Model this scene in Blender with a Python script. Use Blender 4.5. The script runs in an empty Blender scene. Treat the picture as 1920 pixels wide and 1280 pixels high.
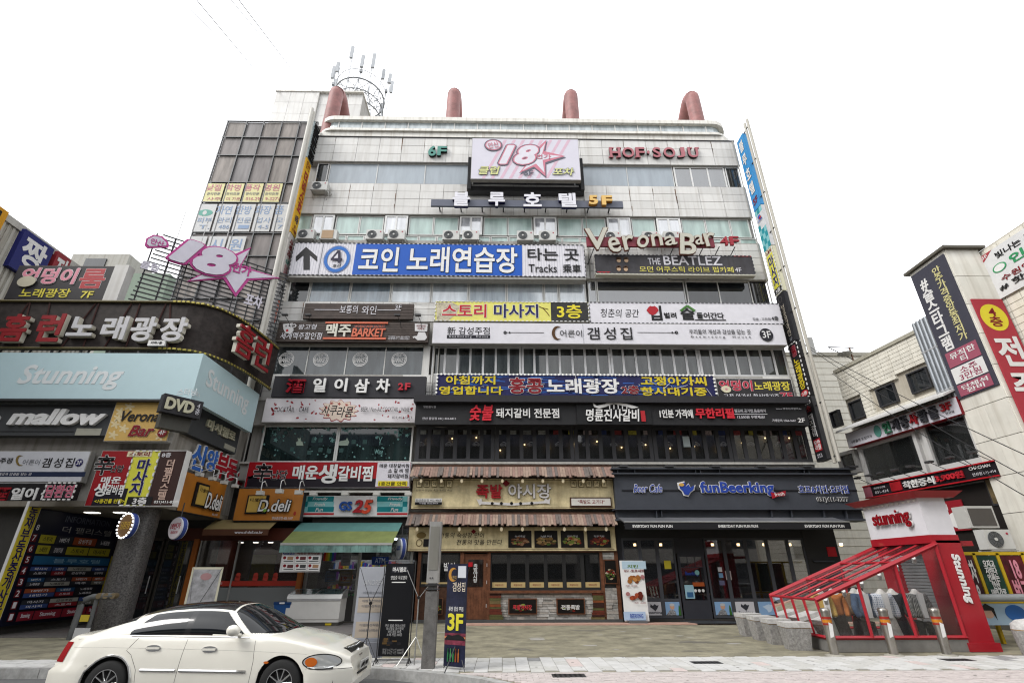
import bpy, math, random
from math import radians as rad, sin, cos, pi, sqrt
from mathutils import Vector, Matrix
random.seed(7)
SC = bpy.context.scene
COL = SC.collection
# ---------------------------------------------------------------- camera, sky, sun, exposure
EYE = Vector((0, 0, 1.7)); FOC = 943.5; PITCH = rad(24.62); YAW = rad(1.0); ROLL = rad(.108)
_f = Vector((sin(YAW)*cos(PITCH), cos(YAW)*cos(PITCH), sin(PITCH)))
_r = Vector((cos(YAW), -sin(YAW), 0)); _d = -_r.cross(_f)
_r2 = cos(ROLL)*_r + sin(ROLL)*_d; _d2 = -sin(ROLL)*_r + cos(ROLL)*_d
cam = bpy.data.cameras.new('camera'); co = bpy.data.objects.new('camera', cam); COL.objects.link(co)
cam.sensor_width = 36; cam.lens = 36*FOC/1920; cam.clip_end = 1500; cam.clip_start = .05
co.matrix_world = Matrix.Translation(EYE) @ Matrix((_r2, -_d2, -_f)).transposed().to_4x4()
SC.camera = co
SC.render.engine = 'CYCLES'; SC.cycles.filter_width = 1.15
W = bpy.data.worlds.new('World'); SC.world = W; W.use_nodes = True
nt = W.node_tree; nt.nodes.clear()
sky = nt.nodes.new('ShaderNodeTexSky'); sky.sky_type = 'NISHITA'; sky.sun_disc = False
sky.sun_elevation = rad(42); sky.sun_rotation = rad(238); sky.air_density = 1.0; sky.dust_density = 4; sky.ozone_density = 1
hs = nt.nodes.new('ShaderNodeHueSaturation'); hs.inputs['Saturation'].default_value = .12
mx = nt.nodes.new('ShaderNodeMixRGB'); mx.inputs[0].default_value = .8; mx.inputs[2].default_value = (8.6, 8.75, 9.0, 1)
bg = nt.nodes.new('ShaderNodeBackground'); bg.inputs[1].default_value = .15
ow = nt.nodes.new('ShaderNodeOutputWorld')
nt.links.new(sky.outputs[0], hs.inputs['Color']); nt.links.new(hs.outputs[0], mx.inputs[1])
nt.links.new(mx.outputs[0], bg.inputs[0]); nt.links.new(bg.outputs[0], ow.inputs[0])
sl = bpy.data.lights.new('sun', 'SUN'); sl.energy = 1.5; sl.angle = rad(22); sl.color = (1, .97, .93)
so = bpy.data.objects.new('sun', sl); COL.objects.link(so)
so.rotation_euler = (rad(48), 0, rad(-58)); so.location = (0, -5, 40)
SC.view_settings.view_transform = 'Standard'; SC.view_settings.look = 'None'
SC.view_settings.gamma = 1; SC.view_settings.exposure = .8; SC.view_settings.use_curve_mapping = False

# ---------------------------------------------------------------- wall planes measured from the photograph
def ray(px, py):
    return _r2*(px-960) + _d2*(py-640) + _f*FOC
class Plane:
    """a vertical wall plane: point o, horizontal direction u (left to right as seen), outward normal n"""
    def __init__(s, o, ang):
        s.o = Vector(o); s.ang = rad(ang); s.u = Vector((cos(s.ang), sin(s.ang), 0)); s.n = Vector((sin(s.ang), -cos(s.ang), 0))
    def at(s, px, py, out=0):
        d = ray(px, py); p0 = s.o + s.n*out
        t = (p0-EYE).dot(s.n)/d.dot(s.n); p = EYE + d*t
        return (p-s.o).dot(s.u), p.z
    def box(s, R, out=0):
        x0, y0, x1, y1 = R; xm = (x0+x1)/2; ym = (y0+y1)/2
        return s.at(x0, ym, out)[0], s.at(x1, ym, out)[0], s.at(xm, y1, out)[1], s.at(xm, y0, out)[1]
def ground(px, py, z=0):
    d = ray(px, py); t = (z-EYE.z)/d.z; return EYE + d*t

# ---------------------------------------------------------------- materials
MATS = {}
def mat(name, c=None, rough=.55, metal=0, var=.1, sc=2.5, dirt=.0, spec=.5, bump=0, emit=0, coat=0):
    if name in MATS: return MATS[name]
    m = bpy.data.materials.new(name); m.use_nodes = True; t = m.node_tree; N = t.nodes; L = t.links
    b = N['Principled BSDF']; b.inputs['Roughness'].default_value = rough; b.inputs['Metallic'].default_value = metal
    b.inputs['Specular IOR Level'].default_value = spec if c[1] > .06 or spec != .5 else .2; b.inputs['Coat Weight'].default_value = coat
    g = N.new('ShaderNodeNewGeometry')
    n = N.new('ShaderNodeTexNoise'); n.inputs['Scale'].default_value = sc; n.inputs['Detail'].default_value = 6; n.inputs['Roughness'].default_value = .65
    L.new(g.outputs['Position'], n.inputs['Vector'])
    mr = N.new('ShaderNodeMapRange'); mr.inputs[1].default_value = .25; mr.inputs[2].default_value = .75
    mr.inputs[3].default_value = 1-var*1.3; mr.inputs[4].default_value = 1+var*.7
    L.new(n.outputs['Fac'], mr.inputs[0])
    x = N.new('ShaderNodeVectorMath'); x.operation = 'SCALE'; x.inputs[0].default_value = c[:3]; L.new(mr.outputs[0], x.inputs['Scale'])
    out = x.outputs[0]
    if dirt:
        mp = N.new('ShaderNodeMapping'); mp.inputs['Scale'].default_value = (5.5, 5.5, .35); L.new(g.outputs['Position'], mp.inputs[0])
        n2 = N.new('ShaderNodeTexNoise'); n2.inputs['Scale'].default_value = 1; n2.inputs['Detail'].default_value = 5; L.new(mp.outputs[0], n2.inputs[0])
        r2 = N.new('ShaderNodeMapRange'); r2.inputs[1].default_value = .48; r2.inputs[2].default_value = .78; r2.inputs[3].default_value = 0; r2.inputs[4].default_value = dirt
        L.new(n2.outputs['Fac'], r2.inputs[0])
        mm = N.new('ShaderNodeMixRGB'); mm.inputs[2].default_value = (c[0]*.42, c[1]*.36, c[2]*.29, 1)
        L.new(r2.outputs[0], mm.inputs[0]); L.new(out, mm.inputs[1]); out = mm.outputs[0]
    L.new(out, b.inputs['Base Color'])
    if bump:
        n3 = N.new('ShaderNodeTexNoise'); n3.inputs['Scale'].default_value = 60; n3.inputs['Detail'].default_value = 3; L.new(g.outputs['Position'], n3.inputs[0])
        bp = N.new('ShaderNodeBump'); bp.inputs['Strength'].default_value = bump; bp.inputs['Distance'].default_value = .01
        L.new(n3.outputs['Fac'], bp.inputs['Height']); L.new(bp.outputs[0], b.inputs['Normal'])
    if emit:
        b.inputs['Emission Color'].default_value = (*c[:3], 1); b.inputs['Emission Strength'].default_value = emit
    MATS[name] = m; return m
def glass(name, body, refl, rough=.03, alpha=0, tint=(1, 1, 1), wav=.0, streak=0, ior=1.5):
    """pane: reflective coat over a body colour; alpha lets part of the view through"""
    if name in MATS: return MATS[name]
    m = bpy.data.materials.new(name); m.use_nodes = True; t = m.node_tree; N = t.nodes; L = t.links; N.clear()
    o = N.new('ShaderNodeOutputMaterial'); gl = N.new('ShaderNodeBsdfGlossy'); gl.inputs['Roughness'].default_value = rough; gl.inputs['Color'].default_value = (*tint, 1)
    df = N.new('ShaderNodeBsdfDiffuse'); g = N.new('ShaderNodeNewGeometry')
    n = N.new('ShaderNodeTexNoise'); n.inputs['Scale'].default_value = 1.3; n.inputs['Detail'].default_value = 5
    mp = N.new('ShaderNodeMapping'); mp.inputs['Scale'].default_value = (3, 3, .5); L.new(g.outputs['Position'], mp.inputs[0]); L.new(mp.outputs[0], n.inputs[0])
    mr = N.new('ShaderNodeMapRange'); mr.inputs[1].default_value = .3; mr.inputs[2].default_value = .7; mr.inputs[3].default_value = 1-streak; mr.inputs[4].default_value = 1+streak
    L.new(n.outputs['Fac'], mr.inputs[0])
    x = N.new('ShaderNodeVectorMath'); x.operation = 'SCALE'; x.inputs[0].default_value = body; L.new(mr.outputs[0], x.inputs['Scale']); L.new(x.outputs[0], df.inputs['Color'])
    src = df
    if alpha:
        tr = N.new('ShaderNodeBsdfTransparent'); tr.inputs[0].default_value = (*tint, 1); ma = N.new('ShaderNodeMixShader'); ma.inputs[0].default_value = alpha
        L.new(df.outputs[0], ma.inputs[1]); L.new(tr.outputs[0], ma.inputs[2]); src = ma
    mix = N.new('ShaderNodeMixShader')
    fr = N.new('ShaderNodeFresnel'); fr.inputs[0].default_value = ior
    ad = N.new('ShaderNodeMath'); ad.operation = 'ADD'; ad.use_clamp = True; ad.inputs[1].default_value = refl
    L.new(fr.outputs[0], ad.inputs[0]); L.new(ad.outputs[0], mix.inputs[0])
    L.new(src.outputs[0], mix.inputs[1]); L.new(gl.outputs[0], mix.inputs[2]); L.new(mix.outputs[0], o.inputs[0])
    if wav:
        n3 = N.new('ShaderNodeTexNoise'); n3.inputs['Scale'].default_value = .9; L.new(g.outputs['Position'], n3.inputs[0])
        bp = N.new('ShaderNodeBump'); bp.inputs['Strength'].default_value = wav; bp.inputs['Distance'].default_value = .05
        L.new(n3.outputs['Fac'], bp.inputs['Height']); L.new(bp.outputs[0], gl.inputs['Normal'])
    MATS[name] = m; return m
def C(h):
    """sRGB hex of a surface as it looks in flat daylight -> linear albedo"""
    v = [int(h[i:i+2], 16)/255 for i in (0, 2, 4)]
    return tuple((a/12.92 if a < .04 else ((a+.055)/1.055)**2.4)/1.6 for a in v)
def paint(h, rough=.5, var=.07, dirt=0, **k):
    return mat('paint_'+h+('_d' if dirt else ''), C(h), rough, var=var, dirt=dirt, **{'spec': .22, **k})

# ---------------------------------------------------------------- objects and meshes
def tag(o, label=None, cat=None, group=None, kind=None):
    for k, v in (('label', label), ('category', cat), ('group', group), ('kind', kind)):
        if v: o[k] = v
    return o
def thing(name, label, cat, loc=(0, 0, 0), rz=0, group=None):
    o = bpy.data.objects.new(name, None); COL.objects.link(o); o.location = loc; o.rotation_euler = (0, 0, rz); o.empty_display_size = .2
    return tag(o, label, cat, group)
def link(name, me, parent=None, loc=(0, 0, 0), rot=(0, 0, 0), kind=None, label=None):
    o = bpy.data.objects.new(name, me); COL.objects.link(o); o.location = loc; o.rotation_euler = rot
    if parent: o.parent = parent
    if kind: o['kind'] = kind
    if label: o['label'] = label
    return o
def dup(root, loc, rz=0, label=None, parent=None):
    r = root.copy(); COL.objects.link(r); r.location = loc; r.rotation_euler = (0, 0, rz)
    if label: r['label'] = label
    for ch in list(root.children):
        c = ch.copy(); COL.objects.link(c); c.parent = r
        for g in ch.children:
            d = g.copy(); COL.objects.link(d); d.parent = c
    return r
class MB:
    def __init__(s): s.v = []; s.f = []; s.sm = []
    def add(s, v, f, sm=False):
        n = len(s.v); s.v += [tuple(p) for p in v]; s.f += [tuple(i+n for i in q) for q in f]; s.sm += [sm]*len(f); return s
    def box(s, x0, x1, y0, y1, z0, z1):
        v = [(x, y, z) for z in (z0, z1) for y in (y0, y1) for x in (x0, x1)]
        return s.add(v, [(0, 2, 3, 1), (4, 5, 7, 6), (0, 1, 5, 4), (2, 6, 7, 3), (0, 4, 6, 2), (1, 3, 7, 5)])
    def prism(s, pts, y0, y1):
        """polygon in x,z (anticlockwise seen from -y) drawn out from y0 (front) to y1"""
        n = len(pts); v = [(x, y0, z) for x, z in pts] + [(x, y1, z) for x, z in pts]
        f = [tuple(range(n)), tuple(range(2*n-1, n-1, -1))] + [(i+n, (i+1) % n+n, (i+1) % n, i)[::1] for i in range(n)]
        return s.add(v, f)
    def tube(s, pts, r, n=8, cap=True, r1=None):
        pts = [Vector(p) for p in pts]; m = len(pts); vs = []
        for i, p in enumerate(pts):
            t = (pts[min(i+1, m-1)]-pts[max(i-1, 0)]).normalized()
            a = t.cross(Vector((0, 0, 1)) if abs(t.z) < .9 else Vector((1, 0, 0))).normalized(); b = t.cross(a)
            rr = r if r1 is None else r+(r1-r)*i/(m-1)
            vs += [p+(a*cos(2*pi*k/n)+b*sin(2*pi*k/n))*rr for k in range(n)]
        f = [(i*n+k, i*n+(k+1) % n, (i+1)*n+(k+1) % n, (i+1)*n+k) for i in range(m-1) for k in range(n)]
        s.add(vs, f, n > 5)
        if cap: s.add(vs[:n], [tuple(range(n-1, -1, -1))]); s.add(vs[-n:], [tuple(range(n))])
        return s
    def disc(s, cx, cz, r, y0, y1, n=24, rz=None):
        rz = rz or r
        return s.prism([(cx+r*cos(2*pi*k/n), cz+rz*sin(2*pi*k/n)) for k in range(n)], y0, y1)
    def ring(s, cx, cz, r, r2, y0, y1, n=28, k2=1):
        v = []; 
        for k in range(n):
            c, d = cos(2*pi*k/n), sin(2*pi*k/n)*k2
            v += [(cx+r*c, y0, cz+r*d), (cx+r2*c, y0, cz+r2*d), (cx+r*c, y1, cz+r*d), (cx+r2*c, y1, cz+r2*d)]
        f = []
        for k in range(n):
            a = 4*k; b = 4*((k+1) % n)
            f += [(a, a+1, b+1, b), (a, b, b+2, a+2), (a+1, a+3, b+3, b+1), (a+2, b+2, b+3, a+3)]
        return s.add(v, f)
    def lathe(s, prof, cx=0, cy=0, n=16, sy=1):
        v = []; m = len(prof)
        for r, z in prof: v += [(cx+r*cos(2*pi*k/n), cy+r*sy*sin(2*pi*k/n), z) for k in range(n)]
        f = [(i*n+k, i*n+(k+1) % n, (i+1)*n+(k+1) % n, (i+1)*n+k) for i in range(m-1) for k in range(n)]
        s.add(v, f, True); s.add(v[:n], [tuple(range(n-1, -1, -1))]); s.add(v[-n:], [tuple(range(n))]); return s
    def mesh(s, name, m=None):
        me = bpy.data.meshes.new(name); me.from_pydata(s.v, [], s.f); me.polygons.foreach_set('use_smooth', s.sm)
        if m: me.materials.append(m)
        me.update(); return me
    def build(s, name, m, parent=None, **k): return link(name, s.mesh(name, m), parent, **k)
def fixn(me):
    import bmesh
    b = bmesh.new(); b.from_mesh(me); bmesh.ops.recalc_face_normals(b, faces=b.faces); b.to_mesh(me); b.free(); return me
# text: a font curve turned to a mesh and fitted to a rectangle
TXT = {}
def glyphs(s, bold=0, shear=0, line=.9, space=1.0):
    key = (s, bold, shear, line, space)
    if key in TXT: return TXT[key]
    cu = bpy.data.curves.new('t', 'FONT'); cu.body = s; cu.size = 1; cu.offset = bold; cu.shear = shear; cu.space_line = line; cu.space_character = space
    cu.align_x = 'CENTER'; cu.resolution_u = 3; cu.extrude = .5
    o = bpy.data.objects.new('t', cu); me = bpy.data.meshes.new_from_object(o)
    v = [x.co.copy() for x in me.vertices]; f = [tuple(p.vertices) for p in me.polygons]
    bpy.data.objects.remove(o); bpy.data.meshes.remove(me); bpy.data.curves.remove(cu)
    if not v: v = [Vector((0, 0, 0)), Vector((1, 0, 0)), Vector((0, 1, 0))]; f = [(0, 1, 2)]
    bb = (min(a.x for a in v), max(a.x for a in v), min(a.y for a in v), max(a.y for a in v))
    TXT[key] = (v, f, bb); return TXT[key]
def text_mesh(name, s, x0, x1, z0, z1, y, ext, m, bold=0, shear=0, line=.9, rot=0, ref=None, space=1.0):
    """ref: bold value whose box is fitted to the rectangle (outlines grow beyond it)"""
    bold *= .62; ref = ref*.62 if ref is not None else None
    b0 = min(bold, .016); gr = bold-b0; v, f, bb = glyphs(s, b0, shear, line, space)
    if gr > 0: bb = (bb[0]-gr, bb[1]+gr, bb[2]-gr, bb[3]+gr)
    B = bb
    if ref is not None:
        r0 = min(ref, .016); q = glyphs(s, r0, shear, line, space)[2]; g_ = ref-r0; B = (q[0]-g_, q[1]+g_, q[2]-g_, q[3]+g_)
    sx = (x1-x0)/(B[1]-B[0]); sz = (z1-z0)/(B[3]-B[2]); cx = (x0+x1)/2; cz = (z0+z1)/2; bx = (B[0]+B[1])/2; bz = (B[2]+B[3])/2
    out = []; c, d = cos(rot), sin(rot); ff = []; n = 0 if gr <= 0 else 8 if gr < .05 else 12
    # heavier strokes: the letter is thickened by shifted copies fused into one slab
    for k in range(max(1, n)):
        ox, oz = (gr*cos(2*pi*k/n), gr*sin(2*pi*k/n)) if n else (0, 0); base = len(out); dy = k*.0003
        for p in v:
            a = (p.x-bx+ox)*sx; b = (p.y-bz+oz)*sz
            out.append((cx+a*c-b*d, y - dy - (p.z+.5)*ext, cz+a*d+b*c))
        ff += [tuple(i+base for i in q) for q in f] if base else f
    f = ff
    me = bpy.data.meshes.new(name); me.from_pydata(out, [], f); me.materials.append(m); me.update(); return me
class Sign:
    """a board on plane P whose front face covers pixel-measured rectangle R, out metres off the wall"""
    def __init__(s, label, P, R, m, out=.3, thick=.2, name='signboard', cat='sign', group=None, edge=None, back=True):
        s.P = P; s.out = out; s.R = R; a, b, z0, z1 = P.box(R, out)
        s.u0 = (a+b)/2; s.z0 = z0; p = P.o + P.u*s.u0 + P.n*out
        s.root = thing(name, label, cat, (p.x, p.y, z0), P.ang, group); s.w = b-a; s.h = z1-z0; s.k = 0
        if back:
            w, h = s.w/2, s.h
            MB().box(-w, w, 0, thick, 0, h).build('board', m, s.root)
            e = .022
            if edge: MB().box(-w-e, w+e, .01, thick-.01, -e, 0).box(-w-e, w+e, .01, thick-.01, h, h+e).box(-w-e, -w, .01, thick-.01, 0, h).box(w, w+e, .01, thick-.01, 0, h).build('trim', edge, s.root)
    def loc(s, R):
        a, b, c, d = s.P.box(R, s.out); return a-s.u0, b-s.u0, c-s.z0, d-s.z0
    def pt(s, x, y):
        a, z = s.P.at(x, y, s.out); return a-s.u0, z-s.z0
    def text(s, t, R, m, bold=.012, ext=.006, ol=None, shear=0, line=.9, rot=0, name='lettering', y=None, space=1.0):
        x0, x1, z0, z1 = s.loc(R); s.k += 1; y = -.002*s.k if y is None else y
        if ol:
            for mm, bb, d in ol:
                link('letter_outline', text_mesh('letter_outline', t, x0, x1, z0, z1, y, ext*d, mm, bb, shear, line, rot, bold, space), s.root)
        return link(name, text_mesh(name, t, x0, x1, z0, z1, y, ext, m, bold, shear, line, rot, None, space), s.root)
    def rect(s, R, m, ext=.004, name='panel', y=None):
        x0, x1, z0, z1 = s.loc(R); s.k += 1; y = -.002*s.k if y is None else y
        return MB().box(x0, x1, y-ext, y, z0, z1).build(name, m, s.root)
    def poly(s, pts, m, ext=.006, name='emblem', y=None):
        q = [s.pt(*p) for p in pts]; s.k += 1; y = -.002*s.k if y is None else y
        a = sum(q[i-1][0]*q[i][1]-q[i][0]*q[i-1][1] for i in range(len(q)))
        if a < 0: q = q[::-1]
        return MB().prism(q, y-ext, y).build(name, m, s.root)
    def disc(s, x, y_, rx, m, ext=.006, name='disc', ry=None, r2=None, y=None):
        cx, cz = s.pt(x, y_); r = abs(s.pt(x+rx, y_)[0]-cx); rz = abs(s.pt(x, y_-(ry or rx))[1]-cz); s.k += 1; y = -.002*s.k if y is None else y
        b = MB()
        if r2: b.ring(cx, cz, r*r2, r, y-ext, y, k2=rz/r)
        else: b.disc(cx, cz, r, y-ext, y, 28, rz)
        return b.build(name, m, s.root)
FY = 21.75
F = Plane((0, FY, 0), 0)
def slab(b, pts, z0, z1):
    """plan outline (x,y, anticlockwise from above) raised from z0 to z1"""
    n = len(pts); v = [(x, y, z0) for x, y in pts] + [(x, y, z1) for x, y in pts]
    return b.add(v, [tuple(range(n-1, -1, -1)), tuple(range(n, 2*n))] + [(i, (i+1) % n, (i+1) % n+n, i+n) for i in range(n)])
# ---------------------------------------------------------------- ground, pavement, kerb
ASPH = mat('asphalt', (.085, .085, .085), .9, var=.25, sc=9, bump=.5)
g = MB(); g.add([(-400, -400, -.17), (400, -400, -.17), (400, 400, -.17), (-400, 400, -.17)], [(0, 1, 2, 3)])
g.build('road', ASPH, kind='structure')
KERB = [(-80, 11.75), (-14, 11.75), (-11, 11.85), (-4.2, 11.95), (-3.0, 11.85), (-2.0, 11.5), (-1.1, 11.05), (-.3, 10.5), (.3, 9.8), (.7, 8.8), (.85, 7), (.9, 3), (.9, -3)]
PAVE = mat('plaza_ground', (.205, .188, .13), .85, var=.5, sc=1.6, bump=.8)
b = MB(); slab(b, KERB + [(80, -3), (80, 80), (-80, 80)], -.169, -.008)
b.build('plaza', PAVE, kind='structure')
kr = link('kerb', None, kind='structure') if False else thing('kerb', None, None); kr['kind'] = 'structure'
GRAN = mat('kerb_granite', (.3, .3, .29), .8, var=.3, sc=7, dirt=.3)
pts = []
for (x0, y0), (x1, y1) in zip(KERB[1:-1], KERB[2:]):
    L = sqrt((x1-x0)**2+(y1-y0)**2); n = max(1, round(L/.95))
    for i in range(n): pts.append((x0+(x1-x0)*i/n, y0+(y1-y0)*i/n))
pts.append(KERB[-1])
for p, q in zip(pts, pts[1:]):
    dx, dy = q[0]-p[0], q[1]-p[1]; L = sqrt(dx*dx+dy*dy); nx, ny = dy/L, -dx/L; e = .006/L
    a = (p[0]+dx*e, p[1]+dy*e); c = (q[0]-dx*e, q[1]-dy*e)
    slab(MB(), [(a[0]+nx*.09, a[1]+ny*.09), (c[0]+nx*.09, c[1]+ny*.09), (c[0]-nx*.1, c[1]-ny*.1), (a[0]-nx*.1, a[1]-ny*.1)], -.168, .012).build('kerb_stone', GRAN, kr) if False else None
    m = MB(); slab(m, [(a[0]+nx*.09, a[1]+ny*.09), (c[0]+nx*.09, c[1]+ny*.09), (c[0]-nx*.1, c[1]-ny*.1), (a[0]-nx*.1, a[1]-ny*.1)], -.168, .012)
    m.build('kerb_stone', GRAN, kr)
def kerb_y(x):
    for (x0, y0), (x1, y1) in zip(KERB, KERB[1:]):
        if x0 <= x <= x1 and x1 > x0: return y0+(y1-y0)*(x-x0)/(x1-x0)
    return -9
# white pavers laid lengthwise, staggered; the nearest 300 one by one
path = thing('footpath', None, None); path['kind'] = 'structure'
WT = [mat('paver_white', (.44, .437, .425), .85, var=.14, sc=4, bump=.3), mat('paver_pale', (.40, .395, .375), .85, var=.16, sc=5, bump=.3), mat('paver_pink', (.45, .38, .36), .85, var=.15, sc=5), mat('paver_grey', (.2, .2, .2), .85, var=.2, sc=5)]
R = random.Random(3); cells = []
for i in range(-56, 66):
    for j in range(4):
        x = i*.27; y0 = 11.16+j*.45+(.225 if i % 2 else 0)-.1; y1 = y0+.45
        y0 = max(y0, 11.14, kerb_y(x+.13)+.11, kerb_y(x)+.11, kerb_y(x+.27)+.11); y1 = min(y1, 12.93)
        if y1-y0 < .05: continue
        cells.append((abs(x-.5), x, y0, y1))
cells.sort(); rest = MB()
pm = {}
for k, (d, x, y0, y1) in enumerate(cells):
    z1 = .004+R.random()*.004; r = R.random(); m = WT[2] if r < .06 else WT[3] if r > .987 else WT[R.random() < .4]
    if k < 300: MB().box(x+.004, x+.264, y0+.004, y1-.004, -.008, z1).build('paver', m, path)
    else: rest.box(x+.004, x+.264, y0+.004, y1-.004, -.008, z1)
rest.build('paver_field', WT[0], path, kind='stuff')
pk = MB(); R = random.Random(5)
for j in range(16):
    for i in range(-5, 60):
        x = i*.22+(.11 if j % 2 else 0)-1; y = 11.08-.11*(j+1)
        if kerb_y(x+.1)+.12 > y or kerb_y(x)+.1 > y: continue
        pk.box(x+.003, x+.217, y+.003, y+.107, -.008, .001+R.random()*.005)
pk.build('pink_brick_field', mat('pink_brick', (.42, .375, .36), .85, var=.22, sc=7), path, kind='stuff')
MB().box(-.6, 40, 11.085, 11.135, -.008, .003).build('edging_strip', mat('edging', (.3, .29, .27), .9), path)
# worn repair patches on the plaza
pp = MB(); R = random.Random(11)
for i in range(16):
    x, y = R.uniform(-4, 7), R.uniform(13.4, 18.5); a = R.uniform(.08, .3)
    pts = [(x+a*cos(t)*R.uniform(.6, 1), y+a*.5*sin(t)*R.uniform(.6, 1)) for t in [k*pi/4 for k in range(8)]]
    slab(pp, pts, -.0075, -.004)
pp.build('worn_patch', mat('worn_patch', (.27, .26, .24), .9), kind='structure')
# cracks and damp stains on the plaza
R = random.Random(77); ck = MB()
for i in range(14):
    x, y = R.uniform(-9, 9), R.uniform(13.2, 19.5); a = R.uniform(-.5, .5); P0 = []
    for k in range(R.randint(5, 11)): P0.append((x, y, -.0068)); a += R.uniform(-.5, .5); x += .3*cos(a); y += .16*sin(a)
    for p, q in zip(P0, P0[1:]):
        w = R.uniform(.004, .011); ck.add([(p[0], p[1]-w, -.0066), (q[0], q[1]-w, -.0066), (q[0], q[1]+w, -.0066), (p[0], p[1]+w, -.0066)], [(0, 1, 2, 3)])
ck.build('crack', mat('crack_dark', (.06, .055, .05), .9), kind='structure')
dk = MB()
for i in range(22):
    x, y = R.uniform(-10, 9), R.uniform(13.1, 20); a = R.uniform(.15, .7)
    dk.add([(x+a*cos(t)*R.uniform(.6, 1), y+a*.45*sin(t)*R.uniform(.6, 1), -.0072+i*.00002) for t in [k*pi/7 for k in range(14)]], [tuple(range(14))])
dk.build('damp_stain', mat('damp_stain', (.13, .12, .095), .7, var=.4), kind='structure')
gm = MB()
for i in range(260):
    x, y = R.uniform(-3, 14), R.uniform(10.2, 20.5); a = R.uniform(.012, .035); z = .0075 if 11.1 < y < 12.95 or y < 11.05 else -.0055
    gm.add([(x+a*cos(t), y+a*sin(t), z) for t in [k*pi/3 for k in range(6)]], [tuple(range(6))])
gm.build('gum_spot', mat('gum_spot', (.12, .115, .105), .8), kind='stuff')
# pink granite doorstep strip and left tiled forecourt
MB().box(-1.6, 14, 20.35, 20.95, -.008, .03).build('doorstep_strip', mat('step_pink', (.36, .22, .17), .7, var=.2), kind='structure')
MB().box(-60, -4.6, 17.15, 22, -.0078, .012).build('forecourt', mat('forecourt_tile', (.12, .11, .105), .6, var=.3, sc=6), kind='structure')

# ---------------------------------------------------------------- the seven storey commercial building
BX0, BX1 = -11.15, 13.45
def Z(py, px=980): return F.at(px, py)[1]
zc = {k: Z(k) for k in (224, 232, 247, 259, 306.5, 346, 404, 452, 522, 567, 648, 703, 797, 866, 900)}
bld = thing('commercial_building', 'seven storey pale tiled building covered in shop signs', 'building', (0, FY, 0))
WALL = mat('wall_grout', (.30, .29, .27), .9, dirt=.5)
TILE = [mat('wall_tile_%s' % 'abc'[i], (v, v*.985, v*.945), .55, var=.07, sc=.8, dirt=.38) for i, v in enumerate((.50, .475, .53))]
def addb(name, x0, x1, y0, y1, z0, z1, m, **k): return MB().box(x0, x1, y0, y1, z0, z1).build(name, m, bld, **k)
addb('rear_wall', BX0, BX1, .45, 14, 4.0, zc[247], WALL)
addb('rear_wall', BX0-2.6, BX1, 5, 14, 0, 4.0, mat('room_back', (.10, .095, .09), .9))
bands = [(259, 306.5), (346, 404), (452, 522), (567, 648), (703, 797), (866, 900)]
for a, c in bands: addb('spandrel', BX0, BX1, .03, .45, zc[c], zc[a], WALL)
R = random.Random(1)
cols = [-8.496+1.283*i for i in range(-3, 18)]; cols = [BX0]+[c for c in cols if BX0+.15 < c < BX1-.15]+[BX1]
def panels(y0, y1, rows, x0=BX0, x1=BX1):
    za, zb = Z(y1), Z(y0)
    for r in range(rows):
        z0 = za+(zb-za)*r/rows; z1 = za+(zb-za)*(r+1)/rows
        for a, c in zip(cols, cols[1:]):
            if c < x0 or a > x1: continue
            MB().box(a+.011, c-.011, R.uniform(-.004, .004), .03, z0+.010, z1-.010).build('wall_panel', R.choice(TILE), bld)
panels(261, 306, 3); panels(347, 403.5, 4); panels(454, 521, 5, 3.0, BX1); panels(454, 521, 5, BX0, -10.6)
panels(568, 604, 3, BX0, -3.3); panels(703, 752, 3, BX0, -10.0); panels(703, 752, 3, -4.2, -3.2); panels(703, 750, 3, 12.4, BX1)
# roof storey: glazed strip with rounded ends, cap and ledge
def rounded(x0, x1, y0, y1, r, n=7):
    p = [(x0+r-r*cos(t), y0+r-r*sin(t)) for t in [pi/2*k/n for k in range(n+1)]]
    q = [(x1-r+r*sin(t), y0+r-r*cos(t)) for t in [pi/2*k/n for k in range(n+1)]]
    return p+q+[(x1, y1), (x0, y1)]
CAP = mat('cap_cream', (.60, .585, .54), .6, var=.1, dirt=.6)
b = MB(); slab(b, rounded(BX0+.1, BX1-.1, -.12, 8, 1.0), Z(231), Z(224.5)); b.build('roof_cap', CAP, bld)
b = MB(); slab(b, rounded(BX0+.3, BX1-.3, .08, 8, .95), Z(248), Z(231)-.003); b.build('glazed_strip', glass('roof_glass', (.30, .34, .35), .08, .2, streak=.35), bld)
b = MB(); slab(b, rounded(BX0+.1, BX1-.1, -.16, 8, 1.0), Z(251.5), Z(247.5)); b.build('roof_ledge', CAP, bld)
b = MB(); slab(b, rounded(BX0, BX1, -.03, 8, .7), Z(260), Z(251.5)-.003); b.build('roof_cornice', CAP, bld)
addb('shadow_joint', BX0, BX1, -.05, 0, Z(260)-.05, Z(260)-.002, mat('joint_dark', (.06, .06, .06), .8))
FR = mat('window_frame', (.50, .50, .48), .5, dirt=.3)
FRW = paint('f2f2f0', .4); FRD = mat('frame_dark', (.035, .035, .038), .5)
z0, z1 = Z(248), Z(231)
for i in range(17):
    x = BX0+1.35+i*1.36
    MB().box(x-.03, x+.03, .03, .075, z0, z1).build('mullion', FR, bld)
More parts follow.
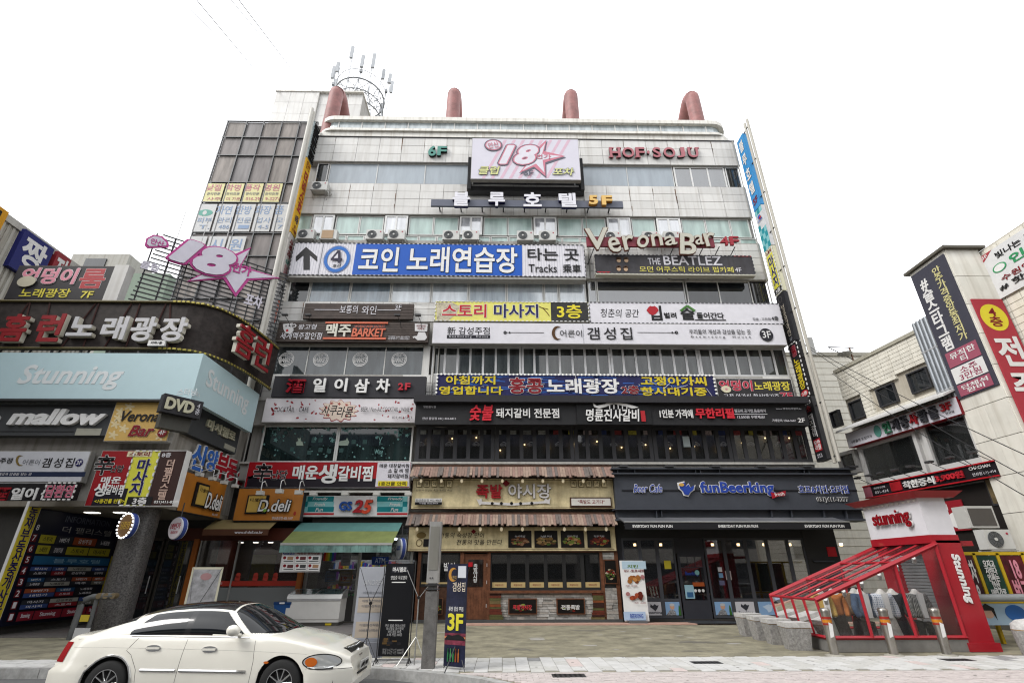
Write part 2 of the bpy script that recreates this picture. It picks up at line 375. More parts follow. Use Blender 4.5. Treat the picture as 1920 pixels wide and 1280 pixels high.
def window(x0, x1, z0, z1, n=1, fm=FR, gm=None, fw=.05, y=.14, transom=None, name='window', dm=None, parent=None, gap=None):
    w = MB(); P = parent or bld
    w.box(x0, x1, y, y+.08, z0, z0+fw).box(x0, x1, y, y+.08, z1-fw, z1)
    xs = [x0+(x1-x0)*i/n for i in range(n+1)]
    for i, x in enumerate(xs):
        a = 0 if i == 0 else -fw/2; c = 0 if i == n else fw/2
        if i == 0: c = fw
        if i == n: a = -fw
        w.box(x+a, x+c, y, y+.08, z0+fw, z1-fw)
    if transom: w.box(x0+fw, x1-fw, y+.005, y+.075, z0+transom-fw/2, z0+transom+fw/2)
    o = w.build(name, fm, P)
    for i in range(n):
        gg = gm[i % len(gm)] if isinstance(gm, (list, tuple)) else gm
        MB().box(xs[i]+fw*.5, xs[i+1]-fw*.5, y+.035, y+.05, z0+fw*.5, z1-fw*.5).build('pane', gg, o)
    return o
def X(px, py): return F.at(px, py)[0]
GF = glass('frosted_grey', (.21, .245, .275), .04, .35, streak=.12)
GF2 = glass('frosted_green', (.26, .35, .32), .05, .3, streak=.25)
GD = glass('dark_pane', (.012, .014, .016), .03, .02, streak=.5)
GR = glass('mirror_grey', (.06, .065, .07), .14, .03, streak=.2)
GB = glass('blind_pane', (.15, .19, .22), .05, .08, streak=.35)
# sixth floor
z0, z1 = zc[346], zc[306.5]
window(X(590, 326), X(612, 326), z0, z1, 1, FRW, GD)
window(X(614, 326), X(886, 326), z0, z1, 3, FR, GF, .04)
window(X(886, 326), X(1090, 326), z0, z1, 2, FRD, GD)
window(X(1090, 326), X(1264, 326), z0, z1, 2, FR, GF, .03)
o = window(X(1266, 326), X(1362, 326), z0, z1, 3, FRW, GR, .08)
window(X(1364, 326), X(1389, 326), z0, z1, 1, FRW, GD)
# fifth floor: green panels, white sliding windows, low strip below
zt, zm, zb = zc[404], Z(439), zc[452]
MB().box(BX0, BX1, .3, .44, zb, zt).build('lining', WALL, bld)
seq = 'WGGWGGWGGWGGWGWGGG'; xb = [582, 626, 672, 718, 765, 812, 859.5, 906, 952, 999, 1046, 1092.5, 1137.5, 1185.5, 1231, 1279.5, 1325, 1371.5, 1408]
xw = [X(v, 422) for v in xb]; window(BX0+.02, xw[0]-.02, zm, zt, 1, FR, GF2)
for s, a, c in zip(seq, xw, xw[1:]):
    if s == 'W':
        o = window(a+.05, c-.05, zm-.02, zt-.03, 2, FRW, glass('white_pane', (.33, .34, .36), .2, .1, streak=.3), .09, .06)
    else: window(a+.012, c-.012, zm, zt-.03, 1, FR, GF2, .045)
n = 26
for i in range(n):
    a = BX0+(BX1-BX0)*i/n; c = BX0+(BX1-BX0)*(i+1)/n; window(a+.01, c-.01, zb, zm-.05, 1, FR, GF2, .05, .16)
# fourth floor
z0, z1 = zc[567], zc[522]
xs = [X(v, 545) for v in (538, 578, 655, 732, 808, 878, 950, 1020, 1048, 1100)]
for i, (a, c) in enumerate(zip(xs, xs[1:])): window(a+.01, c-.01, z0, z1, 1, FR, GD if i == 0 else GB if i < 3 else glass('blind_light', (.33, .37, .40), .12, .08, streak=.3), .06)
for i in range(15):   # slatted blinds behind the glass, seen as raised slats on the lit panes
    pass
window(X(1104, 548), X(1120, 548), z0, z1, 1, FR, GR)
window(X(1121, 548), X(1287, 548), z0, z1, 1, FR, glass('mirror_dark', (.03, .032, .036), .12, .02, streak=.2))
window(X(1290, 548), X(1412, 548), z0, z1, 2, FR, GD)
window(X(1414, 548), X(1442, 548), z0, z1, 1, FRD, GD)
# third floor
z0, z1 = zc[703], zc[648]
MB().box(X(793, 675), X(805, 675), .05, .12, z0, z1).build('pilaster', TILE[0], bld)
window(X(500, 675), X(793, 675), z0, z1, 4, FR, glass('smoke_pane', (.035, .042, .045), .02, .03, streak=.6), .045)
G3 = glass('third_floor_pane', (.03, .033, .031), .02, .02, streak=.7)
FW3 = paint('e4e4e4', .4)
x0, x1 = X(809, 675), X(1478, 675); n = 4; w4 = (x1-x0)/n
for i in range(n): window(x0+w4*i+.01, x0+w4*(i+1)-.01, z0, z1, 7, FW3, G3, .10, .10)
# second floor
z0, z1 = zc[866], zc[797]
x0, x1 = X(778, 832), X(1520, 832); n = 5; w4 = (x1-x0)/n
G2 = glass('second_floor_pane', (.010, .011, .012), .0, .03, alpha=.5, streak=.8)
for i in range(n): window(x0+w4*i+.01, x0+w4*(i+1)-.01, z0, z1, 6, FRD, G2, .17, .10)
x0, x1 = X(486, 832), X(772, 832)
w2 = [window(x0, (x0+x1)/2, z0, z1, 1, FR, glass('cafe_pane', (.010, .018, .018), .01, .03, streak=.6), .07), window((x0+x1)/2+.01, x1, z0, z1, 1, FR, glass('cafe_pane', None, 0), .07)]
addb('sill', BX0, BX1, -.12, .03, zc[866]-.10, zc[866]-.01, mat('sill', (.36, .35, .32), .7, dirt=.5))
# rusty red pipe arches on the roof
RED = mat('arch_rust_red', (.22, .085, .078), .6, var=.35, sc=2.2, dirt=.25)
for px in (629, 851, 1071, 1298):
    d = ray(px, 200); zt_ = 30.6; x = d.x/d.y*(FY+.8)
    pts = [(x, .5, 25), (x, .6, 28.8)] + [(x, 1.12-.52*cos(t), 28.8+.45*sin(t)) for t in [pi*k/10 for k in range(1, 8)]] + [(x, 3.0, 28.25), (x, 6.6, 24.9)]
    MB().tube(pts, .42, 16).build('roof_arch', RED, bld)

# buildings and one round-topped tower across the street, seen mirrored in the panes
OPM = mat('opposite_brick', (.16, .15, .14), .8, var=.3)
for i, (x0, x1, h, hue) in enumerate(((-58, -34, 16, (.2, .19, .17)), (-33.5, -14, 18, (.13, .12, .115)), (-13.5, 9, 19, (.16, .155, .15)), (9.5, 30, 17, (.1, .1, .105)), (30.5, 58, 18, (.2, .19, .18)))):
    t = thing('opposite_building', ('leftmost', 'tall dark second', 'central grey', 'dark fourth', 'rightmost')[i]+' block across the street behind the photographer, seen only mirrored in panes', 'building', ((x0+x1)/2, -20, -.17))
    w = (x1-x0)/2; m = mat('opposite_wall_'+'abcde'[i], hue, .8, var=.25)
    MB().box(-w, w, -10, 0, 0, h).build('wall', m, t)
    for fl in range(int(h/3.4)):
        b = MB().box(-w+.8, w-.8, 0, .08, fl*3.4+1.2, fl*3.4+2.7); b.build('window_band', mat('opposite_glass', (.03, .035, .04), .2), t)
        MB().box(-w+.5, w-.5, 0, .3, fl*3.4+2.8, fl*3.4+4.3).build('signboard_band', mat('opposite_sign_'+'abc'[fl % 3], ((.35, .33, .3), (.08, .09, .14), (.3, .12, .1))[fl % 3], .6), t)
t = thing('round_tower', 'distant round-topped tower seen only as a reflection in the fourth floor panes', 'tower', (-1, -62, -.17))
b = MB(); b.prism([(-9, 0), (9, 0), (9, 60)]+[(9*cos(a), 60+7*sin(a)) for a in [pi*k/12 for k in range(1, 12)]]+[(-9, 60)], -12, 0); b.build('wall', mat('tower_wall', (.22, .27, .31), .5), t)

R = random.Random(41)   # warm lamps hanging behind the second floor panes
for i in range(16):
    xx = X(800+i*46, 832); zz_ = zc[797]-R.uniform(.35, 1.1); MB().disc(xx, zz_, .035, .30, .33, 8).build('hanging_lamp', mat('lamp_amber', (1, .7, .35), .5, emit=5), bld)
MB().box(X(1283, 832), X(1299, 832), .10, .115, Z(836), Z(816)).build('paper_notice', paint('b8c4c4'), bld)
for i in range(26): xx = X(783+i*28.3, 809); MB().box(xx, xx+.36, .115, .13, Z(813), Z(805)).build('transom_reflection', paint(('8f928e', '7c7f7c', '9a9d98')[i % 3] if i < 9 else ('2c3c6a', '8a3a3a', 'a8a040', 'a89a98')[i % 4], .6, var=.5, sc=9), bld)  # reflections in the transom panes, painted on as thin coloured plates

# rust runs at panel joints and loose cables on the front
R = random.Random(51); rs_ = MB()
for i in range(46):
    xx = R.choice(cols[1:-1])+R.uniform(-.03, .03); za = R.choice((Z(352), Z(365), Z(385), Z(262), Z(274), Z(458), Z(570))); L = R.uniform(.25, 1.0); w = R.uniform(.008, .02)
    rs_.add([(xx-w, -.007, za), (xx+w, -.007, za), (xx+w*.4, -.007, za-L), (xx-w*.3, -.007, za-L)], [(0, 3, 2, 1)])
rs_.build('rust_run', mat('rust_run', (.16, .085, .045), .9, var=.6, sc=9), bld, kind='stuff')
CB = mat('cable_black', (.03, .03, .03), .6); CB2 = paint('a8a6a0', .6)
for i in range(30):
    xa = R.uniform(BX0, BX1-3); zz_ = R.choice((Z(455), Z(520), Z(569), Z(647), Z(746), Z(795), Z(868), Z(404), Z(348))); L = R.uniform(1.2, 4); sg = R.uniform(.05, .25)
    MB().tube([(min(BX1, xa+L*k/6), -.04-R.uniform(0, .02), zz_-sg*4*k/6*(1-k/6)) for k in range(7)], .012, 4).build('loose_cable', CB if i % 3 else CB2, bld)
for xx, a, c in ((BX0+.12, 868, 260), (BX1-.15, 795, 262), (-3.25, 797, 570), (4.35, 522, 348), (-3.05, 700, 648)): MB().tube([(xx, -.06, Z(a)), (xx, -.06, Z(c))], .03, 6).build('drain_pipe', CB2, bld)
# ---------------------------------------------------------------- signs on the building front
WH = paint('eceaf0', .45); WH2 = paint('f6f5f3', .5); BK = paint('1c1b1d', .5); NAVY = paint('1f1d5a', .45); DK = paint('333236', .6, dirt=.25)
REDL = paint('c8202c', .45); YEL = paint('f3e23c', .45); GOLD = paint('e8b84a', .4); BLUE = paint('1f5fc4', .45, var=.03); PINK = paint('e896a8', .45); MAR = paint('8a1420', .45)
GREY = paint('8d8f96', .5); STEEL = mat('steel', (.45, .45, .46), .4, .6, dirt=.3); DST = mat('dark_steel', (.05, .05, .052), .5, .3)
CREAM = paint('d9d6c6', .5); BULB = mat('bulb_white', (.7, .7, .66), .3)
EDGE = paint('b9b7b2', .5, dirt=.4)
def bulbs(s, step=.16, r=.035, y=-.03, inset=0, name='bulb_row', m=None, cols=None):
    b = MB(); w, h = s.w/2-inset, s.h
    pts = []
    n = int(s.w/step); pts += [(-w+2*w*i/n, z) for i in range(n+1) for z in (inset, h-inset)]
    n = max(2, int(h/step)); pts += [(x, inset+(h-2*inset)*i/n) for i in range(1, n) for x in (-w, w)]
    for x, z in pts: b.box(x-r, x+r, y-r, y+r, z-r, z+r) if r < .03 else b.disc(x, z, r, y-r, y, 6)
    o = b.build(name, m or BULB, s.root, kind='stuff'); return o
def dots(s, step=.2, name='light_chain', m=None):   # dashed light chain round a face
    b = MB(); w, h = s.w/2, s.h; n = int(s.w/step)
    for i in range(n):
        x = -w+2*w*(i+.2)/n
        for z in (0, h): b.box(x, x+step*.55, -.03, 0, z-.02, z+.02)
    n = max(2, int(h/step))
    for i in range(n):
        z = h*(i+.2)/n
        for x in (-w, w): b.box(x-.02, x+.02, -.03, 0, z, z+step*.55)
    b.build(name, m or paint('55555a', .4), s.root, kind='stuff')
# 6F: striped billboard on a dark grille frame
s = Sign('square pink striped billboard with a big pink 18 and star, near the roof', F, (884.5, 261, 1086, 336), paint('e6e3ee', .5, var=.03), 1.0, .28, edge=EDGE)
bb = MB(); w = s.w/2
for i in range(7): bb.box(-w-.2, w+.2, .55, .95, -.34+i*.05, -.325+i*.05)
for i in range(46):
    for sx in (-w-.22, w+.05): bb.box(sx, sx+.2, .35, .95, -.32+i*.048, -.30+i*.048)
bb.build('grille_frame', DST, s.root)
PST = paint('e9c6d6', .5)
for i in range(-3, 14):
    x = 900+i*17; pts = [(x+28, 262.5), (x+34, 262.5), (x+34-42, 334.5), (x+28-42, 334.5)]
    if min(p[0] for p in pts) < 888 or max(p[0] for p in pts) > 1082: continue
    s.poly(pts, PST, .003, 'stripe', y=-.001)
GS_ = paint('6b6b78', .5); PK2 = paint('dd8a9c', .5); FW = paint('eeebf4', .5)
def star(s, cx, cy, k, m, ext, grow=0, y=None, kx=1, name='star'):
    P = [(.35, -.93), (.20, -.30), (1.35, -.08), (.25, .22), (.30, .98), (-.28, .45), (-1.1, .82), (-.62, .25), (-.75, -.30), (-.28, -.30)]
    q = []
    for x, yy in P:
        L = sqrt(x*x+yy*yy); q.append((cx+(x+x/L*grow)*k*kx, cy+(yy+yy/L*grow)*k))
    return s.poly(q, m, ext, name, y=y)
star(s, 1012+1.5, 297+2, 33, GS_, .01, .10, -.004); star(s, 1012, 296, 33, PK2, .01, .08, -.008); star(s, 1012, 296, 33, FW, .01, -.12, -.013)
s.text('18', (936, 273, 1009, 309), FW, .07, .02, [(GS_, .16, .6), (PK2, .12, .8)], shear=.3, y=-.02, name='numeral')
s.text('번가', (1005, 290, 1033, 299), PK2, .015, .01, y=-.03)
s.disc(925, 273, 17, GS_, .006, 'badge', 11); s.disc(925, 273, 15, PK2, .008, 'badge', 9.5); s.disc(925, 273, 13, FW, .01, 'badge', 8); s.text('안산', (915, 268, 935, 279), PK2, .015, rot=.25, y=-.07)
YG = paint('e6e8a0', .5)
s.text('클럽', (898, 313, 937, 328), YG, .03, .01, [(GS_, .09, .5)], shear=.2); s.text('포차', (1036, 316, 1076, 330), YG, .03, .01, [(GS_, .09, .5)], shear=.2); s.text('6F', (981, 321, 1000, 330), GS_, .03, y=-.05)
# 6F channel letters
def letters(label, P, items, out, ext, side=None, name='channel_letters', **k):
    """free standing letters; items = (text, rect, material, bold)"""
    R = (min(i[1][0] for i in items), min(i[1][1] for i in items), max(i[1][2] for i in items), max(i[1][3] for i in items))
    s = Sign(label, P, R, None, out, back=False, name=name)
    for t, r, m, bo in items:
        x0, x1, z0, z1 = s.loc(r)
        o = link('letter', text_mesh('letter', t, x0, x1, z0, z1, 0, ext*.25, m, bo, k.get('shear', 0)), s.root)
        link('letter_side', text_mesh('letter_side', t, x0, x1, z0, z1, .002, -ext*.75, side or m, bo+.006, k.get('shear', 0)), s.root)
    return s
GRN = paint('5f9c90', .5)
letters('green 6F channel letters left of the striped billboard', F, [('6', (803, 274, 818, 293), GRN, .05), ('F', (820, 275, 838, 292), GRN, .05)], .14, .14, BK)
it = []; HS = paint('c07880', .5, dirt=.2)
for ch, a, c in zip('HOF·SOJU', (1143, 1167, 1192, 1213, 1224, 1244, 1269, 1290), (1163, 1189, 1209, 1218, 1239, 1266, 1284, 1309)):
    it.append((ch, (a, 283 if ch == '·' else 277, c, 289 if ch == '·' else 295.5), HS, .035))
s = letters('dusty red HOF·SOJU channel letters under the roof', F, it, .14, .14, BK)
def serif(s, pts, m):
    for x, y, w in pts:
        a, z = s.pt(x, y); MB().box(a-w, a+w, -.04, .1, z-.035, z+.035).build('serif', m, s.root)
serif(s, [(1146, 278, .13), (1160, 278, .13), (1146, 294.5, .13), (1160, 294.5, .13), (1195, 278, .12), (1196, 294.5, .16), (1293, 278, .12), (1306, 278, .12)], HS)
# 5F hotel name on a rail
s = Sign('white Korean channel letters with gold 5F on a grey rail, over the green windows', F, (808, 375.5, 1168, 387.5), paint('6e7280', .5), .55, .12, name='channel_letters')
for i in range(9):
    x = -s.w/2+.4+i*s.w/9; MB().box(x, x+.06, .12, .55, .05, .11).build('bracket', DST, s.root)
for ch, r in zip('블루호텔', ((849, 365, 881, 391), (916, 365.5, 947, 391), (981, 366, 1015, 392), (1047, 367, 1080, 393))):
    x0, x1, z0, z1 = s.loc(r)
    link('letter', text_mesh('letter', ch, x0, x1, z0, z1, -.18, .04, paint('f4f3fa', .4), .05), s.root)
    link('letter_side', text_mesh('letter_side', ch, x0, x1, z0, z1, -.178, -.16, NAVY, .055), s.root)
for ch, r in zip('5F', ((1103, 371, 1120, 388), (1127, 371.5, 1147, 389))):
    x0, x1, z0, z1 = s.loc(r)
    link('letter', text_mesh('letter', ch, x0, x1, z0, z1, -.18, .04, paint('f2c878', .4), .06), s.root); link('letter_side', text_mesh('letter_side', ch, x0, x1, z0, z1, -.178, -.16, paint('b87a20', .4), .065), s.root)
# 4F metro style blue sign
s = Sign('long blue and white sign with an arrow and a circled 4', F, (546, 457.5, 1096.5, 517), WH, .5, .35, edge=EDGE)
dots(s, .22); s.rect((664, 458.5, 979, 516), BLUE); s.rect((600.5, 458.5, 602, 516), GREY, .006)
s.poly([(574, 463), (595, 481), (595, 491), (581, 479), (581, 506), (569, 506), (569, 479), (555, 491), (555, 481)], BK)
s.disc(632, 486, 25.5, paint('3468b8'), r2=.985); s.disc(632, 486, 24, paint('2a72c8'), r2=.76, ext=.01); s.poly([(621, 486), (634, 470.5), (639, 470.5), (639, 485), (642.5, 485), (642.5, 489), (639, 489), (639, 494), (634.3, 494), (634.3, 489), (621, 489)], paint('241c3c'), .008, 'numeral', y=-.05); s.poly([(626.5, 485), (634.3, 476), (634.3, 485)], WH, .002, 'numeral_gap', y=-.0585); s.text('호선', (624, 495.5, 639, 501.5), BK, .01)
s.text('코인', (674, 464, 748, 510), WH2, .035, .02, [(BK, .055, .6)], name='letter'); s.text('노래연습장', (764, 464, 970, 512), WH2, .035, .02, [(BK, .055, .6)], name='letter')
s.text('타는 곳', (989, 466, 1085, 489), BK, .03); s.text('Tracks', (991, 496, 1044, 511), BK, .012); s.text('乘車', (1055, 496, 1089, 512), BK, .02)
rb = MB()
for i in range(110):
    x = -s.w/2+s.w*(i+.5)/110; rb.box(x-.012, x+.012, -.0015, 0, .02, s.h-.02)
rb.build('face_rib', paint('c9c8d2', .5), s.root, kind='stuff')
MB().box(-s.w/2, s.w/2, .02, .5, -.14, -.04).build('underside_duct', EDGE, s.root)
# Verona Bar letters
s = Sign('curly cream Verona Bar letters on a maroon band', F, (1100, 445, 1339, 462), paint('8e3a48', .5, dirt=.2), .9, .12, name='channel_letters')
VC = paint('cfccbe', .5); VS = paint('6a3a28', .5)
for ch, r, ro, b_ in (('V', (1099, 430, 1143, 470), .08, .02), ('e', (1140, 447, 1162, 475), .25, .02), ('r', (1166, 444, 1190, 470), .2, .015), ('o', (1194, 443, 1215, 467), -.25, .02), ('n', (1219, 441, 1241, 463), .12, .015), ('a', (1244, 445, 1267, 462), .2, .02), ('B', (1272, 440, 1303, 479), -.04, .025), ('a', (1301, 443, 1317, 461), .1, .015), ('r', (1318, 439, 1342, 463), .2, .015)):
    x0, x1, z0, z1 = s.loc(r)
    link('letter', text_mesh('letter', ch, x0, x1, z0, z1, -.1, .03, VC, b_, .1, rot=ro), s.root)
    link('letter_side', text_mesh('letter_side', ch, x0, x1, z0, z1, -.098, -.09, VS, b_+.03, .1, rot=ro, ref=b_), s.root)
for ch, r in (('4', (1349, 446, 1364, 462)), ('F', (1367, 446, 1384, 462))):
    x0, x1, z0, z1 = s.loc(r); link('letter', text_mesh('letter', ch, x0, x1, z0, z1, -.02, .12, paint('a8303c'), .03), s.root)
fr = MB()
for x in (-2.8, -1., 1.2, 2.7, 3.5, 4.3): fr.tube([(x, .1, .1), (x-.3, .85, -.55)], .025, 5)
fr.tube([(3.1, .05, .3), (4.4, .05, .3)], .02, 5); fr.build('bracket', DST, s.root)
# THE BEATLEZ pub sign
s = Sign('weathered black live pub sign with THE BEATLEZ and yellow Korean line', F, (1116, 479, 1412, 512.5), mat('pub_sign_face', C('4a484c'), .5, var=.35, sc=1.2, dirt=.5), .6, .3, edge=EDGE)
dots(s, .2)
s.text('THE', (1215, 484, 1238, 496), WH, .0); s.text('BEATLEZ', (1244, 480.5, 1353, 497), WH, .012, name='lettering'); s.text('모던 어쿠스틱 라이브 펍카페', (1199, 500, 1375, 510.5), paint('e6dc6a'), .012); s.text('4F', (1378, 502, 1390, 510), WH, .0)
s.rect((1375, 480, 1408, 481.3), REDL); s.rect((1119, 509.5, 1144, 511.5), REDL)
for x, y in ((1160, 488), (1174, 488), (1160, 504), (1173, 504.5)):
    s.disc(x, y, 4, paint('c8a888'), .006, 'round_face', 4.5); s.poly([(x-4.6, y+1), (x-4, y-4.5), (x, y-6), (x+4, y-4.5), (x+4.6, y+1), (x+2.5, y-1.5), (x-2.5, y-1.5)], paint('5a3b22'), .004, 'hair_shape')
MB().box(-s.w/2, s.w/2, -.004, .3, -.10, -.02).build('lower_trim', CREAM, s.root)
# 4F/3F brown plank sign
PLK = mat('dark_planks', (.055, .042, .036), .6, var=.3, sc=3)
s = Sign('dark plank sign with thin wire lettering above the orange BARKET sign', F, (570, 569, 775, 598), PLK, .3, .15)
for i in range(5): MB().box(-s.w/2, s.w/2, -.012, 0, s.h*i/5+.008, s.h*(i+1)/5-.008).build('plank', PLK, s.root)
s.text('보통의', (638, 573, 671, 588), WH, -.004, y=-.03); s.text('와인', (679, 574, 706, 590), WH, -.004, y=-.03); s.text('3F', (741, 572.5, 753, 580), WH, -.004, y=-.03)
s.rect((590, 580.6, 637, 581.6), WH, .02, 'wire_line', y=-.02); s.rect((708, 581.4, 752, 582.4), WH, .02, 'wire_line', y=-.02)
# BARKET
s = Sign('brown plank beer shop sign with orange BARKET letters', F, (520, 604, 804, 641), PLK, .35, .2)
for i in range(8): MB().box(-s.w/2, s.w/2, -.012, 0, s.h*i/8+.006, s.h*(i+1)/8-.006).build('plank', PLK, s.root)
OR = paint('e2785a')
s.rect((611, 604.5, 728, 607.5), OR, .05, 'orange_bar', y=-.02); s.rect((606, 633.5, 724, 637), OR, .05, 'orange_bar', y=-.02)
s.text('맥주', (612, 608, 659, 632), paint('e4e2d4'), .05, .06, name='letter', y=-.02); s.text('BARKET', (660, 616, 723, 632), OR, .035, .04, shear=.1, name='letter', y=-.02, space=.9)
s.rect((664, 609.5, 723, 614.5), paint('4a4a50'), y=-.02); s.text('WORLD BEER OUTLET', (665, 610.2, 722, 614), OR, .01, y=-.026)
s.text('왕고형', (560, 608, 594, 618), WH, .008, shear=.1, y=-.02); s.text('세계맥주할인점', (526, 623, 604, 636), WH, .008, shear=.1, y=-.02)
MUG = paint('e8e6e6')
s.poly([(531, 608), (549, 606), (551, 620), (545, 626), (536, 625), (532, 618)], MUG, .02, 'mug_emblem', y=-.014); s.disc(552, 611, 4, MUG, .02, 'mug_emblem', 3.5, .55, y=-.014); s.disc(537, 612, 1.2, BK, .005, 'eye', y=-.036); s.disc(543, 611.5, 1.2, BK, .005, 'eye', y=-.036); s.disc(539, 620, 2.4, REDL, .005, 'tongue', y=-.036)
s.poly([(778, 607), (802, 608), (801, 622), (778, 621)], MUG, .02, 'speech_board', y=-.014); s.poly([(785, 623), (797, 623), (801, 633), (797, 638), (783, 638), (777, 633), (775, 635), (774, 631), (782, 630)], MUG, .02, 'mug_emblem', y=-.014)
s.text('맥주한잔\n어때요', (781, 609.5, 799, 619), MAR, .0, y=-.036); s.text('점포문의 000-0579\n가맹문의 1588-0581', (728, 629, 768, 637), WH, .0, y=-.02) if False else s.text('안산점 031-05-0579\n가맹문의 1588-0581', (728, 630, 768, 637), WH, .0, y=-.02)
def spot(P, px, py, out, L=.55, m=DST, label='small black spotlight on an arm above a shop sign', grp='spotlights over the signs', cat='spotlight'):
    u, z = P.at(px, py, out); p = P.o+P.u*u+P.n*out
    t = thing('spotlight', label, cat, (p.x, p.y, z), P.ang, grp)
    MB().tube([(0, .0, 0), (.1, L*.6, -.22), (.1, L, -.35)], .014, 5).build('arm', m, t)
    MB().box(-.13, .13, -.08, .08, -.03, .04).build('lamp_head', m, t); return t
for px, py, n_ in ((534, 590, 'leftmost'), (578, 590.5, 'second'), (745, 591, 'third'), (784, 591, 'rightmost')):
    spot(F, px, py, .95, .6, label=n_+' of the four black arm spotlights above the BARKET sign')
# 3F signs
s = Sign('yellow massage banner sign with a dark 3층 panel at its right end', F, (816, 566, 1103.5, 602), mat('yellow_face', C('ece66e'), .5, var=.06), .5, .3, edge=EDGE)
dots(s, .2, m=WH2); s.rect((1033, 566.5, 1103, 602.5), paint('3c3c3a', .6, var=.5)); s.poly([(818, 567), (848, 567), (862, 574), (856, 588), (840, 601), (819, 601)], paint('d9cfb4', .6, var=.5, sc=6), .003)
s.text('스토리', (829, 570, 912, 595), REDL, .035, .01, [(WH2, .07, .5)]); s.text('마사지', (926, 570, 1009, 596), NAVY, .035, .01, [(WH2, .07, .5)]); s.text('3층', (1044, 571, 1091, 597), YEL, .03)
b_ = MB(); pts = [s.pt(*p) for p in ((1010, 574), (1018, 578), (1024, 584), (1030, 592))]
b_.tube([(x, -.01, z) for x, z in pts], .02, 4); b_.tube([(*[s.pt(1013, 576)[0]], -.01, s.pt(1013, 576)[1]), (s.pt(1028, 580)[0], -.01, s.pt(1028, 580)[1])], .015, 4); b_.build('twig_drawing', paint('7a5a30'), s.root)
s = Sign('white bar sign with red lips drawing and bold black Korean wording', F, (1105.5, 568, 1464.5, 606.5), WH, .5, .3, edge=EDGE)
dots(s, .2); s.text('청춘의', (1126, 579, 1166, 595), BK, .0, shear=.15, rot=-.03); s.text('공간', (1172, 580, 1198, 595), BK, .0, shear=.15)
s.text('입', (1216, 573, 1241, 601), BK, .05); s.poly([(1212, 582), (1215, 577), (1219, 573.5), (1223, 575), (1227, 573.5), (1232, 577), (1235, 582), (1229, 589), (1223, 591), (1217, 588)], paint('b8202c'), .01, 'lips'); s.poly([(1215, 581), (1223, 583), (1232, 581), (1223, 585)], WH, .003, 'lips_gap')
s.text('벌려', (1245, 586, 1268, 597), BK, .035); s.text('술', (1276, 578, 1302, 600), BK, .045); s.text('들어간다', (1306, 586, 1357, 598), BK, .035); s.rect((1303, 599.3, 1361, 601), BK)
GRB = paint('4c8038'); s.poly([(1274, 582), (1287, 572), (1289, 575), (1278, 585)], GRB, .02, 'bottle'); s.poly([(1289, 572), (1304, 582), (1301, 585), (1287, 575)], GRB, .02, 'bottle')
s.text('입술 : 고잔점', (1411, 596, 1444, 600.5), BK, .0); s.text('4층', (1446, 593, 1459, 601), BK, .02)
s = Sign('long white sign with a brown crescent moon and a round black 3F badge', F, (811.5, 607, 1471, 644.5), WH, .55, .35, edge=EDGE)
s.rect((1093.5, 608, 1094.2, 644), GREY, .003); s.text('新 감성주점', (839, 613, 918, 627), BK, .006); s.rect((838, 628, 919, 634.5), paint('23232c')); s.text('Gaemseong  House', (842, 629, 915, 633.8), WH, .0, space=1.5)
for a, c, e in ((946, 1020, 947), (1195, 1270, 1268)): s.rect((a, 623.2, c, 624), BK); s.disc(e, 623.6, 3, BK, r2=.5); s.disc(a+(c-a)*(.13 if e < 1100 else .87), 623.6, 1.6, BK)
def moon(s, cx, cy, r, m, m2, y=None, k=1):
    P = [(cx+r*cos(t)*.8, cy-r*sin(t)) for t in [rad(60)+rad(240)*i/16 for i in range(17)]]
    Q = [(cx+.28*r+r*.82*cos(t)*.8, cy-r*.84*sin(t)) for t in [rad(295)-rad(230)*i/16 for i in range(17)]]
    s.poly(P+Q[::1], m, .008, 'moon', y)
moon(s, 1045, 624.5, 13, paint('5a3c1c'), None); s.text('어른이', (1050, 619, 1091, 632), BK, -.004); s.text('갬성집', (1101, 614, 1185, 637), BK, .012, space=1.25)
s.text('우리들의 개성과 감성을 담는 곳', (1292, 618, 1407, 627), BK, .002); s.text('Gaemseong  House', (1295, 629.5, 1407, 635), BK, .0, space=1.8); s.disc(1436.5, 628, 12.3, paint('1c1c24'), ry=12); s.text('3F', (1428.5, 621, 1444.5, 634), WH2, .01)
# round white decals on the third floor panes
for i, px in enumerate((537, 601.5, 675.5, 748.5)):
    s = Sign(('far left', 'second', 'third', 'far right')[i]+' round white BARKET decal of the four on the smoked window band', F, (px-15, 660, px+15, 687), None, -.17, back=False, name='window_decal', cat='decal', group='round BARKET decals')
    s.disc(px, 673.5, 14.5, WH2, .004, 'ring', 13.2, .9); s.disc(px, 673.5, 12, WH2, .004, 'ring', 11, .93); s.text('맥주', (px-6, 664, px+5, 670), WH2, .01, .004); s.text('BARKET', (px-13.2, 671, px+13.2, 679), WH2, .008, .004, shear=.2, space=.85); s.rect((px-7, 681.5, px+7, 682.5), WH2)
# 酒 sign
s = Sign('charcoal sign with a red 酒 character and chunky white letters', F, (511.5, 705, 798, 744.5), paint('37363b', .6), .4, .22)
for t, r, m in (('酒', (538, 711, 573, 737), paint('b81c30')), ('일', (588, 710, 612, 736), WH2), ('이', (628, 710, 652, 735), WH2), ('삼', (666, 711, 693, 737), WH2), ('차', (706, 711, 732, 737), WH2), ('2', (747, 719, 757, 732), paint('c83040')), ('F', (760, 719, 770, 732), paint('c83040'))): s.text(t, r, m, .05, .07, name='letter', y=-.03)
